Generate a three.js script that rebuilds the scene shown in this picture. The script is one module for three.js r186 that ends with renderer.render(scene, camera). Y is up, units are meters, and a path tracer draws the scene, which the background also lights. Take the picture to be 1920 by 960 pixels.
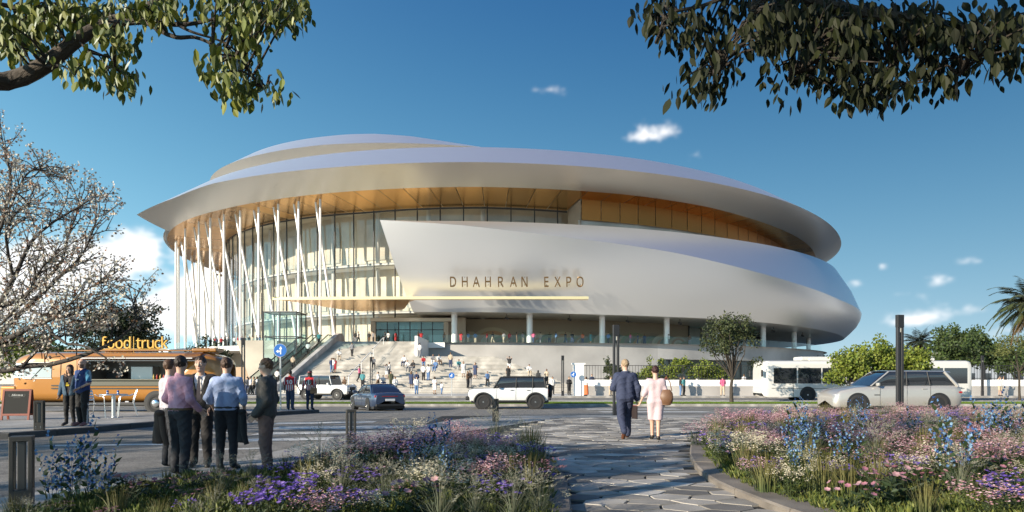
import * as THREE from 'three';
import { mergeVertices } from 'three/addons/utils/BufferGeometryUtils.js';
import { FontLoader } from 'three/addons/loaders/FontLoader.js';
import { TextGeometry } from 'three/addons/geometries/TextGeometry.js';
import { RoundedBoxGeometry } from 'three/addons/geometries/RoundedBoxGeometry.js';

// ---------- camera, sky, sun, exposure ----------
const scene = new THREE.Scene();
const EYE = 1.45, FOC = 1300, HOR = 705;            // metres, photo pixels
const camera = new THREE.PerspectiveCamera(2 * Math.atan(HOR / FOC) * 180 / Math.PI, 1920 / 1410, 0.1, 6000);
camera.position.set(0, EYE, 0);
camera.lookAt(0, EYE, -10);
camera.setViewOffset(1920, 1410, 0, 0, 1920, 960);   // lens shift: verticals stay vertical
const renderer = new THREE.WebGLRenderer({ antialias: true });
renderer.toneMapping = THREE.LinearToneMapping;
renderer.toneMappingExposure = 1.75;
renderer.shadowMap.enabled = true;
const SUN = new THREE.Vector3(-0.83, 0.345, 0.44).normalize();
const sun = new THREE.DirectionalLight(new THREE.Color().setRGB(1.0, 0.87, 0.69), 5);
sun.position.copy(SUN).multiplyScalar(300); sun.target.position.set(0, 0, -60);
sun.castShadow = true; sun.shadow.radius = 1; sun.shadow.mapSize.set(4096, 4096);
Object.assign(sun.shadow.camera, { left: -160, right: 160, top: 160, bottom: -160, near: 1, far: 700 });
scene.add(sun, sun.target);

// ---------- random, noise ----------
function rng(s) { return () => { s = (s + 0x6d2b79f5) | 0; let t = Math.imul(s ^ (s >>> 15), 1 | s); t = (t + Math.imul(t ^ (t >>> 7), 61 | t)) ^ t; return ((t ^ (t >>> 14)) >>> 0) / 4294967296; }; }
const hash2 = (x, y, s = 0) => { let h = Math.imul(x | 0, 374761393) + Math.imul(y | 0, 668265263) + Math.imul(s | 0, 974634777); h = Math.imul(h ^ (h >>> 13), 1274126177); return ((h ^ (h >>> 16)) >>> 0) / 4294967296; };
const sm = (t) => t * t * (3 - 2 * t);
const clamp = (x, a = 0, b = 1) => Math.min(b, Math.max(a, x));
const lerp = (a, b, t) => a + (b - a) * t;
const sstep = (a, b, x) => sm(clamp((x - a) / (b - a)));
function vnoise(x, y, s = 0, per = 0) {
  const xi = Math.floor(x), yi = Math.floor(y), u = sm(x - xi), v = sm(y - yi), w = (k) => per ? ((k % per) + per) % per : k;
  const a = hash2(w(xi), w(yi), s), b = hash2(w(xi + 1), w(yi), s), c = hash2(w(xi), w(yi + 1), s), d = hash2(w(xi + 1), w(yi + 1), s);
  return lerp(lerp(a, b, u), lerp(c, d, u), v);
}
function fbm(x, y, o = 4, s = 0, per = 0) { let r = 0, a = 0.5, n = 0; for (let i = 0; i < o; i++) { r += a * vnoise(x, y, s + i * 17, per); n += a; a *= 0.5; x *= 2; y *= 2; if (per) per *= 2; } return r / n; }
const tab = (t) => (x) => { if (x <= t[0][0]) return t[0][1]; for (let i = 1; i < t.length; i++) if (x <= t[i][0]) { const [a, p] = t[i - 1], [b, q] = t[i]; return lerp(p, q, (x - a) / (b - a)); } return t[t.length - 1][1]; };

// ---------- the sky: clear air with a few fair-weather clouds ----------
{
  const W = 2048, Hh = 1024, data = new Float32Array(W * Hh * 4);
  // clouds as [azimuth deg from view axis (right +), elevation deg, half width deg, half height deg, density]
  const deg = 180 / Math.PI, az = (x) => Math.atan((x - 960) / FOC) * deg, el = (x, y) => Math.atan((HOR - y) / FOC * Math.cos(Math.atan((x - 960) / FOC))) * deg;
  const C = [];
  const add = (x, y, w, h, k = 1) => C.push([az(x), el(x, y), w / 26, h / 24, k]);
  add(215, 490, 85, 46, 1.3); add(150, 498, 80, 40, 1.2); add(262, 460, 44, 30, 1.2); add(350, 470, 40, 20, .6); add(60, 470, 60, 26, .8); add(80, 520, 90, 40, 1); add(20, 560, 80, 60, 1);
  add(365, 560, 75, 60, 1.25); add(330, 600, 90, 50, 1.2); add(430, 600, 70, 60, 1.2); add(285, 575, 40, 20, .7); add(160, 590, 120, 30, .7); add(400, 520, 40, 36, 1);
  add(1228, 250, 48, 24, .74); add(1262, 242, 30, 14, .5); add(1195, 258, 34, 12, .45); add(1045, 170, 50, 16, .66); add(1010, 168, 40, 9, .4); add(1820, 492, 70, 9, .42); add(1480, 470, 60, 7, .3); add(1690, 556, 90, 10, .45); add(1880, 620, 90, 16, .6); add(60, 400, 90, 10, .35); add(1305, 290, 20, 10, .45); add(1655, 500, 12, 7, .7); add(1755, 527, 28, 18, .7);
  add(1735, 590, 62, 18, .8); add(1832, 581, 34, 12, .75); add(1600, 530, 20, 9, .6); add(1700, 606, 60, 10, .6); add(1120, 245, 14, 7, .3); add(1880, 500, 40, 9, .3);
  const R = rng(5);
  for (let i = 0; i < 46; i++) { const a = 40 + R() * 280, e = 3 + R() * R() * 40, w = 2 + R() * 6; for (let k = 0; k < 4; k++) C.push([(a + (R() - .5) * w * 2 > 180 ? a - 360 : a) + (R() - .5) * w, e + (R() - .3) * w * .4, w * (.4 + R() * .5), w * (.2 + R() * .25), .6 + R() * .6]); }
  const sunAz = Math.atan2(SUN.x, -SUN.z), acc = new Float32Array(W * Hh), colOf = (A) => ((((A - 90) / 360 + .5) % 1 + 1) % 1) * W;
  for (const [ca, ce, w, h, k] of C) {
    const c0 = Math.floor(colOf(ca) - w * 2.2 / 360 * W), c1 = Math.ceil(colOf(ca) + w * 2.2 / 360 * W), r0 = Math.max(0, Math.floor((ce - h * 2.2 + 90) / 180 * Hh)), r1 = Math.min(Hh - 1, Math.ceil((ce + h * 2.2 + 90) / 180 * Hh));
    for (let r = r0; r <= r1; r++) for (let cc = c0; cc <= c1; cc++) {
      const c = ((cc % W) + W) % W, A = ((c + .5) / W - .5) * 360 + 90, E = ((r + .5) / Hh - .5) * 180; let da = A - ca; da -= Math.round(da / 360) * 360;
      const dy = (E - ce) / h, q = Math.exp(-((da / w) ** 2) * 1.4 - (dy < 0 ? dy * dy * 2.2 : dy * dy * 1.3)) * k; acc[r * W + c] += q;
    }
  }
  for (let r = 0; r < Hh; r++) {
    const up = ((r + .5) / Hh - .5) * Math.PI, y = Math.sin(up), E = up * deg, cu = Math.cos(up);
    const t = 1 - Math.exp(-Math.pow(Math.max(0, y), 1.25) * 3.9), base = [.68 * Math.pow(1 - Math.pow(t, .52), 1.5) + .004, .78 * (1 - Math.pow(t, .65)) + .026, lerp(.84, .215, Math.pow(t, .9))].map((v) => v * .87);
    for (let c = 0; c < W; c++) {
      const ro = ((c + .5) / W - .5) * 2 * Math.PI, x = Math.cos(ro) * cu, z = Math.sin(ro) * cu;
      let A = ro * deg + 90; if (A > 180) A -= 360;
      const cs = x * SUN.x + y * SUN.y + z * SUN.z, side = 0.5 + 0.5 * Math.cos(A / deg - sunAz), gl = Math.pow(0.5 + 0.5 * cs, 7), b = .62 + side * .42 + gl * 1.3, wh = side * side * (1 - t * .55);
      let col = [base[0] * b + gl * .11 + wh * .135, base[1] * b + gl * .15 + wh * .24, base[2] * (b * .92 + .06) + gl * .12 + wh * .19];
      if (y < 0) { const k = Math.exp(y * 30); col = [lerp(.20, col[0], k), lerp(.19, col[1], k), lerp(.17, col[2], k)]; }
      const m = acc[r * W + c];
      if (m > .02 && y > 0) {
        const n = fbm(A * .75 + 400, E * 1.5, 5, 3) * .75 + fbm(A * 2.6 + 900, E * 4.6, 4, 9) * .38;
        const a = sstep(.34, 1.12, m * .95 + (n - .55) * 1.3) * sstep(0, 2.5, E) * .9, L = lerp(.60, .82, clamp(n * 1.3 - .2));
        col = [lerp(col[0], L * 1.0, a), lerp(col[1], L * .985, a), lerp(col[2], L * .98, a)];
      }
      const o = (r * W + c) * 4; data[o] = col[0]; data[o + 1] = col[1]; data[o + 2] = col[2]; data[o + 3] = 1;
    }
  }
  const t = new THREE.DataTexture(data, W, Hh, THREE.RGBAFormat, THREE.FloatType);
  t.mapping = THREE.EquirectangularReflectionMapping; t.magFilter = t.minFilter = THREE.LinearFilter; t.needsUpdate = true;
  scene.background = t; scene.environment = t;
}

// ---------- helpers ----------
const V = (x, y, z) => new THREE.Vector3(x, y, z);
const P = (X, d, h) => V(X, h, -d);                                   // lateral, depth ahead of the camera, height
const gy = (d) => -0.45 * sstep(22, 42, d);                            // the ground falls gently towards the avenue
const ray = (x, y, d) => P((x - 960) / FOC * d, d, EYE + (HOR - y) / FOC * d);
function depthOf(y, raise = 0) { let d = 20; for (let i = 0; i < 60; i++) d = lerp(d, FOC * (EYE - gy(d) - raise) / (y - HOR), .5); return d; }
const ground = (x, y, raise = 0) => { const d = depthOf(y, raise); return P((x - 960) / FOC * d, d, gy(d) + raise); };
const lin = (r, g, b) => new THREE.Color().setRGB(r, g, b);
const hex = (s) => new THREE.Color(s);
const names = new Map();
function numbered(n) { const k = names.get(n) ?? 0; names.set(n, k + 1); return k ? n + '_' + String(k).padStart(3, '0') : n; }
function finish(o) { o.castShadow = o.receiveShadow = true; return o; }
class MB {
  constructor() { this.p = []; this.n = []; this.u = []; this.c = null; this.i = []; }
  geo(g, m, color) {
    if (m) { g = g.clone(); g.applyMatrix4(m); }
    const o = this.p.length / 3, a = g.attributes, P_ = a.position, N = a.normal, U = a.uv;
    for (let k = 0; k < P_.count; k++) { this.p.push(P_.getX(k), P_.getY(k), P_.getZ(k)); this.n.push(N.getX(k), N.getY(k), N.getZ(k)); if (U) this.u.push(U.getX(k), U.getY(k)); else this.u.push(0, 0); }
    if (color || this.c) { this.c ??= new Array(o * 3).fill(1); for (let k = 0; k < P_.count; k++) if (a.color && !color) this.c.push(a.color.getX(k), a.color.getY(k), a.color.getZ(k)); else this.c.push(color ? color.r : 1, color ? color.g : 1, color ? color.b : 1); }
    if (g.index) for (let k = 0; k < g.index.count; k++) this.i.push(g.index.getX(k) + o); else for (let k = 0; k < P_.count; k++) this.i.push(o + k);
    return this;
  }
  box(x, y, z, w, h, d, rot, color) { const m = new THREE.Matrix4(); if (rot) m.makeRotationFromEuler(new THREE.Euler(...rot)); m.setPosition(x, y, z); return this.geo(new THREE.BoxGeometry(w, h, d), m, color); }
  rbox(x, y, z, w, h, d, r = .02, rot, color, seg = 2) { const m = new THREE.Matrix4(); if (rot) m.makeRotationFromEuler(new THREE.Euler(...rot)); m.setPosition(x, y, z); return this.geo(new RoundedBoxGeometry(w, h, d, seg, Math.min(r, w / 2.01, h / 2.01, d / 2.01)), m, color); }
  cyl(p, q, r1, r2 = r1, seg = 10, color, open = false) {
    const v = q.clone().sub(p), L = v.length(), g = new THREE.CylinderGeometry(r2, r1, L, seg, 1, open);
    const m = new THREE.Matrix4().makeRotationFromQuaternion(new THREE.Quaternion().setFromUnitVectors(V(0, 1, 0), v.normalize())); m.setPosition(p.clone().add(q).multiplyScalar(.5));
    return this.geo(g, m, color);
  }
  ball(c, rx, ry = rx, rz = rx, seg = 12, color, rot) { const m = new THREE.Matrix4(); if (rot) m.makeRotationFromEuler(new THREE.Euler(...rot)); m.scale(V(rx, ry, rz)); m.setPosition(c); const g = new THREE.SphereGeometry(1, seg, Math.max(6, seg * .7 | 0)); g.applyMatrix4(m); return this.geo(g, null, color); }
  tube(pts, rad, seg = 7, color) {                                      // pts: Vector3[], rad: number | number[]
    const n = pts.length, pos = [], nor = [], uv = [], idx = []; let up = V(.13, .97, .21), dist = 0;
    for (let k = 0; k < n; k++) {
      const t = pts[Math.min(k + 1, n - 1)].clone().sub(pts[Math.max(k - 1, 0)]).normalize(), a = up.clone().addScaledVector(t, -up.dot(t)).normalize(), b = t.clone().cross(a), r = Array.isArray(rad) ? rad[k] : rad; up = a;
      if (k) dist += pts[k].distanceTo(pts[k - 1]);
      for (let s = 0; s <= seg; s++) { const w = s / seg * Math.PI * 2, d = a.clone().multiplyScalar(Math.cos(w)).addScaledVector(b, Math.sin(w)); pos.push(pts[k].x + d.x * r, pts[k].y + d.y * r, pts[k].z + d.z * r); nor.push(d.x, d.y, d.z); uv.push(s / seg, dist); }
    }
    for (let k = 0; k < n - 1; k++) for (let s = 0; s < seg; s++) { const a = k * (seg + 1) + s, b = a + seg + 1; idx.push(a, a + 1, b, b, a + 1, b + 1); }
    const g = new THREE.BufferGeometry(); g.setAttribute('position', new THREE.Float32BufferAttribute(pos, 3)); g.setAttribute('normal', new THREE.Float32BufferAttribute(nor, 3)); g.setAttribute('uv', new THREE.Float32BufferAttribute(uv, 2)); g.setIndex(idx);
    return this.geo(g, null, color);
  }
  quad(a, b, c, d, color) {
    const n = b.clone().sub(a).cross(d.clone().sub(a)).normalize(), o = this.p.length / 3;
    const g = new THREE.BufferGeometry(); g.setAttribute('position', new THREE.Float32BufferAttribute([a, b, c, d].flatMap((v) => [v.x, v.y, v.z]), 3)); g.setAttribute('normal', new THREE.Float32BufferAttribute([n, n, n, n].flatMap((v) => [v.x, v.y, v.z]), 3));
    g.setAttribute('uv', new THREE.Float32BufferAttribute([0, 0, 1, 0, 1, 1, 0, 1], 2)); g.setIndex([0, 1, 2, 0, 2, 3]); return this.geo(g, null, color);
  }
  // loft rows of points (arrays of equal length) to a smooth surface
  loft(rows, color, closeU = false) {
    const m = rows[0].length, pos = [], uv = [], idx = []; let v = 0;
    rows.forEach((r, k) => { if (k) v += r[m >> 1].distanceTo(rows[k - 1][m >> 1]); let u = 0; r.forEach((p, j) => { if (j) u += p.distanceTo(r[j - 1]); pos.push(p.x, p.y, p.z); uv.push(u, v); }); });
    for (let k = 0; k < rows.length - 1; k++) for (let j = 0; j < m - 1; j++) { const a = k * m + j, b = a + m; idx.push(a, a + 1, b, b, a + 1, b + 1); }
    const g = new THREE.BufferGeometry(); g.setAttribute('position', new THREE.Float32BufferAttribute(pos, 3)); g.setAttribute('uv', new THREE.Float32BufferAttribute(uv, 2)); g.setIndex(idx); g.computeVertexNormals();
    if (closeU) { const N = g.attributes.normal; for (let k = 0; k < rows.length; k++) { const a = k * m, b = a + m - 1, q = V(N.getX(a) + N.getX(b), N.getY(a) + N.getY(b), N.getZ(a) + N.getZ(b)).normalize(); N.setXYZ(a, q.x, q.y, q.z); N.setXYZ(b, q.x, q.y, q.z); } }
    return this.geo(g, null, color);
  }
  // flat polygon outline [[x,y]..] extruded by depth, then moved by matrix
  extrude(outline, depth, m, bevel = 0, color, holes, steps = 6) {
    const s = new THREE.Shape(outline.map(([x, y]) => new THREE.Vector2(x, y))); if (holes) for (const h of holes) s.holes.push(new THREE.Path(h.map(([x, y]) => new THREE.Vector2(x, y))));
    return this.geo(new THREE.ExtrudeGeometry(s, { depth, bevelEnabled: bevel > 0, bevelSize: bevel, bevelThickness: bevel, bevelSegments: 2, curveSegments: steps }), m, color);
  }
  lathe(profile, seg, m, color) { return this.geo(new THREE.LatheGeometry(profile.map(([r, y]) => new THREE.Vector2(r, y)), seg), m, color); }
  geometry() {
    const g = new THREE.BufferGeometry(); g.setAttribute('position', new THREE.Float32BufferAttribute(this.p, 3)); g.setAttribute('normal', new THREE.Float32BufferAttribute(this.n, 3)); g.setAttribute('uv', new THREE.Float32BufferAttribute(this.u, 2));
    if (this.c) g.setAttribute('color', new THREE.Float32BufferAttribute(this.c, 3)); g.setIndex(this.i); return g;
  }
  worldUV(s = 1) { for (let k = 0; k < this.p.length / 3; k++) { const x = this.p[k * 3], y = this.p[k * 3 + 1], z = this.p[k * 3 + 2], ax = Math.abs(this.n[k * 3]), ay = Math.abs(this.n[k * 3 + 1]), az = Math.abs(this.n[k * 3 + 2]); const [u, v] = ay > ax && ay > az ? [x, z] : ax > az ? [z, y] : [x, y]; this.u[k * 2] = u * s; this.u[k * 2 + 1] = v * s; } return this; }
  build(name, mat, parent = scene) { const o = finish(new THREE.Mesh(this.geometry(), mat)); o.name = parent === scene ? numbered(name) : name; parent.add(o); return o; }
}
function tag(o, label, category, group, kind) { o.userData = { label, category }; if (group) o.userData.group = group; if (kind) o.userData.kind = kind; return o; }
function struct(o, label) { o.userData = { kind: 'structure' }; if (label) o.userData.label = label; return o; }
function thing(name, label, category, pos = V(0, 0, 0), turn = 0, group) { const o = new THREE.Group(); o.name = numbered(name); scene.add(o); o.position.copy(pos); o.rotation.y = turn; return tag(o, label, category, group); }
function part(parent, name, geo, mat) { const o = finish(new THREE.Mesh(geo, mat)); o.name = name; parent.add(o); return o; }
function copyOf(o, pos, turn, label, group) { const c = o.clone(); c.name = numbered(o.name.replace(/_\d\d\d$/, '')); scene.add(c); if (pos) c.position.copy(pos); if (turn !== undefined) c.rotation.y = turn; c.userData = { ...o.userData }; if (label) c.userData.label = label; if (group) c.userData.group = group; return c; }

// ---------- shared textures and materials ----------
function noiseTex(size, fn, srgb = true) {
  const d = new Uint8Array(size * size * 4);
  for (let y = 0; y < size; y++) for (let x = 0; x < size; x++) { const v = fn(x / size, y / size), o = (y * size + x) * 4; for (let k = 0; k < 3; k++) d[o + k] = clamp(Array.isArray(v) ? v[k] : v) * 255; d[o + 3] = 255; }
  const t = new THREE.DataTexture(d, size, size); t.wrapS = t.wrapT = THREE.RepeatWrapping; t.magFilter = t.minFilter = THREE.LinearFilter; if (srgb) t.colorSpace = THREE.SRGBColorSpace; t.needsUpdate = true; return t;
}
const rep = (t, s) => { const c = t.clone(); c.repeat.set(s, s); c.needsUpdate = true; return c; };
const texAsphalt = noiseTex(512, (x, y) => { const a = fbm(x * 6, y * 6, 3, 1, 6), g = hash2(x * 512, y * 512, 3), g2 = vnoise(x * 128, y * 128, 8, 128); return .72 + (a - .5) * .28 + (g - .5) * .22 + (g2 - .5) * .26; });
const texGrit = noiseTex(512, (x, y) => .5 + (hash2(x * 512, y * 512, 5) - .5) * .6 + (vnoise(x * 160, y * 160, 2, 160) - .5) * .6, false);
const texStone = noiseTex(512, (x, y) => { const a = fbm(x * 4, y * 4, 5, 21, 4), g = hash2(x * 512, y * 512, 7); return .8 + (a - .5) * .34 + (g - .5) * .1; });
const texCloud = noiseTex(256, (x, y) => .84 + (fbm(x * 3, y * 3, 5, 33, 3) - .5) * .32);
const texBump = noiseTex(256, (x, y) => fbm(x * 8, y * 8, 4, 41, 8), false);
const std = (c, rough = .8, o = {}) => new THREE.MeshStandardMaterial({ color: c, roughness: rough, ...o });
const M = {
  asphalt: std(lin(.37, .345, .31), .9, { map: rep(texAsphalt, .45), bumpMap: rep(texGrit, 1.1), bumpScale: .006 }),
  concrete: std(lin(.50, .475, .44), .85, { map: rep(texStone, .35), bumpMap: rep(texGrit, .8), bumpScale: .004 }),
  paleStone: std(lin(.80, .77, .71), .75, { map: rep(texStone, .3) }),
  kerb: std(lin(.46, .44, .41), .85, { map: rep(texStone, .6), bumpMap: rep(texGrit, .9), bumpScale: .004 }),
  darkKerb: std(lin(.10, .10, .10), .8, { map: rep(texStone, .6), bumpMap: rep(texGrit, .9), bumpScale: .004 }),
  paint: std(lin(.98, .97, .93), .7, { map: rep(texAsphalt, .9) }),
  shell: new THREE.MeshPhysicalMaterial({ color: lin(.80, .805, .81), roughness: .37, metalness: .82 }),
  soffit: new THREE.MeshPhysicalMaterial({ color: lin(.70, .67, .63), roughness: .34, metalness: .75 }),
  gold: new THREE.MeshPhysicalMaterial({ color: lin(.76, .41, .125), roughness: .24, metalness: .92 }),
  bronze: new THREE.MeshPhysicalMaterial({ color: lin(.34, .145, .038), roughness: .3, metalness: .85 }),
  paleGold: new THREE.MeshPhysicalMaterial({ color: lin(.85, .70, .40), roughness: .35, metalness: .6 }),
  white: std(lin(.80, .79, .77), .55), offWhite: std(lin(.72, .69, .64), .7, { map: rep(texCloud, .12) }),
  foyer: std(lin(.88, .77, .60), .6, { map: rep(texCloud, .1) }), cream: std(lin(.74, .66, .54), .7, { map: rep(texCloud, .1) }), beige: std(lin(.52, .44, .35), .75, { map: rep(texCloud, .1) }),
  greyWall: std(lin(.56, .54, .52), .65, { map: rep(texCloud, .08) }),
  shadedTier: std(lin(.46, .43, .38), .6, { metalness: .3 }), darkCeil: std(lin(.30, .29, .28), .5), black: std(lin(.02, .02, .021), .5), dark: std(lin(.045, .045, .048), .45, { metalness: .4 }),  // upper-tier metal: soffit finish with its shade put into a darker, duller colour
  glass: new THREE.MeshPhysicalMaterial({ color: lin(.93, .96, .96), roughness: .02, transmission: 1, thickness: 0, ior: 1.5 }),
  tealGlass: new THREE.MeshPhysicalMaterial({ color: lin(.82, .93, .925), roughness: .03, transmission: 1, thickness: 0, ior: 1.5 }),
  darkGlass: new THREE.MeshPhysicalMaterial({ color: lin(.02, .024, .03), roughness: .06, metalness: 0, ior: 1.6, clearcoat: 1, clearcoatRoughness: .03 }),
  steel: std(lin(.62, .62, .62), .3, { metalness: .9 }), columnWhite: std(lin(.80, .79, .78), .35, { metalness: .15 }),
};
// =====================================================================
// THE EXHIBITION HALL
// =====================================================================
const CX = -4.2, CZ = 172;
const ringP = (a, b, phi, h) => P(CX + a * Math.sin(phi / 57.29578), CZ - b * Math.cos(phi / 57.29578), h);
const ringRow = (a, b, hf, p0, p1, n) => Array.from({ length: n + 1 }, (_, k) => { const f = lerp(p0, p1, k / n); return ringP(a, b, f, typeof hf === 'function' ? hf(f) : hf); });
function phiAt(x, a, b) { const u = (x - 960) / FOC, A = u * u / a ** 2 + 1 / b ** 2, Bq = -2 * (u * CX / a ** 2 + CZ / b ** 2), C = CX * CX / a ** 2 + CZ * CZ / b ** 2 - 1, d = (-Bq - Math.sqrt(Math.max(0, Bq * Bq - 4 * A * C))) / (2 * A); return Math.atan2((u * d - CX) / a, (CZ - d) / b) * 57.29578; }
const PLAZA = 6.15;
const hCrease = tab([[-180, 28.4], [-110, 29.6], [-58, 30.3], [-32, 30.05], [-14, 29.65], [0, 29.52], [13, 29.3], [25, 29.0], [38, 28.55], [48, 28.05], [61, 27.4], [100, 27.2], [180, 28.4]]);
const hTop = tab([[-180, 33], [-62, 34.6], [-40, 34.4], [-20, 34.15], [0, 33.8], [20, 33.4], [38, 32.85], [55, 32.4], [100, 32], [180, 33]]);
const hGold = tab([[-180, 27.5], [-70, 29.0], [-48, 28.7], [-36, 28.4], [-14, 28.25], [0, 28.17], [17, 27.9], [28, 27.5], [37, 26.9], [45, 26.45], [61, 25.7], [100, 25.4], [180, 27.5]]);
const hGoldIn = tab([[-180, 27], [-60, 28.6], [-38, 27.95], [-18, 27.35], [0, 27.35], [14, 27.0], [180, 27]]);
const bTop = tab([[-12, 22.5], [0, 22.2], [10, 22.0], [30, 21.7], [60, 21.6], [200, 21.5]]);
const bCrease = tab([[-12, 22.3], [-8.6, 21.85], [-1.8, 21.05], [3, 20.3], [9.7, 19.4], [14, 18.9], [19, 18.25], [24, 17.4], [29, 16.55], [36, 15.5], [47, 14.1], [59, 13.5], [90, 13.2], [200, 13.2]]);
const bBot = tab([[-12, 10.4], [0, 10.3], [13, 10.1], [26, 10.0], [36, 9.8], [44, 9.55], [61, 9.05], [120, 9], [200, 9]]);
const hall = thing('exhibition_hall', 'large round exhibition hall with sweeping silver roof, gold soffit and DHAHRAN EXPO lettering', 'building');
{
  const N = 240, full = (a, b, h) => ringRow(a, b, h, -180, 180, N);
  // the roof edge runs out to a sharp blade on the left: past the tip the overhang dies away
  const out_ = (f) => f > -40 ? 1 : f >= -49.6 ? lerp(1.36, 1, (f + 49.5) / 9.5) : clamp((f + 57) / 7.5) * 1.36, hRim = tab([[-180, 28.4], [-57, 28.85], [-49.5, 28.85], [-41, 29.6], [-32, 30.05]]), rim = (t, up = 0) => Array.from({ length: N + 1 }, (_, k) => { const f = lerp(-180, 180, k / N), q = out_(f) * t, hc = f < -32 ? (f < -49.6 ? lerp(hGold(f) + .05, hRim(f), clamp(out_(f) / 1.36)) : hRim(f)) : hCrease(f); return up ? ringP(lerp(72.6 + 4.2 * out_(f), 70, up), lerp(74 + 7 * out_(f), 74, up), f, lerp(hc, hTop(f), up)) : ringP(72.6 + 4.2 * q, 74 + 7 * q, f, lerp(hGold(f), hc, t === 1 ? 1 : .42)); });
  // main roof: dome, fascia, grey soffit
  const dome = new MB().loft([full(70, 74, hTop), full(60, 64, (f) => hTop(f) + 1.0), full(40, 42, 36.2), full(15, 16, 37), full(.5, .5, 37.2)], null, true).build('main_roof', M.shell, hall);
  new MB().loft([rim(1), rim(.5, .5), full(70, 74, hTop)], null, true).build('fascia', M.shell, dome);
  new MB().loft([full(72.6, 74, hGold), rim(.5), rim(1)], null, true).build('soffit', M.soffit, dome);
  // upper roof disc
  const uC = tab([[-180, 35.5], [-110, 40.5], [-60, 41.6], [-35, 39.75], [-24, 39.0], [-15.7, 38.25], [-8, 37.5], [-3, 37.0], [5, 36.2], [30, 34.6], [90, 34], [180, 35.5]]);
  const uT = tab([[-180, 37], [-110, 43.6], [-66, 44.6], [-50, 44.2], [-33, 42.95], [-23, 42.15], [-18, 41.6], [-12, 40.65], [-5, 39.2], [0, 38.3], [15, 36.8], [40, 35.4], [100, 35], [180, 37]]);
  const up = new MB().loft([full(60, 60, uT), full(45, 45, (f) => lerp(uT(f), 40, .3) + .6), full(20, 20, 40.4), full(.5, .5, 40.5)], null, true).build('upper_roof', M.shell, hall);
  new MB().loft([full(65, 65, uC), full(60, 60, uT)], null, true).build('fascia', M.shell, up);
  new MB().loft([full(57, 57, (f) => Math.min(uC(f) - .6, 37.2)), full(65, 65, uC)], null, true).build('soffit', M.shadedTier, up);  // same finish as the main soffit, shade painted in by the darker colour
  new MB().loft([full(57, 57, 33.5), full(57, 57, (f) => Math.min(uC(f) - .6, 37.2))], null, true).build('roof_drum', M.shadedTier, up);  // drum takes the same darkened colour, standing for shade under the tier
  // gold soffit in radial panels
  const gs = new THREE.Group(); gs.name = 'gold_soffit'; hall.add(gs);
  const goldMats = [0, 1, 2, 3].map((k) => { const m = M.gold.clone(); m.roughness = .2 + k * .035; m.color.multiplyScalar(.9 + k * .04); return m; });
  const bronzeMats = [0, 1, 2, 3].map((k) => { const m = M.bronze.clone(); m.roughness = .28 + k * .04; m.color.multiplyScalar(.85 + k * .1); return m; });
  const inA = (f) => f < 12.2 ? 61 : 68, inB = (f) => f < 12.2 ? 66 : 71;
  const sof = (p0, p1, gap) => { const mb = new MB(), n = Math.max(2, Math.round((p1 - p0) / 1.5)); const g0 = p0 + gap, g1 = p1 - gap; const rows = [0, .25, .5, .75, 1].map((t) => Array.from({ length: n + 1 }, (_, k) => { const f = lerp(g0, g1, k / n); return ringP(lerp(inA((p0 + p1) / 2), 72.6, t), lerp(inB((p0 + p1) / 2), 74, t), f, lerp((p0 + p1) / 2 < 12.2 ? hGoldIn(f) : hGold(f) - .35, hGold(f), t)); })); return mb.loft(rows); };
  for (let f = -93; f < 87; f += 3) sof(f, f + 3, .035).build('soffit_panel', goldMats[Math.floor(hash2(f, 3) * 4)], gs);
  sof(87, 267, 0).build('rear_soffit', M.gold, gs);
  // black backing above the soffit so the joints read dark
  new MB().loft([ringRow(58, 62, (f) => hGold(f) + .9, -180, 180, 120), ringRow(73.2, 75, (f) => hGold(f) + .25, -180, 180, 120)]).build('soffit_backing', M.greyWall, gs);
  // white outer shell ("bowl")
  const s0 = (t) => lerp(-9.4, -7.0, t), E1 = 200, nb = 150, rowS = (a, b, h, t) => Array.from({ length: nb + 1 }, (_, k) => { const f = lerp(s0(t), E1, Math.pow(k / nb, 1.25)); return ringP(a, b, f, typeof h === 'function' ? h(f) : h); });
  const mid = (t) => (f) => lerp(bBot(f), bCrease(f), t);
  const shell = new MB().loft([rowS(78.6, 76, bBot, 1), rowS(79.6, 78.0, mid(.25), .75), rowS(80.45, 79.8, mid(.5), .5), rowS(80.95, 81.2, mid(.78), .25), rowS(81, 82, bCrease, .02)]).build('outer_shell', M.shell, hall);
  new MB().loft([rowS(81, 82, bCrease, .02), rowS(79.2, 80.8, (f) => lerp(bCrease(f), bTop(f), .5), 0), rowS(76.5, 79, bTop, 0)]).build('shell_rim', M.shell, shell);
  new MB().loft([rowS(76.5, 79, bTop, 0), rowS(75.2, 77.6, (f) => bTop(f) - .05, 0), rowS(75.2, 77.6, (f) => bTop(f) - 3, .1)]).build('parapet', M.white, shell);
  { const f = (t) => s0(t), mb = new MB(); const O = [ringP(78.6, 76, f(1), bBot(-7)), ringP(79.6, 78, f(.75), mid(.25)(-8)), ringP(80.45, 79.8, f(.5), mid(.5)(-8)), ringP(80.95, 81.2, f(.25), mid(.78)(-9)), ringP(81, 82, f(.02), bCrease(-9.3)), ringP(76.5, 79, f(0), bTop(-9.4))], I = [1, .75, .5, .25, .02, 0].map((t, k) => ringP(73.5, 74.4, f(t), O[k].y)); mb.loft([O, I]); mb.build('shell_edge', M.shell, shell); }
  // dark soffit beneath the shell
  new MB().loft([ringRow(78.6, 76, bBot, -7, 200, 120), ringRow(70, 70, (f) => bBot(f) + .15, -8, 200, 120), ringRow(61, 61, (f) => bBot(f) + .3, -10, 200, 120)]).build('underside', M.soffit, shell);
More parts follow.
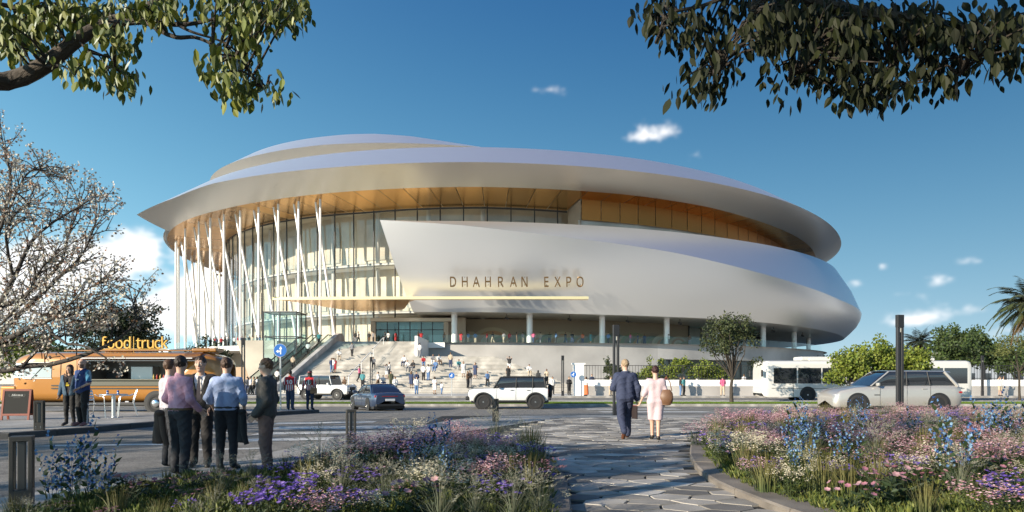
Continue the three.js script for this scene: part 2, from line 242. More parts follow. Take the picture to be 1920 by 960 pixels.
  // upper terrace behind the shell, its gold panel wall and white band
  const gw = new THREE.Group(); gw.name = 'gold_wall'; hall.add(gw);
  for (let f = 12.3; f < 84; f += 2.6) new MB().loft([ringRow(68, 71, (q) => lerp(24.6, 23.6, clamp((q - 12) / 50)), f + .05, f + 2.55, 3), ringRow(68, 71, (q) => hGold(q) - .34, f + .05, f + 2.55, 3)]).build('wall_panel', bronzeMats[Math.floor(hash2(f * 10, 8) * 4)], gw);
  new MB().loft([ringRow(67.6, 70.6, 19, 12, 90, 60), ringRow(67.6, 70.6, 24.6, 12, 90, 60)]).build('terrace_wall', M.offWhite, gw);
  new MB().loft([[ringP(68, 71, 12.2, 21), ringP(60.8, 65.8, 12.2, 21)], [ringP(68, 71, 12.2, 27.6), ringP(60.8, 65.8, 12.2, 27.6)]]).build('return_wall', M.beige, gw);
  new MB().loft([ringRow(76, 78.5, 19, -9.2, 90, 60), ringRow(60, 60, 19, -9.2, 90, 60)]).build('terrace_floor', M.greyWall, gw);
  // curtain wall: panes between dark mullions
  const cw = new THREE.Group(); cw.name = 'curtain_wall'; hall.add(cw);
  const rows = [[PLAZA + .05, 11.55], [11.55, 19.35], [19.35, 28.4]], glassM = [0, 1, 2].map((k) => { const m = M.glass.clone(); m.color.multiplyScalar(.90 + k * .035); return m; });
  const step = 3.4; let col = 0;
  for (let f = -105; f < 12; f += step, col++) {
    rows.forEach(([y0, y1], r) => { if (r === 0 && f > -11) return; const g1 = Math.min(f + step, 12.1); new MB().loft([ringRow(61, 66, y0, f, g1, 2), ringRow(61, 66, y1, f, g1, 2)]).build('pane', glassM[(col * 7 + r * 5) % 3], cw); });
    new MB().cyl(ringP(61.1, 66.1, f, f > -11 ? 11.5 : PLAZA), ringP(61.1, 66.1, f, 28.3), .11, .11, 6).build('mullion', M.dark, cw);
  }
  new MB().loft([ringRow(61.25, 66.25, (f) => hGoldIn(f) - .38, -105, 12, 60), ringRow(61.25, 66.25, (f) => hGoldIn(f) - .1, -105, 12, 60)]).build('head_frame', M.dark, cw);
  // inside: floors, drum wall, ceiling, columns
  const inn = new THREE.Group(); inn.name = 'foyer'; hall.add(inn);
  for (const [y, a] of [[11.4, 59.4], [19.2, 59.4]]) new MB().loft([ringRow(55, 59.4, y + .3, -140, 30, 90), ringRow(a, a + 4.6, y + .3, -140, 30, 90), ringRow(a, a + 4.6, y - .3, -140, 30, 90), ringRow(55, 59.4, y - .3, -140, 30, 90)]).build('gallery_floor', M.white, inn);
  for (const y of [11.7, 19.5]) new MB().loft([ringRow(59.2, 63.9, y, -140, 12, 80), ringRow(59.2, 63.9, y + 1.05, -140, 12, 80)]).build('gallery_glass', M.glass, inn);
  new MB().loft([ringRow(56.6, 61, PLAZA, -150, 60, 90), ringRow(56.6, 61, 30, -150, 60, 90)]).build('drum_wall', M.foyer, inn);
  new MB().loft([ringRow(44, 46, 28.2, -150, 60, 90), ringRow(60.9, 65.9, 28.2, -150, 60, 90)]).build('foyer_ceiling', M.foyer, inn);
  for (let f = -95; f < 8; f += 8.6) new MB().cyl(ringP(58.0, 62.6, f, PLAZA), ringP(58.0, 62.6, f, 28), .34, .34, 12).build('foyer_column', M.offWhite, inn);
  for (let f = -90; f < 10; f += 11) { new MB().loft([ringRow(56.8, 61.2, 12.5, f, f + 6, 5), ringRow(56.8, 61.2, 17.6, f, f + 6, 5)]).build('wall_panel', M.cream, inn); new MB().loft([ringRow(56.8, 61.2, 20.5, f + 3, f + 9, 5), ringRow(56.8, 61.2, 26.4, f + 3, f + 9, 5)]).build('wall_panel', M.cream, inn); }
  // podium terrace: disc, slab edge, walls below
  const pod = new MB().loft([full(75, 75, PLAZA), full(40, 40, PLAZA)], null, true).build('terrace', M.paleStone, hall);
  new MB().loft([ringRow(75, 75, PLAZA - .75, -185, -4, 90), ringRow(75.02, 75.02, PLAZA, -185, -4, 90)]).build('slab_edge', M.white, pod);
  new MB().loft([ringRow(70, 70, PLAZA - .9, -185, -4, 60), ringRow(75, 75, PLAZA - .75, -185, -4, 60)]).build('slab_underside', M.offWhite, pod);
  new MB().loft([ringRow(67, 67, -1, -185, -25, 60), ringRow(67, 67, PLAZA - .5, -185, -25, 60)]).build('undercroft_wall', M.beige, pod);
  const wf0 = phiAt(786, 74, 74);
  new MB().loft([ringRow(74.4, 74.4, -1, wf0, 20.2, 30), ringRow(74.4, 74.4, PLAZA + .02, wf0, 20.2, 30)]).build('terrace_wall', M.greyWall, pod);
  new MB().loft([ringRow(74.4, 74.4, 3.95, 20.2, 190, 90), ringRow(74.4, 74.4, PLAZA + .02, 20.2, 190, 90)]).build('terrace_wall', M.greyWall, pod);
  new MB().loft([ringRow(70.5, 70.5, 3.97, 19.5, 190, 60), ringRow(74.4, 74.4, 3.97, 19.5, 190, 60)]).build('shopfront_ceiling', M.white, pod);
  // shopfront below the terrace, right of the steps
  for (let f = 20.2; f < 70; f += 3.1) { new MB().loft([ringRow(71.5, 71.5, -.5, f + .06, f + 3.04, 2), ringRow(71.5, 71.5, 3.95, f + .06, f + 3.04, 2)]).build('shop_pane', M.tealGlass, pod); new MB().cyl(ringP(71.6, 71.6, f, -.5), ringP(71.6, 71.6, f, 3.95), .09, .09, 6).build('shop_mullion', M.dark, pod); }
  new MB().loft([ringRow(66, 66, -.5, 18, 90, 40), ringRow(66, 66, 4, 18, 90, 40)]).build('shop_back_wall', M.greyWall, pod);
  new MB().loft([[ringP(74.4, 74.4, 20.2, -.6), ringP(66, 66, 20.2, -.6)], [ringP(74.4, 74.4, 20.2, 4), ringP(66, 66, 20.2, 4)]]).build('shop_end_wall', M.greyWall, pod);
  // terrace balustrade panes
  const bal = new THREE.Group(); bal.name = 'balustrade'; hall.add(bal);
  for (let f = wf0 + .3; f < 84; f += 2.4) new MB().loft([ringRow(74.1, 74.1, PLAZA, f + .03, f + 2.37, 2), ringRow(74.1, 74.1, PLAZA + 1.12, f + .03, f + 2.37, 2)]).build('pane', M.tealGlass, bal);
  for (let f = -100; f < phiAt(505, 74, 74); f += 2.4) new MB().loft([ringRow(74.2, 74.2, PLAZA, f + .03, f + 2.37, 2), ringRow(74.2, 74.2, PLAZA + 1.12, f + .03, f + 2.37, 2)]).build('pane', M.tealGlass, bal);
  // recessed terrace-level wall under the shell with painted arches
  const cv = document.createElement('canvas'); cv.width = 2048; cv.height = 256; const c2 = cv.getContext('2d'); c2.fillStyle = '#a5937c'; c2.fillRect(0, 0, 2048, 256);
  const R = rng(77), cols = ['#b9a98c', '#8f9472', '#b98f6a', '#9a8b79', '#c2b49a', '#7f8676'];
  for (let i = 0; i < 26; i++) { const x = i * 80 + R() * 40, y = 256 - R() * 60, r0 = 60 + R() * 90; for (let k = 0; k < 4; k++) { c2.fillStyle = cols[(i + k * 2) % 6]; c2.beginPath(); c2.arc(x, y, r0 * (1 - k * .22), Math.PI, 0); c2.lineTo(x + r0 * (1 - k * .22), 256); c2.lineTo(x - r0 * (1 - k * .22), 256); c2.fill(); } }
  const mural = new THREE.CanvasTexture(cv); mural.colorSpace = THREE.SRGBColorSpace;
  { const rowsM = [ringRow(62, 63, PLAZA, -9.5, 34, 40), ringRow(62, 63, 10.4, -9.5, 34, 40)], mb = new MB().loft(rowsM); for (let k = 0; k < 41; k++) { mb.u[k * 2] = k / 40; mb.u[k * 2 + 1] = 0; mb.u[(41 + k) * 2] = k / 40; mb.u[(41 + k) * 2 + 1] = 1; } mb.build('mural_wall', std(lin(1, 1, 1), .7, { map: mural }), hall); }
  for (let f = 34; f < 88; f += 3) { new MB().loft([ringRow(62, 63, PLAZA, f + .06, f + 2.94, 2), ringRow(62, 63, 10.2, f + .06, f + 2.94, 2)]).build('terrace_pane', M.tealGlass, hall); new MB().cyl(ringP(62.1, 63.1, f, PLAZA), ringP(62.1, 63.1, f, 10.2), .12, .12, 6).build('terrace_mullion', M.dark, hall); }
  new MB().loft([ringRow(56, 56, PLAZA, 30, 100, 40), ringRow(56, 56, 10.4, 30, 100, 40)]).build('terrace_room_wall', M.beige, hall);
  // round columns carrying the shell
  for (const x of [852, 993, 1129, 1250, 1345, 1431, 1489, 1525, 1547]) { const f = phiAt(x, 71.5, 71.5), mb = new MB(); mb.cyl(ringP(71.5, 71.5, f, PLAZA), ringP(71.5, 71.5, f, bBot(f) + .2), .44, .44, 20); mb.build('round_column', M.columnWhite, hall); }
  // small spotlights below the shell
  for (const x of [950, 1068, 1177, 1275, 1450, 1505]) { const f = phiAt(x, 73.5, 72.5), p = ringP(73.5, 72.5, f, bBot(f) - .35); new MB().cyl(p, p.clone().add(V(0, .45, 0)), .05, .05, 6).cyl(p.clone().add(V(-.25, -.1, .1)), p.clone().add(V(.25, -.25, -.1)), .16, .16, 8).build('spotlight', M.black, hall); }
  // slender V columns under the roof edge
  [[347.5, 28], [373, 34], [394.6, 36], [420, 38], [450.6, 38], [485, 38], [522, 36], [560, 34], [600.6, 30]].forEach(([x, dx]) => {
    const f = phiAt(x, 71, 72), fs = phiAt(x - 9, 70, 71), fb = phiAt(x + dx, 66.5, 69.5);
    new MB().cyl(ringP(71, 72, f, PLAZA), ringP(71, 72, f, hGold(f) - .1), .22, .18, 12).build('slender_column', M.columnWhite, hall);
    new MB().cyl(ringP(66.5, 69.5, fb, PLAZA), ringP(70, 71, fs, hGold(fs) - .1), .22, .18, 12).build('raking_column', M.columnWhite, hall);
  });
  for (const f of [-64, -70, -77, -84, -92]) { new MB().cyl(ringP(71, 72, f, PLAZA), ringP(71, 72, f, hGold(f) - .1), .30, .24, 10).build('slender_column', M.columnWhite, hall); new MB().cyl(ringP(67, 70, f + 5, PLAZA), ringP(70, 71, f - 1, hGold(f) - .1), .30, .24, 10).build('raking_column', M.columnWhite, hall); }
  // entrance canopy: a pale gold blade, deep on the left, a fin across the shell on the right
  {
    const y0 = 11.55, y1 = 12.05, D = 92.2, xl = -32.2, xr = 10.2, F = [], Bk = [];
    for (let k = 0; k <= 40; k++) { const X = lerp(xl, xr, k / 40); F.push([X, D + .012 * (X - 0) * (X - 0) * .08]); const u = clamp((X - CX) / 61, -.98, .98); const inD = CZ - 66 * Math.sqrt(1 - u * u); Bk.push([X, X < -17.5 ? lerp(D + .7, inD + .4, sstep(xl, xl + 9, X)) : X < -13 ? lerp(inD + .4, 93.4, sstep(-17.5, -13, X)) : 93.4]); }
    const rw = (A, y) => A.map(([X, d]) => P(X, d, y)), cn = new MB().loft([rw(F, y1), rw(Bk, y1)]).build('entrance_canopy', M.paleGold, hall);
    new MB().loft([rw(F, y0 + .12), rw(F, y1)]).build('canopy_edge', M.paleGold, cn);
    new MB().loft([rw(Bk, y0 + .12), rw(F, y0 + .12)]).build('canopy_soffit', M.gold, cn);
    new MB().quad(P(xr, D + .1, y0 + .12), P(xr, 93.4, y0 + .12), P(xr, 93.4, y1), P(xr, D + .1, y1)).build('canopy_end', M.paleGold, cn);
  }
  // entrance portal with glazed doors
  {
    const D = 104, x0 = -20.4, x1 = -10.2, top = 9.55, g = new THREE.Group(); g.name = 'entrance_portal'; hall.add(g);
    new MB().box((x0 + x1) / 2 + .4, top + .3, -(D + 2), x1 - x0 + 2.2, .5, 5.4).build('portal_roof', M.cream, g);
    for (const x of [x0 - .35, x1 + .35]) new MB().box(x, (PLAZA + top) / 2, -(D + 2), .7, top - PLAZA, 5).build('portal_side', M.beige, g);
    const n = 6; for (let k = 0; k < n; k++) { const a = lerp(x0, x1, k / n), b = lerp(x0, x1, (k + 1) / n); for (const [ya, yb] of [[PLAZA + .05, 8.35], [8.4, top]]) new MB().box((a + b) / 2, (ya + yb) / 2, -D, b - a - .12, yb - ya - .06, .03).build('door_pane', M.tealGlass, g); }
    for (let k = 0; k <= n; k++) new MB().box(lerp(x0, x1, k / n), (PLAZA + top) / 2, -D, .13, top - PLAZA, .14).build('door_frame', M.dark, g);
    new MB().box((x0 + x1) / 2, 8.38, -D, x1 - x0 - .14, .12, .12).build('door_transom', M.dark, g);
    new MB().box((x0 + x1) / 2, 8, -(D + 4.2), x1 - x0, 4, .2).build('lobby_wall', M.greyWall, g);
    new MB().box(-8.3, 8.2, -104.8, 2.6, 4.1, .3).build('side_wall', M.beige, g);
  }
  // the sign: raised bronze letters
  const font = await new FontLoader().loadAsync('fonts/droid/droid_sans_regular.typeface.json');
  const bronze = std(lin(.20, .125, .055), .4, { metalness: .6 });
  const sign = new THREE.Group(); sign.name = 'sign'; hall.add(sign);
  [['D', 849.6], ['H', 871.5], ['A', 893], ['H', 915], ['R', 939], ['A', 962.5], ['N', 983.5], ['E', 1024.6], ['X', 1045.6], ['P', 1066.6], ['O', 1087.6]].forEach(([ch, x]) => {
    const g = new TextGeometry(ch, { font, size: 1.36, depth: .2, curveSegments: 8, bevelEnabled: true, bevelSize: -.03, bevelThickness: .02, bevelSegments: 1 }); g.computeBoundingBox(); const bb = g.boundingBox; g.translate(-(bb.min.x + bb.max.x) / 2, -(bb.min.y + bb.max.y) / 2, 0); g.scale(.8, 1, 1);
    const f = phiAt(x, 81.0, 80.7), yc = EYE + (HOR - 528) / FOC * -ringP(81.0, 80.7, f, 0).z, o = part(sign, 'letter', g, bronze); o.position.copy(ringP(81.0, 80.7, f, yc)); o.rotation.order = 'YXZ'; o.rotation.y = -f / 57.3 * .95; o.rotation.x = .4;
    const st = new MB(); for (const yy of [-.5, .5]) st.cyl(V(0, yy, .02), V(0, yy, -.6), .035, .035, 5); const s = st.build('stud', M.dark, o); s.name = 'stud';
  });
}
// ---------- grand stairs ----------
const stairs = thing('grand_stairs', 'broad pale stone steps climbing from the pavement to the hall terrace', 'stairs');
const STEP0 = 70.2, NST = 40, RISE = (PLAZA - gy(70) - .12) / NST, RUN = .62, stepD = (i) => STEP0 + i * RUN, stepH = (i) => gy(70) + .12 + (i + 1) * RISE;
{
  const mats = [0, 1, 2].map((k) => std(lin(.76 + k * .03, .72 + k * .03, .66 + k * .03), .8, { map: rep(texStone, .3) }));
  for (let i = 0; i < NST; i++) {
    const h = stepH(i), d = stepD(i), low = h < 3.95, xr = low ? 6.2 - 2.5 * Math.max(0, h - .6) : -12.1, xl = -23.9, back = low && stepH(i + 1) >= 3.95 ? 98 : 99.5;
    const mb = new MB(); mb.box((xl + xr) / 2, h - RISE / 2 - .2, -(d + 1.28), xr - xl, RISE + .4, 2.4); mb.box((xl + xr) / 2, h - .022, -(d + .3), xr - xl, .045, .6); mb.worldUV().build('step', mats[i % 3], stairs);
  }
  const lo = [...Array(NST).keys()].filter((i) => stepH(i) < 3.95).pop();
  new MB().box(-7.15, stepH(lo) - .2, -(stepD(lo) + 7.5), 9.9, .4, 11).worldUV().build('landing', M.paleStone, stairs);
  new MB().box(-18, PLAZA - .2, -(stepD(NST - 1) + 3.2), 12, .38, 5).worldUV().build('top_landing', M.paleStone, stairs);
  new MB().box(-11.95, (PLAZA + 2.6) / 2, -92.2, .35, PLAZA - 2.0, 11.6).build('cheek_wall', M.white, stairs);
  // handrails
  for (const [a, b] of [[4, 12], [14, 22], [25, 36]]) { const X = -17.2, mb = new MB(), pts = []; for (const i of [a, b]) pts.push(P(X, stepD(i) + .3, stepH(i) + .95)); mb.tube([P(X, stepD(a) - .3, stepH(a) + .95), ...pts, P(X, stepD(b) + 1, stepH(b) + .95)], .05, 6); for (const i of [a, b]) mb.cyl(P(X, stepD(i) + .3, stepH(i)), P(X, stepD(i) + .3, stepH(i) + .95), .04, .04, 6); mb.build('handrail', M.white, stairs); }
}
// ---------- escalators ----------
{
  const y0 = gy(72) + .12, d0 = 74, d1 = 95, top = PLAZA;
  for (const [k, X] of [[0, -28.1], [1, -25.9]].entries()) {
    const e = thing('escalator', k ? 'escalator beside the grand stairs, behind the solid parapet' : 'escalator running up beside the glass lift tower', 'escalator');
    const path = (o) => [P(X[1] + o, d0 - 2, y0 + .9), P(X[1] + o, d0, y0 + .95), P(X[1] + o, d1, top + .95), P(X[1] + o, d1 + 2, top + .95)];
    const tr = new MB(); const n = 34; for (let i = 0; i < n; i++) { const t = i / n; tr.box(X[1], lerp(y0, top, t) - .1, -lerp(d0, d1, t), 1.05, .3, (d1 - d0) / n + .02); } tr.build('tread_band', M.dark, e);
    for (const s of [-1, 1]) {
      const o = s * .68; new MB().tube(path(o), .07, 6).build('handrail', M.black, e);
      new MB().loft([[P(X[1] + o, d0 - 2, y0 + .05), P(X[1] + o, d0, y0 + .05), P(X[1] + o, d1, top + .05), P(X[1] + o, d1 + 2, top + .05)], path(o)]).build('balustrade_glass', M.tealGlass, e);
      new MB().loft([[P(X[1] + o * 1.25, d0 - 2, y0 - .3), P(X[1] + o * 1.25, d0, y0 - .3), P(X[1] + o * 1.25, d1, top - .4), P(X[1] + o * 1.25, d1 + 2, top - .4)], [P(X[1] + o * 1.25, d0 - 2, y0 + .15), P(X[1] + o * 1.25, d0, y0 + .15), P(X[1] + o * 1.25, d1, top + .15), P(X[1] + o * 1.25, d1 + 2, top + .15)]]).build('skirt', M.steel, e);
    }
  }
  const w = thing('stair_parapet', 'thick pale stone parapet wall rising between escalators and grand stairs', 'wall');
  const prof = [[70.6, -.6], [99, -.6], [99, top + .2], [98.6, top + .95], [97.6, top + 1.25], [96, top + 1.2], [72.4, y0 + 1.15], [70.6, y0 + .9]];
  new MB().extrude(prof.map(([d, y]) => [d, y]), .5, new THREE.Matrix4().makeRotationY(Math.PI / 2).setPosition(-24.4, 0, 0), .03).build('parapet', std(lin(.78, .74, .69), .75, { map: rep(texStone, .2) }), w);
}
// ---------- glass lift tower and the leaning podium wall ----------
{
  const x0 = -31.0, x1 = -26.9, d0 = 86.5, d1 = 90.5, top = 9.45, L = thing('glass_lift_tower', 'glass lift tower with dark frame standing beside the escalators', 'lift');
  for (const [a, b, c, d] of [[x0, d0, x1, d0], [x1, d0, x1, d1], [x1, d1, x0, d1], [x0, d1, x0, d0]]) for (const [ya, yb] of [[-.3, 3.2], [3.2, PLAZA + .2], [PLAZA + .2, top]]) for (let k = 0; k < 2; k++) { const m = (t) => [lerp(a, c, t), lerp(b, d, t)], [p, q] = m(k / 2), [r, s] = m((k + 1) / 2); new MB().quad(P(p, q, ya), P(r, s, ya), P(r, s, yb), P(p, q, yb)).build('pane', M.tealGlass, L); }
  const posts = [[x0, d0], [x1, d0], [x1, d1], [x0, d1], [(x0 + x1) / 2, d0], [x1, (d0 + d1) / 2]];
  for (const [x, d] of posts) new MB().box(x, (top - .3) / 2, -d, .12, top + .3, .12).build('frame_post', M.dark, L);
  for (const y of [3.2, PLAZA + .2, top]) new MB().box((x0 + x1) / 2, y, -d0, x1 - x0, .13, .13).box((x0 + x1) / 2, y, -d1, x1 - x0, .13, .13).box(x0, y, -(d0 + d1) / 2, .13, .13, d1 - d0).box(x1, y, -(d0 + d1) / 2, .13, .13, d1 - d0).build('frame_rail', M.dark, L);
  new MB().box((x0 + x1) / 2, top + .05, -(d0 + d1) / 2, x1 - x0 - .2, .1, d1 - d0 - .2).build('tower_roof', M.white, L);
  new MB().rbox((x0 + x1) / 2, 1.4, -(d0 + d1) / 2, 2.2, 2.6, 2.0, .1).build('lift_cabin', M.steel, L);
  const w = thing('podium_wall', 'cream podium wall with a leaning end beside the lift tower', 'wall');
  new MB().extrude([[-36.6, PLAZA], [-31.2, PLAZA], [-31.2, -.6], [-34.2, -.6]], 8, new THREE.Matrix4().setPosition(0, 0, -100), .02).build('wall_block', M.cream, w);
  const b = thing('undercroft_partition', 'dark timber partition in the shade beneath the podium slab', 'wall'); new MB().box(-44, 1.2, -112, 9, 3.4, .3).build('partition', std(lin(.45, .33, .23), .7), b); for (let k = 0; k < 6; k++) new MB().box(-48 + k * 1.6, 1.2, -111.8, .1, 3.4, .12).build('partition_post', M.dark, b);
}
// =====================================================================
// GROUND, ROADS, KERBS, PATH
// =====================================================================
// sheets that follow the fall of the ground: fill a plan polygon [[X,d]..] with a fine grid clipped by rows
function sheet(poly, lift, mat, name, stepD_ = 1.2, parent) {
  const ds = poly.map((p) => p[1]), d0 = Math.min(...ds), d1 = Math.max(...ds), mb = new MB();
  const cross = (d) => { const xs = []; for (let k = 0; k < poly.length; k++) { const [x1, y1] = poly[k], [x2, y2] = poly[(k + 1) % poly.length]; if ((y1 <= d && y2 > d) || (y2 <= d && y1 > d)) xs.push(x1 + (d - y1) / (y2 - y1) * (x2 - x1)); } return xs.sort((a, b) => a - b); };
  const n = Math.max(2, Math.ceil((d1 - d0) / stepD_)), e = 1e-4;
  for (let k = 0; k < n; k++) { const a = lerp(d0, d1, k / n) + e, b = lerp(d0, d1, (k + 1) / n) - e, A = cross(a), Bq = cross(b); for (let j = 0; j + 1 < Math.min(A.length, Bq.length); j += 2) mb.quad(P(A[j], a, gy(a) + lift), P(A[j + 1], a, gy(a) + lift), P(Bq[j + 1], b, gy(b) + lift), P(Bq[j], b, gy(b) + lift)); }
  const q = mb.worldUV().build(name, mat, parent ?? scene); return parent ? q : struct(q);
}
// a line of kerb stones along plan points, each stone a part
function kerbLine(pts, w, h, mat, name, len = 1.0, label, side = 1) {
  const root = new THREE.Group(); root.name = numbered(name); scene.add(root); struct(root, label);
  const L = [0]; for (let k = 1; k < pts.length; k++) L.push(L[k - 1] + Math.hypot(pts[k][0] - pts[k - 1][0], pts[k][1] - pts[k - 1][1]));
  const at = (s) => { let k = 1; while (k < L.length - 1 && L[k] < s) k++; const t = clamp((s - L[k - 1]) / (L[k] - L[k - 1])); return [lerp(pts[k - 1][0], pts[k][0], t), lerp(pts[k - 1][1], pts[k][1], t)]; };
  const n = Math.max(1, Math.round(L[L.length - 1] / len)), seg = len > 2 ? 1 : 2; let rest = null;
  for (let k = 0; k < n; k++) {
    const s0 = L[L.length - 1] * k / n + .008, s1 = L[L.length - 1] * (k + 1) / n - .008, mb = k < 290 ? new MB() : (rest ??= new MB());
    const P0 = [], P1 = []; for (let j = 0; j <= seg; j++) { const a = at(lerp(s0, s1, j / seg)), b = at(lerp(s0, s1, j / seg) + .01), q = at(lerp(s0, s1, j / seg) - .01), tx = b[0] - q[0], td = b[1] - q[1], l = Math.hypot(tx, td) || 1; P0.push(a); P1.push([a[0] - td / l * w * side, a[1] + tx / l * w * side]); }
    const dy = (hash2(k, 7) - .5) * .008, row = (A, y, ch = 0, B2) => A.map((p, j) => { const o = B2 ? [lerp(p[0], B2[j][0], ch), lerp(p[1], B2[j][1], ch)] : p; return P(o[0], o[1], gy(o[1]) + y + dy); });
    mb.loft([row(P0, -.25), row(P0, h - .02)]); mb.loft([row(P0, h - .02), row(P0, h, .06, P1)]); mb.loft([row(P0, h, .06, P1), row(P1, h)]); mb.loft([row(P1, h), row(P1, -.25)]);
    for (const j of [0, seg]) mb.quad(row(P0, -.2)[j], row(P0, h)[j], row(P1, h)[j], row(P1, -.2)[j]);
    if (k < 290) mb.worldUV().build('kerb_stone', mat, root);
  }
  if (rest) { const o = rest.worldUV().build('kerb_stones', mat, root); o.userData.kind = 'stuff'; }
  return root;
}
// base ground to the horizon
{ const mb = new MB(), rows = []; for (const d of [-60, -20, 0, 10, 20, 24, 28, 32, 36, 40, 44, 60, 120, 300, 900, 2500]) rows.push([-2500, -400, -100, 0, 100, 400, 2500].map((x) => P(x, d, gy(Math.max(d, 0)) - .03))); struct(mb.loft(rows).worldUV().build('ground', std(lin(.26, .24, .21), .95, { map: rep(texStone, .1) }))); }
// asphalt: the avenue and the drop-off lane
const edgeL = [[-6.3, -8], [-6.1, 8.2], [-5.3, 9.9], [-4.5, 13.3], [-3.9, 17.4], [-2.9, 19.4], [-1.5, 24.2], [-.4, 25.6], [3, 26.2]];     // asphalt meets the pale pavement
sheet([[-160, 25.9], ...[[-26, 25.9], [-26, -12], [-6.3, -12]], ...edgeL, [160, 26.2], [160, 43.2], [-160, 43.2]], 0, M.asphalt, 'road', .8);
sheet([[-160, 49.5], [160, 49.5], [160, 60.2], [-160, 60.2]], 0, M.asphalt, 'road', 2);
// pale pavement between lane and path
sheet([[-6.3, -8], ...edgeL.slice(1), [160, 26.2], [160, 24.6], [2, 24.6], [-2.3, 15.6], [-2.6, 13.2], [-6, 5], [-6, -8]], .012, M.concrete, 'pavement', .7);
// raised island with the food truck
const isl = [[-60, 14.2], [-30, 14.6], [-15, 15.2], [-11.6, 15.8], [-10.8, 17.6], [-10.3, 19.8], [-9.6, 23], [-9.1, 26], [-8.6, 29.2], [-8.45, 30.4], [-8.7, 31.3], [-9.4, 31.9], [-10.6, 32.2], [-60, 32.4]];
kerbLine(isl.slice(0, 14), .28, .14, M.darkKerb, 'kerb', 1.1, 'dark rounded kerb round the food truck island');
sheet([[-60, 14.46], [-30, 14.86], [-15, 15.46], [-11.8, 16.05], [-11.07, 17.7], [-10.57, 19.85], [-9.87, 23.05], [-9.37, 26], [-8.87, 29.2], [-8.73, 30.35], [-8.92, 31.1], [-9.5, 31.64], [-10.6, 31.93], [-60, 32.13]], .136, M.concrete, 'island_pavement', .6);
// planted median
const kerbMed = kerbLine([[-150, 43.2], [150, 43.2]], .3, .15, M.kerb, 'median_kerb', 1.7, 'pale kerb stones along the front of the median');
kerbLine([[150, 49.6], [-150, 49.6]], .3, .15, M.kerb, 'median_kerb', 3.4, 'pale kerb stones along the back of the median');
sheet([[-150, 43.5], [150, 43.5], [150, 46.3], [-150, 46.3]], .10, std(lin(.05, .075, .02), .95, { map: rep(texStone, .8) }), 'median_soil', 2);
sheet([[-150, 46.3], [150, 46.3], [150, 49.3], [-150, 49.3]], .13, M.paleStone, 'median_path', 2);
// far pavement, before stairs and fence wall
kerbLine([[-150, 60.2], [150, 60.2]], .3, .15, M.kerb, 'pavement_kerb', 2, 'pale kerb stones along the far pavement');
sheet([[-150, 60.48], [150, 60.48], [150, 72], [-150, 72]], .135, M.paleStone, 'far_pavement', 3);
sheet([[-150, 72], [150, 72], [150, 130], [-150, 130]], .05, M.paleStone, 'forecourt', 12);
// road paint
const paint = (poly, name = 'road_marking', road) => sheet(poly, .008, M.paint, name, .8);
{
  const bar = (x0, x1, y0, y1, sk = 0) => { const a = ground(x0, y1), b = ground(x1, y1), d0 = depthOf(y1), d1 = depthOf(y0); paint([[a.x, d0], [b.x, d0 + .25], [b.x + (sk), d1 + .25], [a.x + sk, d1]]); };
  bar(508, 690, 791, 796); bar(500, 775, 799, 806); bar(470, 750, 809, 816); bar(440, 700, 820, 829);
  bar(60, 300, 834, 838, .3); bar(330, 470, 842, 846, .2); bar(300, 420, 812, 815, .2);
  for (const [y0, y1] of [[766.5, 768.2], [771.5, 773.5]]) { const d0 = depthOf(y1), d1 = depthOf(y0); paint([[4.2, d0], [9.4, d0], [9.4, d1], [4.2, d1]]); }
  for (let k = -8; k < 9; k++) if (Math.abs(k * 7 - 7) > 4) paint([[k * 7, 34.6], [k * 7 + 2.6, 34.6], [k * 7 + 2.6, 34.75], [k * 7, 34.75]]);
  paint([[-120, 42.6], [120, 42.6], [120, 42.75], [-120, 42.75]]);
  for (let k = -12; k < 13; k++) paint([[k * 6, 54.6], [k * 6 + 2.6, 54.6], [k * 6 + 2.6, 54.75], [k * 6, 54.75]]);
}
// planting beds: raised kerb ring, soil
const bedA = [[.45, 4.5], [.62, 7.2], [.72, 9.2], [.66, 11.4], [.35, 13.2], [-.65, 14.1], [-1.72, 13.9], [-2.6, 12.9], [-3.14, 11.9], [-3.42, 10.5], [-3.94, 9.6], [-4.5, 9.15], [-4.85, 8.5], [-5.05, 7.6], [-5.1, 6.4], [-5.0, 4.5]];
const bedB = [[3.3, 4.5], [2.78, 7.4], [2.66, 9.2], [2.95, 11.4], [3.45, 13.4], [4.4, 16.6], [6.0, 20.0], [8.6, 22.2], [12, 23.0], [24, 23.3], [24, 4.5]];
function smoothLine(pts, n = 6) { const c = new THREE.CatmullRomCurve3(pts.map(([x, d]) => V(x, 0, d)), false, 'centripetal'); return c.getPoints(pts.length * n).map((p) => [p.x, p.z]); }
const bedAl = smoothLine(bedA), bedBl = smoothLine(bedB.slice(0, 10));
const stoneKerb = std(lin(.27, .235, .20), .8, { map: rep(texStone, .7), bumpMap: rep(texGrit, .8), bumpScale: .003 });
kerbLine(bedAl, .34, .10, stoneKerb, 'bed_kerb', 1.3, 'curved brown stone edging round the flower bed beside the lane', 1);
kerbLine(bedBl, .40, .10, stoneKerb, 'bed_kerb', 1.3, 'curved brown stone edging round the wide flower bed by the lamp post', -1);
const soil = std(lin(.035, .03, .02), 1, { map: rep(texAsphalt, 1.2) });
sheet([...bedAl], .07, soil, 'bed_soil', .5); sheet([...bedBl, [24, 4.5]], .07, soil, 'bed_soil', .5);
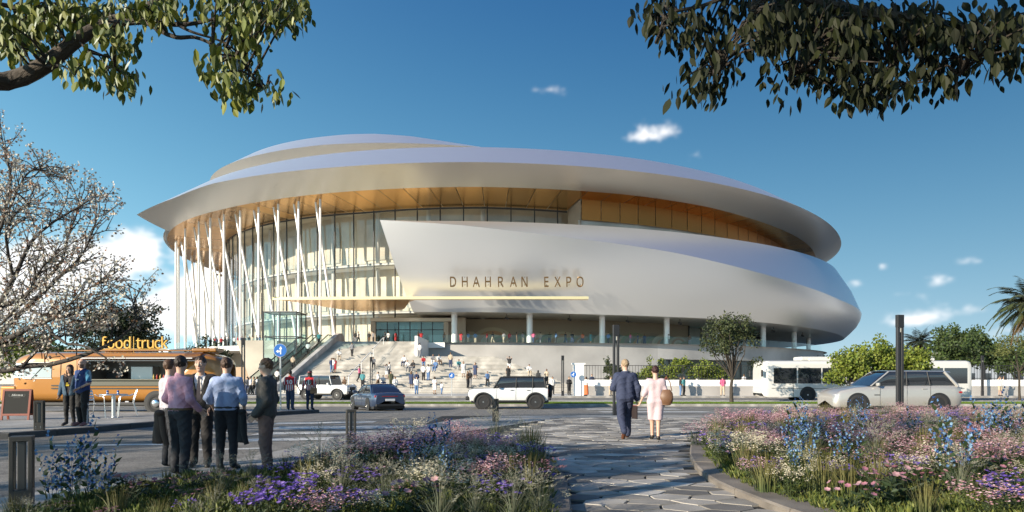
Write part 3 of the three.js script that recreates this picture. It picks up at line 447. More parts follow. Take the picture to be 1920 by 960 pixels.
// ---------- paving: irregular six-sided setts, each its own stone ----------
{
  const path = new THREE.Group(); path.name = numbered('path'); scene.add(path); struct(path, 'path of pale and dark grey six-sided paving stones');
  sheet([[-2.6, -6], [6, -6], [6, 26], [-2.6, 26]], .001, std(lin(.035, .033, .03), .95, { map: rep(texAsphalt, 1) }), 'joint_bed', .8, path);
  const inPoly = (poly, x, d) => { let c = false; for (let i = 0, j = poly.length - 1; i < poly.length; j = i++) { const [xi, yi] = poly[i], [xj, yj] = poly[j]; if ((yi > d) !== (yj > d) && x < (xj - xi) * (d - yi) / (yj - yi) + xi) c = !c; } return c; };
  const A2 = [...bedAl], B2 = [...bedBl, [24, 4.5]], leftEdge = (d) => d < 13.6 ? -3 : lerp(-1.45, 1.5, (d - 13.6) / 11), stones = [];
  const mats = [[.58, .535, .475], [.40, .37, .325], [.27, .25, .225], [.70, .655, .585], [.48, .44, .385], [.20, .188, .172]].map(([r, g, b]) => std(lin(r, g, b), .72, { map: rep(texStone, .55), bumpMap: rep(texGrit, .6), bumpScale: .002 }));
  const cw = .53, ch = .315, R = rng(9), J = (i, j, s) => [(hash2(i, j, s) - .5) * .15, (hash2(i, j, s + 50) - .5) * .07];
  for (let j = 5; j < 80; j++) for (let i = -10; i < 40; i++) {
    const ox = (j % 2) * cw * .5, x = i * cw + ox - .8, d = j * ch;
    if (d > 24.5 || d < 5 || x < leftEdge(d) + .2) continue; if (inPoly(A2, x, d) || inPoly(B2, x, d) || inPoly(A2, x + .3, d) && x < 1 || x > 7.5 && d < 24) continue;
    // hexagon corners shared with neighbours through jitter hashed on the lattice
    const v = (gx, gj, up) => { const [a, b] = J(Math.round(gx * 4), gj * 2 + up, 11); return [x + (gx - (i + ox / cw)) * cw + a, d + (gj - j) * ch + (up ? ch * .5 : -ch * .5) * .62 + b]; };
    const c = i + ox / cw, q = [v(c - .5, j, 0), v(c, j - 1, 1), v(c + .5, j, 0), v(c + .5, j, 1), v(c, j + 1, 0), v(c - .5, j, 1)];
    stones.push({ x, d, q, i, j });
  }
  stones.sort((a, b) => a.d - b.d);
  const rest = mats.map(() => new MB());
  stones.forEach(({ x, d, q, i, j }, k) => {
    const cx = q.reduce((s, p) => s + p[0], 0) / 6, cd = q.reduce((s, p) => s + p[1], 0) / 6, mi = Math.floor(hash2(i, j, 99) * 6), near = k < 300, mb = near ? new MB() : rest[mi], h = .02 + hash2(i, j, 4) * .004, tx = (hash2(i, j, 61) - .5) * .006, td = (hash2(i, j, 62) - .5) * .006;
    const ins = (g) => q.map(([a, b]) => { const L = Math.hypot(a - cx, b - cd); return [a + (cx - a) / L * g, b + (cd - b) / L * g]; }), top = ins(.021), low = ins(.010), T = ([a, b], y) => P(a, b, gy(b) + y + (a - cx) * tx + (b - cd) * td);
    const c0 = T([cx, cd], h); for (let s = 0; s < 6; s++) { const n = (s + 1) % 6; const g = new THREE.BufferGeometry(); g.setAttribute('position', new THREE.Float32BufferAttribute([c0, T(top[s], h), T(top[n], h)].flatMap((p) => [p.x, p.y, p.z]), 3)); g.setAttribute('normal', new THREE.Float32BufferAttribute([0, 1, 0, 0, 1, 0, 0, 1, 0], 3)); g.setIndex([0, 1, 2]); mb.geo(g); mb.quad(T(low[s], -.02), T(low[n], -.02), T(top[n], h), T(top[s], h)); }
    if (near) { mb.worldUV(); for (let t = 0; t < mb.u.length; t += 2) { mb.u[t] += hash2(i, j, 1) * 9; mb.u[t + 1] += hash2(i, j, 2) * 9; } mb.build('paving_stone', mats[mi], path); }
  });
  rest.forEach((mb, k) => { if (mb.i.length) mb.worldUV().build('paving_stones', mats[k], path).userData.kind = 'stuff'; });
}
// ---------- the long street wall with its railing ----------
{
  const D = 62.6, g0 = gy(62) + .13, w = thing('street_wall', 'long low white-topped grey wall with black railing beside the pavement', 'wall');
  const xs = []; for (let x = 6.4; x < 62; x += 9.1) xs.push(x);
  xs.forEach((x, k) => {
    const x1 = Math.min(x + 9.1, 62) - .02; new MB().box((x + x1) / 2, g0 + .42, -D - .1, x1 - x, .84, .3).worldUV().build('wall_base', M.greyWall, w);
    new MB().extrude([[-.22, 0], [.16, 0], [.16, .50], [-.05, .58], [-.22, .58]].map(([a, b]) => [a, b]), x1 - x, new THREE.Matrix4().makeRotationY(Math.PI / 2).setPosition(x, g0 + .84, -D - .1), 0).build('coping', M.white, w);
    const r = new THREE.Group(); r.name = 'railing'; w.add(r); new MB().box((x + x1) / 2, g0 + 2.72, -D - .18, x1 - x, .05, .05).box((x + x1) / 2, g0 + 1.55, -D - .18, x1 - x, .05, .05).build('rail', M.black, r);
    for (let q = x + .1; q < x1; q += .26) new MB().box(q, g0 + 2.07, -D - .18, .028, 1.3, .028).build('bar', M.black, r);
    new MB().box(x1, g0 + 2.07, -D - .18, .09, 1.4, .09).build('post', M.black, r);
  });
  new MB().box(6.0, g0 + 1.4, -D - .05, .95, 2.8, .5).build('end_pillar', M.white, w); new MB().box(6.0, g0 + 2.87, -D - .05, 1.2, .14, .65).build('pillar_cap', M.white, w);
}
// =====================================================================
// TREES, SHRUBS AND FLOWER BEDS
// =====================================================================
class LeafB {
  constructor() { this.p = []; this.n = []; this.c = []; this.i = []; }
  // a leaf folded along its midrib: base, two sides, tip
  leaf(b, dir, side, len, wid, col, fold = .18, droop = 0) {
    const o = this.p.length / 3, nx = dir.y * side.z - dir.z * side.y, ny = dir.z * side.x - dir.x * side.z, nz = dir.x * side.y - dir.y * side.x, m = .45;
    const put = (x, y, z, w) => { this.p.push(x, y, z); this.n.push(nx + side.x * w, ny + side.y * w, nz + side.z * w); this.c.push(col.r, col.g, col.b); };
    put(b.x, b.y, b.z, 0);
    put(b.x + dir.x * len * m + side.x * wid - nx * fold * wid, b.y + dir.y * len * m + side.y * wid - ny * fold * wid, b.z + dir.z * len * m + side.z * wid - nz * fold * wid, .5);
    put(b.x + dir.x * len, b.y + dir.y * len - droop * len, b.z + dir.z * len, 0);
    put(b.x + dir.x * len * m - side.x * wid - nx * fold * wid, b.y + dir.y * len * m - side.y * wid - ny * fold * wid, b.z + dir.z * len * m - side.z * wid - nz * fold * wid, -.5);
    this.i.push(o, o + 2, o + 1, o, o + 3, o + 2);
  }
  // a narrow blade in segments along pts
  blade(pts, wid, c0, c1) {
    const n = pts.length; let sd = V(pts[n - 1].z - pts[0].z, 0, pts[0].x - pts[n - 1].x); if (sd.lengthSq() < 1e-6) sd.set(1, 0, .3); sd.normalize();
    const o = this.p.length / 3;
    pts.forEach((q, k) => { const t = k / (n - 1), w = wid * (1 - t * .92) * .5, c = [lerp(c0.r, c1.r, t), lerp(c0.g, c1.g, t), lerp(c0.b, c1.b, t)]; this.p.push(q.x + sd.x * w, q.y, q.z + sd.z * w, q.x - sd.x * w, q.y, q.z - sd.z * w); this.n.push(-sd.z, .5, sd.x, -sd.z, .5, sd.x); this.c.push(...c, ...c); });
    for (let k = 0; k < n - 1; k++) { const a = o + k * 2; this.i.push(a, a + 2, a + 1, a + 2, a + 3, a + 1); }
  }
  geometry() { const g = new THREE.BufferGeometry(); g.setAttribute('position', new THREE.Float32BufferAttribute(this.p, 3)); g.setAttribute('normal', new THREE.Float32BufferAttribute(this.n, 3)); g.setAttribute('color', new THREE.Float32BufferAttribute(this.c, 3)); g.setIndex(this.i); g.normalizeNormals(); return g; }
  get tris() { return this.i.length / 3; }
}
const leafMat = new THREE.MeshPhysicalMaterial({ color: lin(1, 1, 1), vertexColors: true, roughness: .62, transmission: .3, thickness: 0, ior: 1.35 });
const waxMat = new THREE.MeshPhysicalMaterial({ color: lin(1, 1, 1), vertexColors: true, roughness: .6, specularIntensity: .35, transmission: .15, thickness: 0 });
const petalMat = new THREE.MeshPhysicalMaterial({ color: lin(1, 1, 1), vertexColors: true, roughness: .7, transmission: .25, thickness: 0, ior: 1.3 });
const barkMat = std(lin(.085, .068, .052), .9, { map: rep(texStone, 1), bumpMap: rep(texBump, 2), bumpScale: .02 });
const paleBark = std(lin(.20, .16, .12), .9, { map: rep(texStone, 1), bumpMap: rep(texBump, 2), bumpScale: .02 });
const rdir = (R) => { const z = R() * 2 - 1, a = R() * 6.2832, s = Math.sqrt(1 - z * z); return V(s * Math.cos(a), z, s * Math.sin(a)); };
const vary = (R, c, k = .25) => { const f = 1 + (R() - .5) * 2 * k; return { r: c[0] * f * (1 + (R() - .5) * .16), g: c[1] * f, b: c[2] * f * (1 + (R() - .5) * .2) }; };
function side_(R, d) { const s = rdir(R).cross(d); return s.lengthSq() < 1e-4 ? V(1, 0, 0) : s.normalize(); }
// limbs grown from a base towards points of the crown; returns twig ends
function growLimbs(mb, base, targets, r0, R, trunkTop) {
  const fork = trunkTop;
  mb.tube([base, base.clone().lerp(fork, .35).add(V((R() - .5) * .12, 0, (R() - .5) * .12)), base.clone().lerp(fork, .7).add(V((R() - .5) * .15, 0, (R() - .5) * .15)), fork], [r0 * 1.25, r0, r0 * .86, r0 * .72], 8);
  for (const t of targets) { const m = fork.clone().lerp(t, .45); m.y += (R() - .2) * .12 * fork.distanceTo(t); m.x += (R() - .5) * .2 * fork.distanceTo(t); mb.tube([fork.clone().add(V(0, -.15, 0)), fork.clone().lerp(m, .5), m, m.clone().lerp(t, .55).add(V((R() - .5) * .2, 0, (R() - .5) * .2)), t], [r0 * .5, r0 * .36, r0 * .26, r0 * .16, r0 * .06], 5); }
}
// a tree: trunk > limbs; crown of leaf-sized faces in uneven clumps
function tree(name, label, pos, o, group) {
  const t = thing(name, label, o.cat ?? 'tree', pos, 0, group), R = rng(o.seed), mb = new MB(), lb = new LeafB(), clumps = [];
  const cy = o.h - o.ry;
  for (let k = 0; k < o.n; k++) { let d = rdir(R); if (d.y < -.55) d.y *= -.6; const rr = Math.pow(R(), .42), lump = 1 + (vnoise(d.x * 2.3 + 9, d.z * 2.3 + d.y * 2, o.seed) - .5) * .75; clumps.push(V(d.x * o.rx * rr * lump, cy + d.y * o.ry * rr * lump, d.z * o.rx * rr * lump)); }
  const th = o.fork ?? cy - o.ry * .75, stems = o.stems ?? 1;
  for (let s = 0; s < stems; s++) { const bx = stems > 1 ? (R() - .5) * .5 : 0, sel = clumps.filter((_, k) => k % stems === s).filter((_, k) => k % Math.max(1, Math.floor(o.n / stems / (o.limbs ?? 9))) === 0); growLimbs(mb, V(bx * .5, -.1, bx * .3), sel, o.r ?? .14, R, V(bx + (R() - .5) * .2, th, (R() - .5) * .2)); }
  mb.build('trunk', o.bark ?? barkMat, t);
  for (const c of clumps) for (let k = 0; k < o.leaves; k++) { const d = rdir(R), q = c.clone().addScaledVector(d, o.cr * Math.pow(R(), .5)), ld = rdir(R).add(V(0, -.25, 0)).normalize(); lb.leaf(q, ld, side_(R, ld), o.size * (.7 + R() * .6), o.size * (o.wide ?? .3), vary(R, o.cols[Math.floor(R() * o.cols.length)], .3)); }
  part(t, 'crown', lb.geometry(), o.mat ?? leafMat);
  return t;
}
const GREEN = [[.045, .075, .016], [.06, .09, .02], [.035, .06, .018]], OLIVE = [[.05, .066, .02], [.066, .08, .026], [.04, .055, .018]], LIME = [[.16, .20, .025], [.20, .235, .035], [.12, .165, .022]], DEEP = [[.02, .035, .012], [.028, .045, .014], [.016, .028, .01]];
{
  const at = (x, d) => P((x - 960) / FOC * d, d, gy(d) + .1);
  tree('street_tree', 'slender airy street tree on the grass median, before the round columns', at(1372, 45.2), { seed: 11, h: 6.5, rx: 1.75, ry: 2.5, n: 62, leaves: 60, cr: .42, size: .17, cols: OLIVE, r: .12, limbs: 16, fork: 1.7, wide: .32 });
  [[1597, 46, 3.5, 1.4, 1.4], [1652, 46.4, 4.3, 1.6, 1.8], [1700, 46.2, 3.8, 1.3, 1.5]].forEach(([x, d, h, rx, ry], k) => tree('median_shrub_tree', ['low bushy yellow-green tree on the median beside the bus front', 'tallest bushy yellow-green tree on the median before the bus', 'bushy yellow-green tree on the median right by the tall lamp post'][k], at(x, d), { seed: 21 + k, h, rx, ry, n: 60, leaves: 58, cr: .45, size: .19, cols: LIME, r: .07, stems: 3, limbs: 6, fork: .9, wide: .42 }));
  [[1152, 65.5, 3.4, 1.1, 1.4, OLIVE], [1222, 66.5, 3.2, 1.5, 1.3, LIME], [1268, 66, 3.6, 1.6, 1.5, LIME], [1318, 65.6, 3.3, 1.3, 1.4, LIME], [1350, 66.4, 2.9, 1.2, 1.1, LIME]].forEach(([x, d, h, rx, ry, c], k) => tree('garden_tree', 'small leafy garden tree behind the railing of the street wall', at(x, d), { seed: 41 + k, h, rx, ry, n: 34, leaves: 46, cr: .42, size: .2, cols: c, r: .06, limbs: 7, fork: .9, wide: .42 }, 'small trees behind the street wall'));
  tree('podium_tree', 'young green tree between the food truck and the hall undercroft', at(397, 56), { seed: 51, h: 4.7, rx: 1.7, ry: 1.7, n: 46, leaves: 52, cr: .42, size: .19, cols: OLIVE, r: .08, limbs: 8, fork: 1.2, wide: .4 });
  tree('shade_tree', 'big dark rounded tree rising behind the food truck sign', at(222, 112), { seed: 61, h: 13.4, rx: 6.6, ry: 5.4, n: 190, leaves: 62, cr: 1.1, size: .42, cols: DEEP, r: .4, limbs: 14, fork: 3, wide: .4 });
  [[40, 70, 6.2, 3.6, LIME], [-70, 75, 7.2, 4, GREEN], [118, 82, 5.6, 3.4, GREEN], [300, 96, 4.6, 3, OLIVE], [-10, 95, 8.6, 5, GREEN]].forEach(([x, d, h, rx, c], k) => tree('background_tree', 'leafy tree in the row behind the food truck', at(x, d), { seed: 71 + k, h, rx, ry: h * .42, n: 90, leaves: 46, cr: .8, size: .36, cols: c, r: .16, limbs: 9, wide: .42 }, 'trees behind the food truck'));
  tree('fig_tree', 'broad dense green tree behind the railing at the far end of the bus', at(1808, 96), { seed: 81, h: 8.5, rx: 5.5, ry: 3.7, n: 170, leaves: 62, cr: .95, size: .36, cols: GREEN, r: .3, limbs: 12, fork: 2.2, wide: .45 });
  [[1905, 92, 5.8, 3.2, GREEN], [1560, 120, 5.2, 4, GREEN], [1480, 130, 5.4, 4, OLIVE], [1960, 100, 8, 4, GREEN]].forEach(([x, d, h, rx, c], k) => tree('background_tree', 'leafy tree in the far row beyond the street wall', at(x, d), { seed: 91 + k, h, rx, ry: h * .42, n: 80, leaves: 44, cr: .85, size: .38, cols: c, r: .16, limbs: 8, wide: .42 }, 'trees beyond the street wall'));
  tree('feathery_tree', 'light feathery tree below the big palm', at(1912, 52), { seed: 97, h: 5.6, rx: 2.0, ry: 1.6, n: 44, leaves: 50, cr: .45, size: .15, cols: [[.10, .12, .03], [.13, .14, .04]], r: .08, limbs: 8, fork: 2.2 });
}
// ---------- palms ----------
function palm(label, pos, h, fl, seed, cols, nf = 34) {
  const t = thing('palm_tree', label, 'palm', pos), R = rng(seed), top = V(.15, h, .1), mb = new MB(); const pts = [], rs = []; for (let k = 0; k <= 12; k++) { pts.push(V(.15 * k / 12, h * k / 12, .1 * k / 12)); rs.push(.27 - .06 * k / 12 + (k % 2) * .02); } mb.tube(pts, rs, 10).build('trunk', paleBark, t);
  for (let f = 0; f < nf; f++) {
    const a = f * 2.39996, e = lerp(1.25, -.75, f / nf) + (R() - .5) * .2, lb = new LeafB(), L = fl * (.85 + R() * .3), rib = [], n = 12; let d = V(Math.cos(a) * Math.cos(e), Math.sin(e), Math.sin(a) * Math.cos(e)), q = top.clone();
    for (let k = 0; k <= n; k++) { rib.push(q.clone()); q.addScaledVector(d, L / n); d.y -= .13; d.normalize(); }
    const c = vary(R, f > nf * .85 ? [.16, .11, .05] : cols, .2);
    lb.blade(rib, .05, c, c);
    for (let k = 1; k <= n; k++) for (let j = 0; j < 3; j++) for (const s of [-1, 1]) { const t2 = (k - j / 3) / n, b = rib[k - 1].clone().lerp(rib[k], 1 - j / 3), dd = rib[k].clone().sub(rib[k - 1]).normalize(), sd = V(-dd.z, 0, dd.x).normalize().multiplyScalar(s), ld = dd.clone().multiplyScalar(.75).add(sd.multiplyScalar(.7)).add(V(0, -.18 - R() * .2, 0)).normalize(); lb.leaf(b, ld, ld.clone().cross(V(0, 1, 0)).normalize(), L * .24 * Math.sin(Math.min(1, t2 * 1.1 + .14) * Math.PI) + .14, .022 * fl / 2, vary(R, [c.r, c.g, c.b], .2), .1, .12); }
    part(t, 'frond', lb.geometry(), leafMat);
  }
}
palm('large date palm with hanging fronds above the feathery tree', P((1930 - 960) / FOC * 46, 46, gy(46)), 6.7, 3.0, 3, [.075, .09, .03], 40);
palm('distant dark date palm behind the bus', P((1722 - 960) / FOC * 105, 105, gy(60)), 7.0, 3.4, 4, [.03, .045, .018], 34);
// ---------- white blossom tree ----------
{
  const D = 16.2, t = thing('blossom_tree', 'white blossoming tree with bare dark branches over the food truck pavement', 'tree', V(0, 0, 0)), R = rng(123), px = (x, y, d) => ray(x, y, d);
  const limbs = [
    [[-150, 700, D], [-60, 700, 15.6], [40, 690, 15.2], [130, 674, 15], [205, 645, 14.8], [255, 600, 14.8], [246, 562, 14.7]],
    [[-150, 690, D], [-30, 640, 15.8], [50, 580, 15.4], [110, 520, 15.2], [158, 470, 15.2], [190, 395, 15]],
    [[-150, 680, D], [-20, 600, 16], [26, 520, 16], [64, 445, 16], [130, 398, 16.2], [175, 372, 16]],
    [[-160, 660, D], [-60, 540, 16.6], [-5, 440, 16.6], [18, 330, 16.4], [6, 262, 16.4]],
    [[-150, 690, D], [0, 640, 15], [80, 606, 14.6], [150, 580, 14.5], [212, 542, 14.4]],
    [[-150, 670, D], [-20, 590, 16.6], [60, 545, 16.8], [110, 500, 17], [128, 440, 17], [152, 378, 17]],
    [[-5, 440, 16.6], [30, 360, 16.2], [62, 318, 16], [92, 330, 15.9]], [[-60, 540, 16.6], [-20, 480, 17], [-30, 380, 17], [-40, 300, 17]],
    [[26, 520, 16], [10, 440, 15.4], [30, 400, 15.2], [58, 380, 15]], [[50, 580, 15.4], [100, 590, 15], [160, 545, 14.8], [196, 530, 14.8]], [[40, 690, 15.2], [90, 640, 14.6], [150, 622, 14.4], [190, 610, 14.4]], [[80, 606, 14.6], [120, 640, 14.2], [170, 655, 14], [200, 672, 14], [186, 690, 14]], [[-30, 640, 15.8], [10, 650, 15], [60, 640, 14.8], [110, 655, 14.6]], [[-40, 640, 15.6], [10, 600, 15], [60, 540, 14.6], [80, 500, 14.6], [110, 470, 14.6]]];
  const mb = new MB(), twigs = [], ends = [];
  const base = P((-170 - 960) / FOC * D, D, gy(D) + .1), fork = px(-150, 690, D);
  mb.tube([base, base.clone().lerp(fork, .5).add(V(.1, 0, 0)), fork], [.26, .21, .19], 10);
  limbs.forEach((L, li) => {
    const c = new THREE.CatmullRomCurve3(L.map((q) => px(...q)), false, 'centripetal'), n = 14, pts = c.getPoints(n), r0 = li < 6 ? .10 : .04; pts.forEach((p, k) => { p.x += (R() - .5) * .05; p.y += (R() - .5) * .05; }); mb.tube(pts, pts.map((_, k) => lerp(r0, .012, Math.pow(k / n, .7))), 6);
    for (let k = 3; k <= n; k++) for (let j = 0; j < (li < 6 ? 4 : 3); j++) { const a = pts[k - 1].clone().lerp(pts[k], R()), dir = pts[k].clone().sub(pts[k - 1]).normalize().multiplyScalar(.7).add(rdir(R).multiplyScalar(.8)).add(V(.1, .22, 0)).normalize(), l = .25 + R() * .7; const m = a.clone().addScaledVector(dir, l * .5).add(V((R() - .5) * .1, .04, (R() - .5) * .1)), e = m.clone().addScaledVector(dir.add(rdir(R).multiplyScalar(.4)).normalize(), l * .5); twigs.push([a, m, e]); ends.push(e, m.clone().lerp(e, .5)); if (R() < .8) { const e2 = m.clone().addScaledVector(rdir(R).add(V(.1, .4, 0)).normalize(), .22 + R() * .25); twigs.push([m, m.clone().lerp(e2, .5), e2]); ends.push(e2); } }
    ends.push(pts[n]);
  });
  const tk = (e) => { const x = 960 + e.x / -e.z * FOC, y = HOR - (e.y - EYE) / -e.z * FOC; return !(y > 618 && x > 96); };
  for (const tw of twigs) if (tk(tw[2])) mb.tube(tw, [.013, .009, .005], 4);
  mb.build('trunk', std(lin(.05, .042, .035), .9), t);
  const lb = new LeafB();
  const keep = (e) => { const x = 960 + e.x / -e.z * FOC, y = HOR - (e.y - EYE) / -e.z * FOC; return !(y > 618 && x > 96 && !(x > 160 && y > 676 && y < 700)); };
  for (const e of ends.filter(keep)) { const n = 4 + Math.floor(R() * 6); for (let k = 0; k < n; k++) { const q = e.clone().addScaledVector(rdir(R), .13 * Math.pow(R(), .5)), ax = rdir(R).add(V(-.2, .4, .3)).normalize(), s = side_(R, ax), u = s.clone().cross(ax), cw = R() < .14 ? vary(R, [.26, .13, .07], .3) : vary(R, [.52, .48, .41], .2); for (let m = 0; m < 5; m++) { const an = m * 1.2566, d = s.clone().multiplyScalar(Math.cos(an)).addScaledVector(u, Math.sin(an)).addScaledVector(ax, .35).normalize(); lb.leaf(q, d, d.clone().cross(ax).normalize(), .036, .012, cw, .1); } } }
  part(t, 'blossom', lb.geometry(), petalMat);
}
// ---------- trees whose boughs hang into the view ----------
function boughTree(label, name, base, fork, limbs, zones, o) {
  const t = thing(name, label, 'tree', V(0, 0, 0)), R = rng(o.seed), mb = new MB(), cand = [];
  mb.tube([base, base.clone().lerp(fork, .4).add(V(.1, 0, .05)), base.clone().lerp(fork, .75), fork], [.24, .2, .18, .16], 10);
  const twigs = [];
  for (const L of limbs) { const pts = new THREE.CatmullRomCurve3(L.p.map((q) => q.isVector3 ? q : ray(...q)), false, 'centripetal').getPoints(20); mb.tube(pts, pts.map((_, k) => lerp(L.r, L.r1 ?? .006, k / 20)), 7); L.pts = pts; }
  // leafy sprays: zones are [x, y, half width, half height, depth, count] in the picture, hung on twigs from the nearest limb
  const all = limbs.flatMap((L) => L.pts);
  for (const [x, y, w, h, d, n] of zones) for (let k = 0; k < n; k++) {
    const c = ray(x + (R() + R() - 1) * w, y + (R() + R() - 1) * h, d + (R() - .5) * (o.deep ?? 1.2)); let bp = all[0]; for (const p of all) if (p.distanceToSquared(c) < bp.distanceToSquared(c)) bp = p;
    if (R() < (o.twig ?? .5)) twigs.push([bp, bp.clone().lerp(c, .5).add(V(0, .05, 0)), c]);
    for (let j = 0; j < o.per; j++) { const q = c.clone().add(V((R() - .5) * .24, (R() - .55) * .16, (R() - .5) * .24)), ld = V((R() - .5) * 1.1, -.75 - R() * .6, (R() - .5) * 1.1).normalize(); cand.push({ q, ld, s: side_(R, ld), len: o.len * (.7 + R() * .55) }); }
  }
  for (const tw of twigs) mb.tube(tw, [.012, .008, .004], 4);
  mb.build('trunk', o.bark ?? barkMat, t);
  // crown out of view above: casts the shade
  const rest = new LeafB(), put = (b, l, w) => b.leaf(l.q, l.ld, l.s, l.len, w, vary(R, o.cols[Math.floor(R() * o.cols.length)], .25), .22, .08);
  const leafG = o.cols.flatMap((c) => [0, 1].map((v) => { const b = new LeafB(); const cc = { r: c[0], g: c[1], b: c[2] }, L = 1; b.p = []; const seg = 4, W = o.wide * (v ? 1.1 : .92); for (let k = 0; k < seg; k++) { const t0 = k / seg, t1 = (k + 1) / seg, wf = (s) => Math.sin(Math.pow(s, .8) * Math.PI) * W, y = (s) => (v ? -.20 : -.06) * s * s; const q = [[t0, wf(t0)], [t1, wf(t1)], [t1, 0], [t0, 0]]; for (const s of [1, -1]) { const oo = b.p.length / 3; for (const [a, w] of q) { b.p.push(w * s, y(a) - w * .25, a * L); b.n.push(-.3 * s, 1, .1); b.c.push(cc.r, cc.g, cc.b); } if (s > 0) b.i.push(oo, oo + 2, oo + 1, oo, oo + 3, oo + 2); else b.i.push(oo, oo + 1, oo + 2, oo, oo + 2, oo + 3); } } return b.geometry(); }));
  cand.sort((a, b) => (-a.q.z / a.len) - (-b.q.z / b.len));
  const step = Math.max(1, cand.length / 300), pick = new Set(); for (let k = 0; k < 300; k++) pick.add(Math.floor(k * step));
  const m4 = new THREE.Matrix4();
  cand.forEach((l, k) => { if (pick.has(k)) { const g = leafG[Math.floor(R() * leafG.length)], o2 = part(t, 'leaf', g, o.mat); const z = l.ld, x = l.s, y = z.clone().cross(x); m4.makeBasis(x, y, z); o2.quaternion.setFromRotationMatrix(m4); o2.position.copy(l.q); o2.scale.setScalar(l.len); } else { const g = leafG[Math.floor(R() * leafG.length)], z = l.ld, x = l.s, y = z.clone().cross(x), n0 = rest.p.length / 3, gp = g.attributes, v = 1 + (R() - .5) * .5; for (let q = 0; q < gp.position.count; q++) { const a = gp.position.getX(q) * l.len, b = gp.position.getY(q) * l.len, c = gp.position.getZ(q) * l.len, na = gp.normal.getX(q), nb = gp.normal.getY(q), nc = gp.normal.getZ(q); rest.p.push(l.q.x + x.x * a + y.x * b + z.x * c, l.q.y + x.y * a + y.y * b + z.y * c, l.q.z + x.z * a + y.z * b + z.z * c); rest.n.push(x.x * na + y.x * nb + z.x * nc, x.y * na + y.y * nb + z.y * nc, x.z * na + y.z * nb + z.z * nc); rest.c.push(gp.color.getX(q) * v, gp.color.getY(q) * v, gp.color.getZ(q) * v); } for (let q = 0; q < g.index.count; q++) rest.i.push(g.index.getX(q) + n0); } });
  for (const [cx, cy, cz, rx, ry, n, den] of o.crown ?? []) for (let k = 0; k < n; k++) { const d = rdir(R), c = V(cx + d.x * rx * Math.cbrt(R()), cy + d.y * ry * Math.cbrt(R()), cz + d.z * rx * Math.cbrt(R())); for (let j = 0; j < den; j++) { const ld = rdir(R).add(V(0, -.4, 0)).normalize(); put(rest, { q: c.clone().addScaledVector(rdir(R), .4 * R()), ld, s: side_(R, ld), len: .16 + R() * .1 }, .05); } }
  part(t, 'leaves', rest.geometry(), o.mat).userData.kind = 'stuff';
  return t;
}
boughTree('tree with yellow-green pointed leaves on a bough over the lane', 'overhanging_tree', V(-5.6, 0, -2.6), V(-5.3, 3.7, -3.6), [
  { p: [V(-5.3, 3.6, -3.6), V(-4.6, 3.75, -4.8), [0, 155, 6], [80, 125, 6], [140, 78, 6.1], [190, 48, 6.2], [270, 18, 6.3], [330, -25, 6.4]], r: .10, r1: .03 }, { p: [[190, 46, 6.2], [270, 40, 6.2], [340, 46, 6.2], [400, 36, 6.2], [470, 10, 6.2]], r: .035 },
  { p: [[270, 40, 6.2], [330, 70, 6], [365, 70, 6], [410, 90, 5.9], [450, 120, 5.8], [500, 165, 5.8]], r: .022 }, { p: [[330, 45, 6.2], [360, 60, 6.1], [420, 80, 6.2], [470, 120, 6.2]], r: .015 }, { p: [[150, 80, 6], [185, 115, 5.9], [215, 130, 5.9]], r: .01 }, { p: [V(-5, 3.8, -4.2), [10, 10, 6.4], [60, 30, 6.4], [140, 50, 6.3]], r: .03 }, { p: [[330, -25, 6.4], [420, -10, 6.4], [540, 10, 6.4]], r: .03 }, { p: [[80, 125, 6], [120, 125, 5.8], [140, 140, 5.8]], r: .012 }],
  [[60, 40, 90, 45, 6.3, 34], [25, 70, 40, 34, 6.1, 16], [130, 125, 36, 26, 5.9, 8], [220, 140, 36, 26, 5.9, 10], [190, 40, 80, 45, 6.3, 22], [300, 14, 90, 30, 6.3, 20], [430, 20, 70, 30, 6.2, 20], [520, 22, 55, 36, 6.2, 26], [470, 55, 60, 26, 6.1, 10], [415, 120, 30, 24, 5.8, 8], [470, 160, 48, 28, 5.8, 16], [440, 95, 40, 20, 5.9, 8], [230, 80, 40, 26, 6.1, 8], [100, 15, 90, 30, 6.5, 20]],
  { seed: 301, per: 11, len: .094, wide: .25, twig: .8, cols: [[.10, .13, .016], [.15, .165, .018], [.075, .10, .016]], mat: leafMat, crown: [[-5.4, 6.6, -4.2, 2.2, 1.3, 90, 7]] });
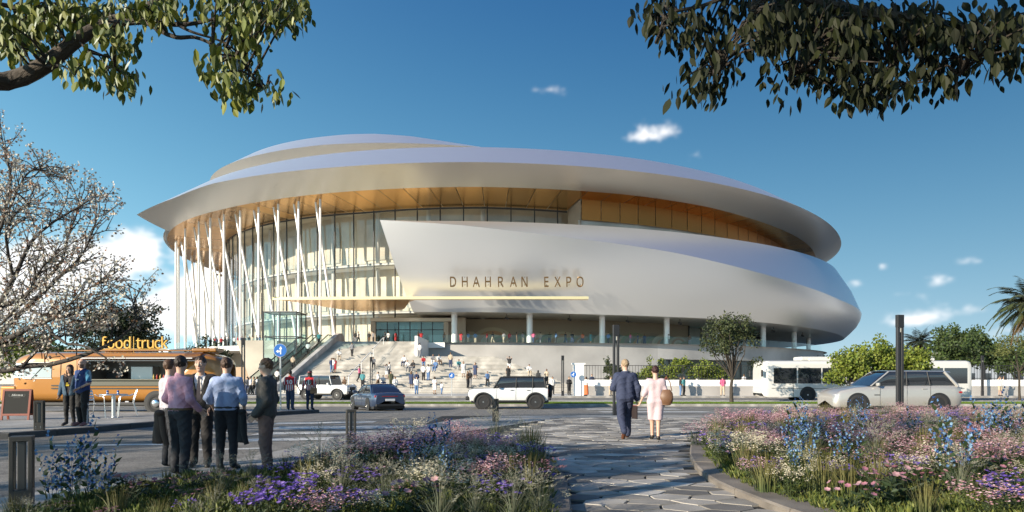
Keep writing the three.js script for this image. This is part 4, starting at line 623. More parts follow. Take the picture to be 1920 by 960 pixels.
boughTree('dark leathery-leaved tree hanging over the wide flower bed', 'overhanging_tree', V(6.6, 0, -2.2), V(6.2, 3.4, -3.0), [
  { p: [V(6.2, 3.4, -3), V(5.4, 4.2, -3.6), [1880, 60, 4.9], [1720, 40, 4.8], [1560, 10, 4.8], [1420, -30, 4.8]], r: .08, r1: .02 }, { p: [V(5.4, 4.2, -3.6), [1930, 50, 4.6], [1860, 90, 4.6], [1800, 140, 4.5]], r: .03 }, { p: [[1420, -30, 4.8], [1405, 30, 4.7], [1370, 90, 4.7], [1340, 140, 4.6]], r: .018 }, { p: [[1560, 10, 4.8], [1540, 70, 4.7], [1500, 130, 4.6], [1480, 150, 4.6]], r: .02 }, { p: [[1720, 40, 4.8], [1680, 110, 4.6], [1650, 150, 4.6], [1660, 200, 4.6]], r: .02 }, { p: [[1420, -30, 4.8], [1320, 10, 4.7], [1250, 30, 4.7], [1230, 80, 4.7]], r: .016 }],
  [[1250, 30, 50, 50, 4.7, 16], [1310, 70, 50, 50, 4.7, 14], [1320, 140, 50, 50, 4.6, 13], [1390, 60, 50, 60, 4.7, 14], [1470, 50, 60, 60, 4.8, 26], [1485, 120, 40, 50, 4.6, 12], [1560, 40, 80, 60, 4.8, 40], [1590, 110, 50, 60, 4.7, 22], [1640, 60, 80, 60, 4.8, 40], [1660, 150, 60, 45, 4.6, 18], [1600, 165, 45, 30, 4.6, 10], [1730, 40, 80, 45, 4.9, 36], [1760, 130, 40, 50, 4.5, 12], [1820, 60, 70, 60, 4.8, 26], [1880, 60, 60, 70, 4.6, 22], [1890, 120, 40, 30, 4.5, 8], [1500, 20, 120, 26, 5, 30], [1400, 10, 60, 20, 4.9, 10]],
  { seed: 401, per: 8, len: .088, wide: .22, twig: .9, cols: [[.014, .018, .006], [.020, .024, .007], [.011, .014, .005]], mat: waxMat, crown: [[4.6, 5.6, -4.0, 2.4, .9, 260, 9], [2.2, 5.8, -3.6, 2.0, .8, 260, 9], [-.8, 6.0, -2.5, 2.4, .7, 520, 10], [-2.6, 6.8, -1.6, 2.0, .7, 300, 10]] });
// shade trees standing beyond the left and rear of the view: they throw the dappled shade over lane, bed and path
[[-12.6, 1.0, 7.0, 2.3, 1.6], [-25, 2.0, 7.6, 2.0, 1.8], [-17.5, -1.2, 7.4, 2.0, 1.6]].forEach(([x, d, h, rx, ry], k) => tree('roadside_tree', ['leafy roadside tree shading the near end of the path', 'leafy roadside tree shading the lane', 'tall roadside tree shading the flower bed edge', 'leafy roadside tree before the food truck island'][k], P(x, d, 0), { seed: 501 + k, h, rx, ry, n: 40, leaves: 24, cr: .5, size: .26, cols: GREEN, r: .14, limbs: 10, wide: .4 }));

// ---------- flower beds ----------
const bedHas = (poly) => (x, d) => { let c = false; for (let i = 0, j = poly.length - 1; i < poly.length; j = i++) { const [xi, yi] = poly[i], [xj, yj] = poly[j]; if ((yi > d) !== (yj > d) && x < (xj - xi) * (d - yi) / (yj - yi) + xi) c = !c; } return c; };
const shrink = (poly, m, cx, cd) => poly.map(([x, d]) => { const L = Math.hypot(x - cx, d - cd); return [x + (cx - x) / L * m, d + (cd - d) / L * m]; });
const inA = bedHas(shrink(bedAl, .3, -2, 9)), inB = bedHas([...shrink(bedBl, .36, 12, 14), [24, 4.5]]);
const C3 = (r, g, b) => ({ r, g, b });
function grassClump(seed, n, h, spread, w, c0, c1, arch = .4) { const R = rng(seed), lb = new LeafB(); for (let k = 0; k < n; k++) { const a = R() * 6.283, r = R() * spread * .3, ln = h * (.6 + R() * .5), lean = (.1 + R() * R()) * arch * ln, b = V(Math.cos(a) * r, 0, Math.sin(a) * r), dx = Math.cos(a + (R() - .5)) * lean, dz = Math.sin(a + (R() - .5)) * lean; const pts = [0, .35, .7, 1].map((t) => V(b.x + dx * t * t * 1.2, ln * (t - .28 * t * t * lean / ln * 2), b.z + dz * t * t * 1.2)); const v = .8 + R() * .45; lb.blade(pts, w, C3(c0[0] * v, c0[1] * v, c0[2] * v), C3(c1[0] * v, c1[1] * v, c1[2] * v)); } return lb; }
function plumes(lb, R, n, h, spread, col, len = .16, thick = .012) { for (let k = 0; k < n; k++) { const a = R() * 6.283, lean = R() * spread, top = V(Math.cos(a) * lean, h * (.75 + R() * .35) - lean * .35, Math.sin(a) * lean), st = V(0, .05, 0); lb.blade([st, V(top.x * .35, top.y * .6, top.z * .35), top], .006, C3(.10, .12, .05), C3(...col)); const d = V(top.x * 1.4, -.05, top.z * 1.4).add(V((R() - .5) * .1, .2, (R() - .5) * .1)).normalize(); for (let j = 0; j < 16; j++) { const q = top.clone().addScaledVector(d, len * (j / 16)), ld = rdir(R).multiplyScalar(.8).add(d).normalize(); lb.leaf(q, ld, side_(R, ld), .05 * (1.1 - j / 20), thick * .35, vary(R, col, .15)); } } }
function stemsWithLeaves(lb, R, n, h, spread, col, leafL = .05) { const tips = []; for (let k = 0; k < n; k++) { const a = R() * 6.283, lean = Math.sqrt(R()) * spread, hh = h * (.65 + R() * .45), b = V(Math.cos(a) * lean * .4, 0, Math.sin(a) * lean * .4), t = V(Math.cos(a) * lean, hh, Math.sin(a) * lean); lb.blade([b, b.clone().lerp(t, .5).add(V(0, .02, 0)), t], .007, C3(.03, .045, .012), C3(.05, .075, .02)); for (let j = 0; j < 7; j++) { const q = b.clone().lerp(t, .1 + R() * .75), ld = V((R() - .5) * 2, .4 + R() * .4, (R() - .5) * 2).normalize(); lb.leaf(q, ld, side_(R, ld), leafL * (.7 + R() * .7), leafL * .22, vary(R, col, .3)); } tips.push(t); } return tips; }
function flower(fb, R, q, r, col, n = 5, up = V(0, 1, 0), cup = .3, wide = .42) { const ax = rdir(R).multiplyScalar(.5).add(up).normalize(), s = side_(R, ax), u = s.clone().cross(ax); for (let m = 0; m < n; m++) { const an = m / n * 6.283, d = s.clone().multiplyScalar(Math.cos(an)).addScaledVector(u, Math.sin(an)).addScaledVector(ax, cup).normalize(); fb.leaf(q, d, d.clone().cross(ax).normalize(), r, r * wide, vary(R, col, .16), .1); } }
// prototypes: each kind in three variants; foliage and blossom are the parts
const KINDS = {
  delphinium: { plant: 'delphinium_plant', what: 'blue delphinium with tall flower spikes', make(R, lb, fb) { for (const t of stemsWithLeaves(lb, R, 8, .80, .30, [.035, .06, .02], .09)) for (let j = 0; j < 26; j++) { const q = t.clone().multiplyScalar(1 - j * .021); q.y = t.y * (1 - j * .024); q.add(V((R() - .5) * .075, 0, (R() - .5) * .075)); if (R() < .85) flower(fb, R, q, .019, R() < .38 ? [.20, .33, .47] : R() < .5 ? [.05, .11, .32] : [.09, .20, .40], 4, V(R() - .5, .2, R() - .5), .4, .5); } } },
  aster: { plant: 'aster_plant', what: 'mound of violet aster flowers', make(R, lb, fb) { for (const t of stemsWithLeaves(lb, R, 30, .36, .28, [.035, .056, .016], .05)) for (let j = 0; j < 4; j++) flower(fb, R, t.clone().add(V((R() - .5) * .06, (R() - .3) * .03, (R() - .5) * .06)), .024, R() < .35 ? [.28, .18, .52] : [.15, .085, .40], 6, V(0, 1, 0), .35, .3); } },
  gaura: { plant: 'gaura_plant', what: 'airy clump of small pale pink flowers', make(R, lb, fb) { for (const t of stemsWithLeaves(lb, R, 30, .50, .32, [.05, .07, .022], .045)) for (let j = 0; j < 12; j++) flower(fb, R, t.clone().add(V((R() - .5) * .13, (R() - .6) * .16, (R() - .5) * .13)), .017, R() < .45 ? [.66, .46, .47] : [.52, .27, .31], 4, V(0, 1, 0), .4, .5); } },
  sedum: { plant: 'sedum_plant', what: 'clump of dusky mauve-red flower heads', make(R, lb, fb) { for (const t of stemsWithLeaves(lb, R, 22, .36, .28, [.04, .055, .025], .06)) for (let j = 0; j < 12; j++) { const a = R() * 6.283, r = R() * .055; flower(fb, R, t.clone().add(V(Math.cos(a) * r, (R() - .5) * .02, Math.sin(a) * r)), .011, R() < .45 ? [.40, .21, .25] : [.28, .13, .16], 4, V(0, 1, 0), .5, .5); } } },
  anemone: { plant: 'anemone_plant', what: 'clump of broad pink anemone flowers', make(R, lb, fb) { for (const t of stemsWithLeaves(lb, R, 13, .42, .28, [.03, .05, .018], .085)) flower(fb, R, t, .038, R() < .4 ? [.44, .25, .28] : [.34, .15, .20], 6, V((R() - .5), 1, (R() - .2)), .35, .55); } },
  grass: { plant: 'grass_clump', what: 'upright green ornamental grass with straw tips', make(R, lb) { const g = grassClump(R() * 1e6 | 0, 120, .62, .5, .014, [.045, .075, .018], [.20, .17, .06], .45); Object.assign(lb, { p: g.p, n: g.n, c: g.c, i: g.i }); } },
  fountain: { plant: 'fountain_grass', what: 'arching pale feathery fountain grass', make(R, lb) { const g = grassClump(R() * 1e6 | 0, 110, .55, .4, .008, [.06, .08, .04], [.15, .17, .11], 1.0); Object.assign(lb, { p: g.p, n: g.n, c: g.c, i: g.i }); plumes(lb, R, 46, .62, .36, [.30, .29, .22], .15, .007); } },
  spirea: { plant: 'spirea_plant', what: 'clump of creamy white feathery flowers', make(R, lb, fb) { for (const t of stemsWithLeaves(lb, R, 28, .48, .27, [.055, .08, .02], .05)) for (let j = 0; j < 18; j++) flower(fb, R, t.clone().add(V((R() - .5) * .09, (R() - .4) * .1, (R() - .5) * .09)), .013, [.66, .60, .44], 4, V(0, 1, 0), .4, .5); } },
};
for (const [k, K] of Object.entries(KINDS)) K.v = [0, 1, 2].map((s) => { const R = rng(k.length * 97 + s * 13 + 5), lb = new LeafB(), fb = new LeafB(); K.make(R, lb, fb); return [lb.geometry(), fb.i.length ? fb.geometry() : null]; });
function putPlant(kind, x, d, sc, bed) {
  const K = KINDS[kind], R = hash2(x * 1000, d * 1000, 5), [g, f] = K.v[Math.floor(R * 3)], t = thing(K.plant, K.what + (bed === 'A' ? ' in the flower bed beside the lane' : ' in the wide flower bed by the lamp post'), 'plant', P(x, d, gy(d) + .07), R * 40, K.what.split(' ').slice(-2).join(' ') + (bed === 'A' ? ', lane bed' : ', wide bed'));
  t.scale.set(sc * 1.05, sc * (.74 + R * .16) * (kind === 'delphinium' ? 1.3 : 1), sc * 1.05); part(t, 'foliage', g, leafMat); if (f) part(t, 'blossom', f, petalMat);
}
{
  const R = rng(808), spots = [], bad = (x, d, m) => spots.some(([a, b, n]) => Math.hypot(a - x, b - d) < (m + n) * .5);
  // plants that the photograph shows where they stand
  const fixed = [['delphinium', 140, 945, 1.1, 'A'], ['delphinium', 105, 955, .9, 'A'], ['delphinium', 185, 952, .85, 'A'], ['delphinium', 810, 876, 1.05, 'A'], ['delphinium', 778, 905, .75, 'A'], ['delphinium', 845, 912, .75, 'A'], ['fountain', 600, 882, 1.2, 'A'], ['fountain', 470, 902, .8, 'A'], ['fountain', 640, 945, 1.1, 'A'], ['grass', 990, 895, 1, 'A'], ['grass', 960, 900, .9, 'A'], ['aster', 575, 880, 1, 'A'], ['aster', 665, 925, 1.1, 'A'], ['aster', 930, 955, 1.2, 'A'], ['anemone', 240, 940, 1, 'A'], ['anemone', 280, 945, .9, 'A'], ['sedum', 400, 912, .8, 'A'], ['sedum', 370, 918, .7, 'A'], ['gaura', 880, 860, 1.1, 'A'], ['gaura', 940, 865, 1, 'A'], ['gaura', 840, 855, 1, 'A'],
    ['delphinium', 1515, 860, 1.1, 'B'], ['delphinium', 1490, 868, 1, 'B'], ['delphinium', 1610, 815, 1, 'B'], ['delphinium', 1855, 840, 1.4, 'B'], ['delphinium', 1890, 836, 1.2, 'B'], ['delphinium', 1510, 795, .9, 'B'], ['aster', 1340, 850, 1.3, 'B'], ['aster', 1360, 856, 1, 'B'], ['gaura', 1345, 820, 1.2, 'B'], ['gaura', 1310, 835, 1, 'B'], ['grass', 1405, 815, 1.2, 'B'], ['spirea', 1505, 812, 1.2, 'B'], ['spirea', 1440, 830, 1, 'B'], ['spirea', 1750, 810, 1.1, 'B'], ['fountain', 1640, 880, 1.3, 'B'], ['fountain', 1390, 868, .9, 'B'], ['fountain', 1880, 880, 1.1, 'B'], ['grass', 1540, 925, 1.1, 'B'], ['grass', 1590, 930, 1, 'B'], ['grass', 1400, 890, 1, 'B'], ['anemone', 1650, 945, 1.2, 'B'], ['anemone', 1700, 940, 1.2, 'B'], ['anemone', 1745, 930, 1, 'B'], ['anemone', 1600, 958, 1, 'B'], ['aster', 1580, 905, 1, 'B'], ['aster', 1905, 935, 1.1, 'B'], ['gaura', 1700, 800, 1.2, 'B'], ['gaura', 1580, 800, 1.1, 'B'], ['sedum', 1790, 870, 1.3, 'B'], ['sedum', 1840, 890, 1.3, 'B']];
  for (const [k, x, y, s, b] of fixed) { const d = depthOf(y, .1), X = (x - 960) / FOC * d; spots.push([X, d, .4 * s]); putPlant(k, X, d, s * .95, b); }
  const mix = (u) => u < .27 ? 'gaura' : u < .43 ? 'sedum' : u < .58 ? 'aster' : u < .71 ? 'grass' : u < .79 ? 'fountain' : u < .85 ? 'anemone' : u < .94 ? 'spirea' : 'delphinium';
  for (const [b, inn, x0, x1, d0, d1, n] of [['A', inA, -5.5, .7, 6.2, 14, 210], ['B', inB, 2.6, 18, 6.4, 23, 480]]) { let c = 0; for (let k = 0; k < 6000 && c < n; k++) { const x = lerp(x0, x1, R()), d = lerp(d0, d1, Math.pow(R(), .8)), s = .7 + R() * .5; if (!inn(x, d) || Math.abs(x / d) > .80 || bad(x, d, .36 * s + (d > 14 ? .06 : 0))) continue; let kind = mix(clamp(.5 + (vnoise(x * 1.1, d * .8, 66) - .5) * 1.3 + (R() - .5) * .55)); if (kind === 'delphinium' && R() < .85) kind = R() < .5 ? 'fountain' : 'spirea'; const edge = b === 'A' && x < -2.6; if (edge) { const u = R(); kind = u < .3 ? 'sedum' : u < .5 ? 'aster' : u < .85 ? 'grass' : 'fountain'; } spots.push([x, d, .42 * s]); putPlant(kind, x, d, edge ? s * .6 : s, b); c++; } }
  // low ground cover: uncountable small leafy tufts
  const lb = new LeafB(), Q = rng(31); for (let k = 0; k < 40; k++) { const a = Q() * 6.283, r = Q() * .11, ld = V(Math.cos(a) * .7, .5 + Q(), Math.sin(a) * .7).normalize(); lb.leaf(V(Math.cos(a) * r, Q() * .04, Math.sin(a) * r), ld, side_(Q, ld), .05 + Q() * .05, .007 + Q() * .007, vary(Q, Q() < .38 ? [.18, .195, .04] : [.075, .105, .022], .35)); }
  const pts = []; for (const [inn, x0, x1, d0, d1, n] of [[inA, -5.5, .8, 5.6, 13.8, 4600], [inB, 2.5, 18.5, 5.6, 23.2, 11000]]) { let c = 0; while (c < n) { const x = lerp(x0, x1, R()), d = lerp(d0, d1, R()); if (!inn(x, d)) { c += .02; continue; } if (Math.abs(x / d) < .82) pts.push([x, d]); c++; } }
  const im = new THREE.InstancedMesh(lb.geometry(), leafMat, pts.length), m = new THREE.Matrix4(), q = new THREE.Quaternion(); pts.forEach(([x, d], k) => { const s = .55 + R() * .65; m.compose(P(x, d, gy(d) + .06), q.setFromAxisAngle(V(0, 1, 0), R() * 6.28), V(s, s * (.8 + R() * .8), s)); im.setMatrixAt(k, m); }); im.name = 'ground_cover'; im.userData = { kind: 'stuff', label: 'low green ground cover filling both flower beds' }; finish(im); scene.add(im);
  // clipped grass on the median
  const gb = new LeafB(); for (let k = 0; k < 30; k++) { const x = Q() * .5 - .25, z = Q() * .5 - .25; gb.blade([V(x, 0, z), V(x + (Q() - .5) * .05, .07 + Q() * .06, z + (Q() - .5) * .05)], .02, C3(.07, .12, .015), C3(.14, .22, .025)); }
  const gp = []; for (let k = 0; k < 14000; k++) gp.push([lerp(-48, 48, R()), lerp(43.6, 46.2, R())]);
  const gm = new THREE.InstancedMesh(gb.geometry(), leafMat, gp.length); gp.forEach(([x, d], k) => { m.compose(P(x, d, gy(d) + .1), q.setFromAxisAngle(V(0, 1, 0), R() * 6.28), V(1, 1, 1)); gm.setMatrixAt(k, m); }); gm.name = 'median_grass'; gm.userData = { kind: 'stuff', label: 'short bright green grass on the median' }; finish(gm); scene.add(gm);
}
// =====================================================================
// STREET FURNITURE
// =====================================================================
const cast = std(lin(.06, .057, .052), .5, { metalness: .5, bumpMap: rep(texGrit, 2), bumpScale: .0008 });
function bollard(label, x, y, raise, turn, h = .76, w = .24) {
  const p = ground(x, y, raise), t = thing('bollard', label, 'bollard', p, turn), b = new MB(), s = w / 2, k = w * .2;
  b.rbox(0, h * .13, 0, w, h * .26, w, .008); b.rbox(0, h * .965, 0, w, h * .07, w, .008); for (const i of [-1, 1]) for (const j of [-1, 1]) b.rbox(i * (s - k / 2), h * .59, j * (s - k / 2), k, h * .70, k, .006); b.build('body', cast, t);
  new MB().rbox(0, h * .59, 0, w * .36, h * .68, w * .36, .01).build('light_core', std(lin(.10, .10, .10), .3, { metalness: .6 }), t);
  const sc = new MB(); for (const yy of [.05, .1]) for (const xx of [-.25, .25]) sc.cyl(V(xx * w, h * yy + .02, s - .002), V(xx * w, h * yy + .02, s + .006), .008, .008, 6); sc.build('screw', M.steel, t);
}
bollard('big dark slotted bollard at the edge of the lane, beside blue delphiniums', 41, 952, 0, .5, .79, .215); bollard('dark slotted bollard on the island kerb beside the menu board', 74, 806, .136, .35, .71, .2); bollard('dark slotted bollard behind the fountain grass by the crossing', 658, 833, 0, .35, .74, .2); bollard('dark slotted bollard on the pale pavement near the white off-road car', 929, 791, 0, .3, .73, .17);
function lampPost(label, x, d, h) {
  const g0 = gy(d), t = thing('lamp_post', label, 'lamp post', P((x - 960) / FOC * d, d, g0 + (d > 43 ? .12 : 0)), .2); const w = .115;
  for (const s of [-1, 1]) new MB().rbox(s * w * .68, h / 2, 0, w * .72, h, w * .9, .01).build('post', M.dark, t);
  new MB().rbox(0, h - .21, 0, w * 2.1, .42, w * 1.15, .01).build('lamp_head', M.black, t); new MB().rbox(0, .22, 0, w * 2.1, .44, w * 1.1, .01).build('foot', M.dark, t);
  new MB().box(0, h - .5, 0, w * .5, .16, w * .5).build('lens', std(lin(.7, .66, .55), .3), t);
}
lampPost('tall black twin lamp post rising from the wide flower bed', 1687, 23.2, 3.5); lampPost('black twin lamp post beside the walking man in the navy suit', 1155, 26.4, 3.45); lampPost('black twin lamp post on the median near the podium tree', 456, 44.4, 4.2); lampPost('lamp post on the far pavement next to the white wall pillar', 1055, 61.6, 3.6); lampPost('lamp post before the street wall near the man in white shorts', 1842, 61.6, 3.6); lampPost('lamp post at the foot of the grand stairs', 696, 62.5, 3.5);
// round blue direction signs
function arrowSign(label, x, yc, d, r, arrows, raise) {
  const g0 = gy(d) + raise, p = P((x - 960) / FOC * d, d, g0), hc = EYE + (HOR - yc) / FOC * d - g0, t = thing('road_sign', label, 'sign', p); new MB().cyl(V(0, 0, 0), V(0, hc + r * .9, 0), .035, .035, 10).build('post', M.steel, t);
  new MB().cyl(V(0, hc, .04), V(0, hc, .055), r, r, 36).build('disc', std(lin(.015, .12, .42), .35), t);
  new MB().cyl(V(0, hc, .03), V(0, hc, .05), r * 1.03, r * 1.03, 36).build('rim', std(lin(.8, .8, .8), .4), t);
  const a = new MB(), m = new THREE.Matrix4().setPosition(0, hc, .056); a.extrude([[.0, -.62], [.16, -.62], [.16, .2], [.32, .2], [.08, .66], [-.16, .2], [0, .2], [0, -.06], [-.3, -.06], [-.3, .1], [-.64, -.16], [-.3, -.42], [-.3, -.26], [0, -.26]].map(([u, v]) => [u * r, v * r]), .003, m); a.build('arrow', std(lin(.82, .82, .82), .4), t);
}
arrowSign('blue round arrow sign on a steel post behind the man in the blazer', 526, 657, 29.4, .27, 2, .136); arrowSign('small blue round arrow sign at the bottom of the grand stairs', 847, 704, 61.2, .26, 2, .13); arrowSign('small blue round arrow sign beside the white wall pillar', 1075, 702, 61.8, .26, 2, .13);
// ---------- cafe table, chairs, cans, menu board ----------
const alu = std(lin(.70, .70, .69), .28, { metalness: .85 });
{
  const at = (x, y) => ground(x, y, .136), tp = at(213, 783), t = thing('cafe_table', 'round aluminium cafe table with one pedestal leg before the food truck', 'table', tp);
  new MB().lathe([[0, .705], [.38, .705], [.405, .715], [.405, .735], [.39, .745], [0, .745]], 36).build('table_top', alu, t); new MB().cyl(V(0, .02, 0), V(0, .71, 0), .06, .06, 16).build('leg', alu, t); new MB().lathe([[0, .035], [.12, .03], [.24, .012], [.25, 0], [0, 0]], 28).build('base', alu, t);
  for (const [k, dx] of [[0, -.16], [1, .17]]) { const c = thing('drink_can', 'blue and silver drink can on the cafe table', 'can', tp.clone().add(V(dx, .745, .05)), 0, 'cans on the cafe table'); new MB().lathe([[0, 0], [.027, 0], [.033, .008], [.033, .107], [.027, .117], [0, .117]], 16).build('can_body', std(lin(.03, .10, .34), .25, { metalness: .7 }), c); new MB().lathe([[.0335, .03], [.0335, .06]], 16).build('can_band', alu, c); new MB().cyl(V(0, .117, 0), V(0, .121, 0), .025, .025, 14).build('lid', alu, c); }
  const chair = (label, pos, turn) => {
    const c = thing('cafe_chair', label, 'chair', pos, turn); for (const s of [-1, 1]) { new MB().tube([V(s * .27, 0, .26), V(s * .27, .45, .22), V(s * .28, .62, .2), V(s * .28, .665, .12), V(s * .28, .67, -.1), V(s * .25, .72, -.2)], .0125, 8).build('front_leg', alu, c); new MB().tube([V(s * .24, 0, -.3), V(s * .22, .43, -.19), V(s * .22, .6, -.22), V(s * .21, .86, -.3)], .0125, 8).build('back_leg', alu, c); }
    for (let k = 0; k < 6; k++) new MB().rbox(0, .44 - k * .006, .2 - k * .08, .46, .012, .062, .005).build('seat_slat', alu, c); for (let k = 0; k < 4; k++) new MB().rbox(0, .56 + k * .085, -.212 - k * .024, .43, .062, .012, .005, [-.26, 0, 0]).build('back_slat', alu, c); new MB().tube([V(-.21, .86, -.3), V(0, .885, -.305), V(.21, .86, -.3)], .0125, 8).build('top_rail', alu, c); new MB().tube([V(-.27, .42, .22), V(.27, .42, .22)], .011, 8).build('stretcher', alu, c);
  };
  chair('aluminium slatted chair between the cafe table and the truck wheel', at(238, 779), -1.0); chair('aluminium slatted chair half hidden behind the man in the blue jersey', at(172, 783), 1.15);
  const a = thing('menu_board', 'folding chalk menu board in a red-brown frame on the island pavement', 'sign', at(34, 787), .12), red = std(lin(.22, .055, .03), .6); const cv = document.createElement('canvas'); cv.width = 256; cv.height = 320; const g = cv.getContext('2d'); g.fillStyle = '#131412'; g.fillRect(0, 0, 256, 320); g.fillStyle = 'rgba(210,210,205,.8)'; g.font = 'italic bold 44px serif'; g.textAlign = 'center'; g.fillText('Menu', 128, 70); g.strokeStyle = 'rgba(200,200,195,.5)'; g.lineWidth = 3; g.beginPath(); g.moveTo(50, 40); g.quadraticCurveTo(30, 60, 60, 80); g.moveTo(206, 40); g.quadraticCurveTo(226, 60, 196, 80); g.moveTo(90, 92); g.lineTo(166, 92); g.stroke(); const tx = new THREE.CanvasTexture(cv); tx.colorSpace = THREE.SRGBColorSpace;
  for (const [z, rx] of [[.17, -.16], [-.17, .16]]) { const f = new THREE.Group(); f.name = 'board_leaf'; f.position.set(0, 0, z); f.rotation.x = rx; a.add(f); for (const s of [-1, 1]) new MB().rbox(s * .37, .46, 0, .06, .92, .035, .005).build('frame_stile', red, f); new MB().rbox(0, .9, 0, .70, .06, .035, .005).build('frame_rail', red, f); new MB().rbox(0, .16, 0, .70, .06, .035, .005).build('frame_rail', red, f); const b = new MB().box(0, .53, 0, .69, .69, .015).build('chalkboard', M.black, f); if (z > 0) { const pl = part(f, 'chalk_writing', new THREE.PlaneGeometry(.67, .67), std(lin(1, 1, 1), .8, { map: tx })); pl.position.set(0, .53, .009); } }
}
// =====================================================================
// VEHICLES
// =====================================================================
const chrome = std(lin(.75, .75, .76), .12, { metalness: 1 }), rubber = std(lin(.022, .022, .023), .85), plasticBlack = std(lin(.018, .018, .019), .55), lampRed = new THREE.MeshPhysicalMaterial({ color: lin(.35, .012, .012), roughness: .12, clearcoat: 1 }), lampClear = new THREE.MeshPhysicalMaterial({ color: lin(.75, .76, .78), roughness: .08, metalness: .4, clearcoat: 1 });
const paintOf = (r, g, b, metal = .25) => new THREE.MeshPhysicalMaterial({ color: lin(r, g, b), roughness: .32, metalness: metal, clearcoat: 1, clearcoatRoughness: .05 });
function wheel(parent, x, z, r, w, side, rimMat = chrome, spokes = 7) {
  const g = new THREE.Group(); g.name = 'wheel'; g.position.set(x, r, z); parent.add(g); const ax = new THREE.Matrix4().makeRotationX(Math.PI / 2 * side);
  new MB().lathe([[r * .60, -w / 2], [r * .93, -w / 2], [r, -w * .32], [r, w * .32], [r * .93, w / 2], [r * .66, w / 2], [r * .62, w * .40]], 36, ax).build('tyre', rubber, g);
  const rm = new MB().lathe([[r * .64, w * .42], [r * .62, w * .2], [r * .60, -w * .3], [.001, -w * .3]], 32, ax); rm.build('rim_barrel', M.dark, g);
  const sp = new MB(); sp.lathe([[r * .66, w * .46], [r * .60, w * .40], [r * .58, w * .3]], 32, ax); for (let k = 0; k < spokes; k++) { const a = k / spokes * 6.2832, m = new THREE.Matrix4().makeRotationZ(a); m.premultiply(new THREE.Matrix4().makeTranslation(0, 0, side * w * .36)); sp.geo(new RoundedBoxGeometry(r * .13, r * 1.18, w * .10, 1, .008).translate(0, r * .0, 0), new THREE.Matrix4().makeRotationZ(a).premultiply(new THREE.Matrix4().makeTranslation(0, 0, side * w * .36))); } sp.cyl(V(0, 0, side * w * .3), V(0, 0, side * w * .46), r * .13, r * .11, 14); sp.build('rim', rimMat, g);
}
function vehicle(name, label, pos, turn, o) {
  const t = thing(name, label, o.cat ?? 'car', pos, turn), { L, W, H, wb } = o, hw = W / 2, body = o.paint;
  const xf = -L / 2, xr = L / 2, wx = [o.fx ?? -wb / 2, (o.fx ?? -wb / 2) + wb], r = o.r;
  // lower body: sections from nose to tail [x, half width, bottom, top]
  const rows = o.body.map(([x, w, yb, yt, c = .04]) => { const y1 = lerp(yb, yt, .45), R = []; for (const s of [-1, 1]) { const seq = [[w * .90, yb], [w * .985, yb + .07], [w, y1], [w * .985, lerp(y1, yt, .62)], [w * .945, yt - .035], [w * .86, yt], [w * .45, yt + c * .8]]; R.push(...(s < 0 ? seq : [[0, yt + c], ...seq.slice().reverse()]).map(([z, y]) => V(x, y, s * z))); } return R; });
  const mb = new MB().loft(rows); for (const e of [rows[0], rows[rows.length - 1]]) { const c = e.reduce((a, p) => a.add(p), V(0, 0, 0)).multiplyScalar(1 / e.length); for (let k = 0; k < e.length - 1; k++) { const tri = e === rows[0] ? [c, e[k + 1], e[k]] : [c, e[k], e[k + 1]], n = tri[1].clone().sub(tri[0]).cross(tri[2].clone().sub(tri[0])).normalize(), g = new THREE.BufferGeometry(); g.setAttribute('position', new THREE.Float32BufferAttribute(tri.flatMap((p) => [p.x, p.y, p.z]), 3)); g.setAttribute('normal', new THREE.Float32BufferAttribute([n, n, n].flatMap((p) => [p.x, p.y, p.z]), 3)); g.setIndex([0, 1, 2]); mb.geo(g); } }
  const bodyM = mb.build('body', body, t);
  new MB().rbox((xf + xr) / 2, o.body[2][2] + .02, 0, L * .93, .16, W * .93, .05).build('underbody', plasticBlack, t);
  // cabin: glass volume, roof skin, pillars
  const [c0, c1, c2, c3] = o.cab, wB = o.cabW[0] / 2, wR = o.cabW[1] / 2, bl = o.belt, top = H, sec = (x, y) => { const f = clamp((y - bl) / (top - bl)), w = lerp(wB, wR, f); return [V(x, bl - .03, -w - .0 - (1 - f) * 0), V(x, Math.max(bl, lerp(bl, y, .55)), -lerp(wB, w, .6)), V(x, y - .05 * f, -w), V(x, y, -w * .86), V(x, y + .012 * f, 0), V(x, y, w * .86), V(x, y - .05 * f, w), V(x, Math.max(bl, lerp(bl, y, .55)), lerp(wB, w, .6)), V(x, bl - .03, w)]; };
  const st = [[c0, bl], [lerp(c0, c1, .5), lerp(bl, top, .54)], [c1, top - .015], [lerp(c1, c2, .5), top], [c2, top - .02], [lerp(c2, c3, .5), lerp(top, bl, .46)], [c3, bl]];
  new MB().loft(st.map(([x, y]) => sec(x, y))).build('windows', M.darkGlass, t);
  const skin = (x, y) => sec(x, y).slice(2, 7).map((p) => V(p.x, p.y + .012, p.z * 1.012)); const roof = new MB().loft([[c1 - .04, top - .035], [c1 + .05, top - .01], [lerp(c1, c2, .5), top], [c2, top - .015], [c2 + (o.spoiler ?? .05), top - .05]].map(([x, y]) => skin(x, y))).build('roof', o.roof ?? body, t);
  const pil = (x0, x1, m, w = .035) => { for (const s of [-1, 1]) { const a = sec(x0, bl)[s < 0 ? 0 : 8], b = sec(x1, top)[s < 0 ? 2 : 6]; new MB().tube([a.clone().add(V(0, 0, s * .006)), a.clone().lerp(b, .5).add(V(0, 0, s * .012)), b.clone().add(V(0, 0, s * .004))], w, 6).build('pillar', m, t); } };
  pil(c0 + .03, c1, o.postMat ?? body); for (const [a, b] of o.pillars) pil(a, b, o.pillarMat ?? plasticBlack, .03); pil(c3 - .05, c2, o.postMat ?? body, o.cp ?? .05);
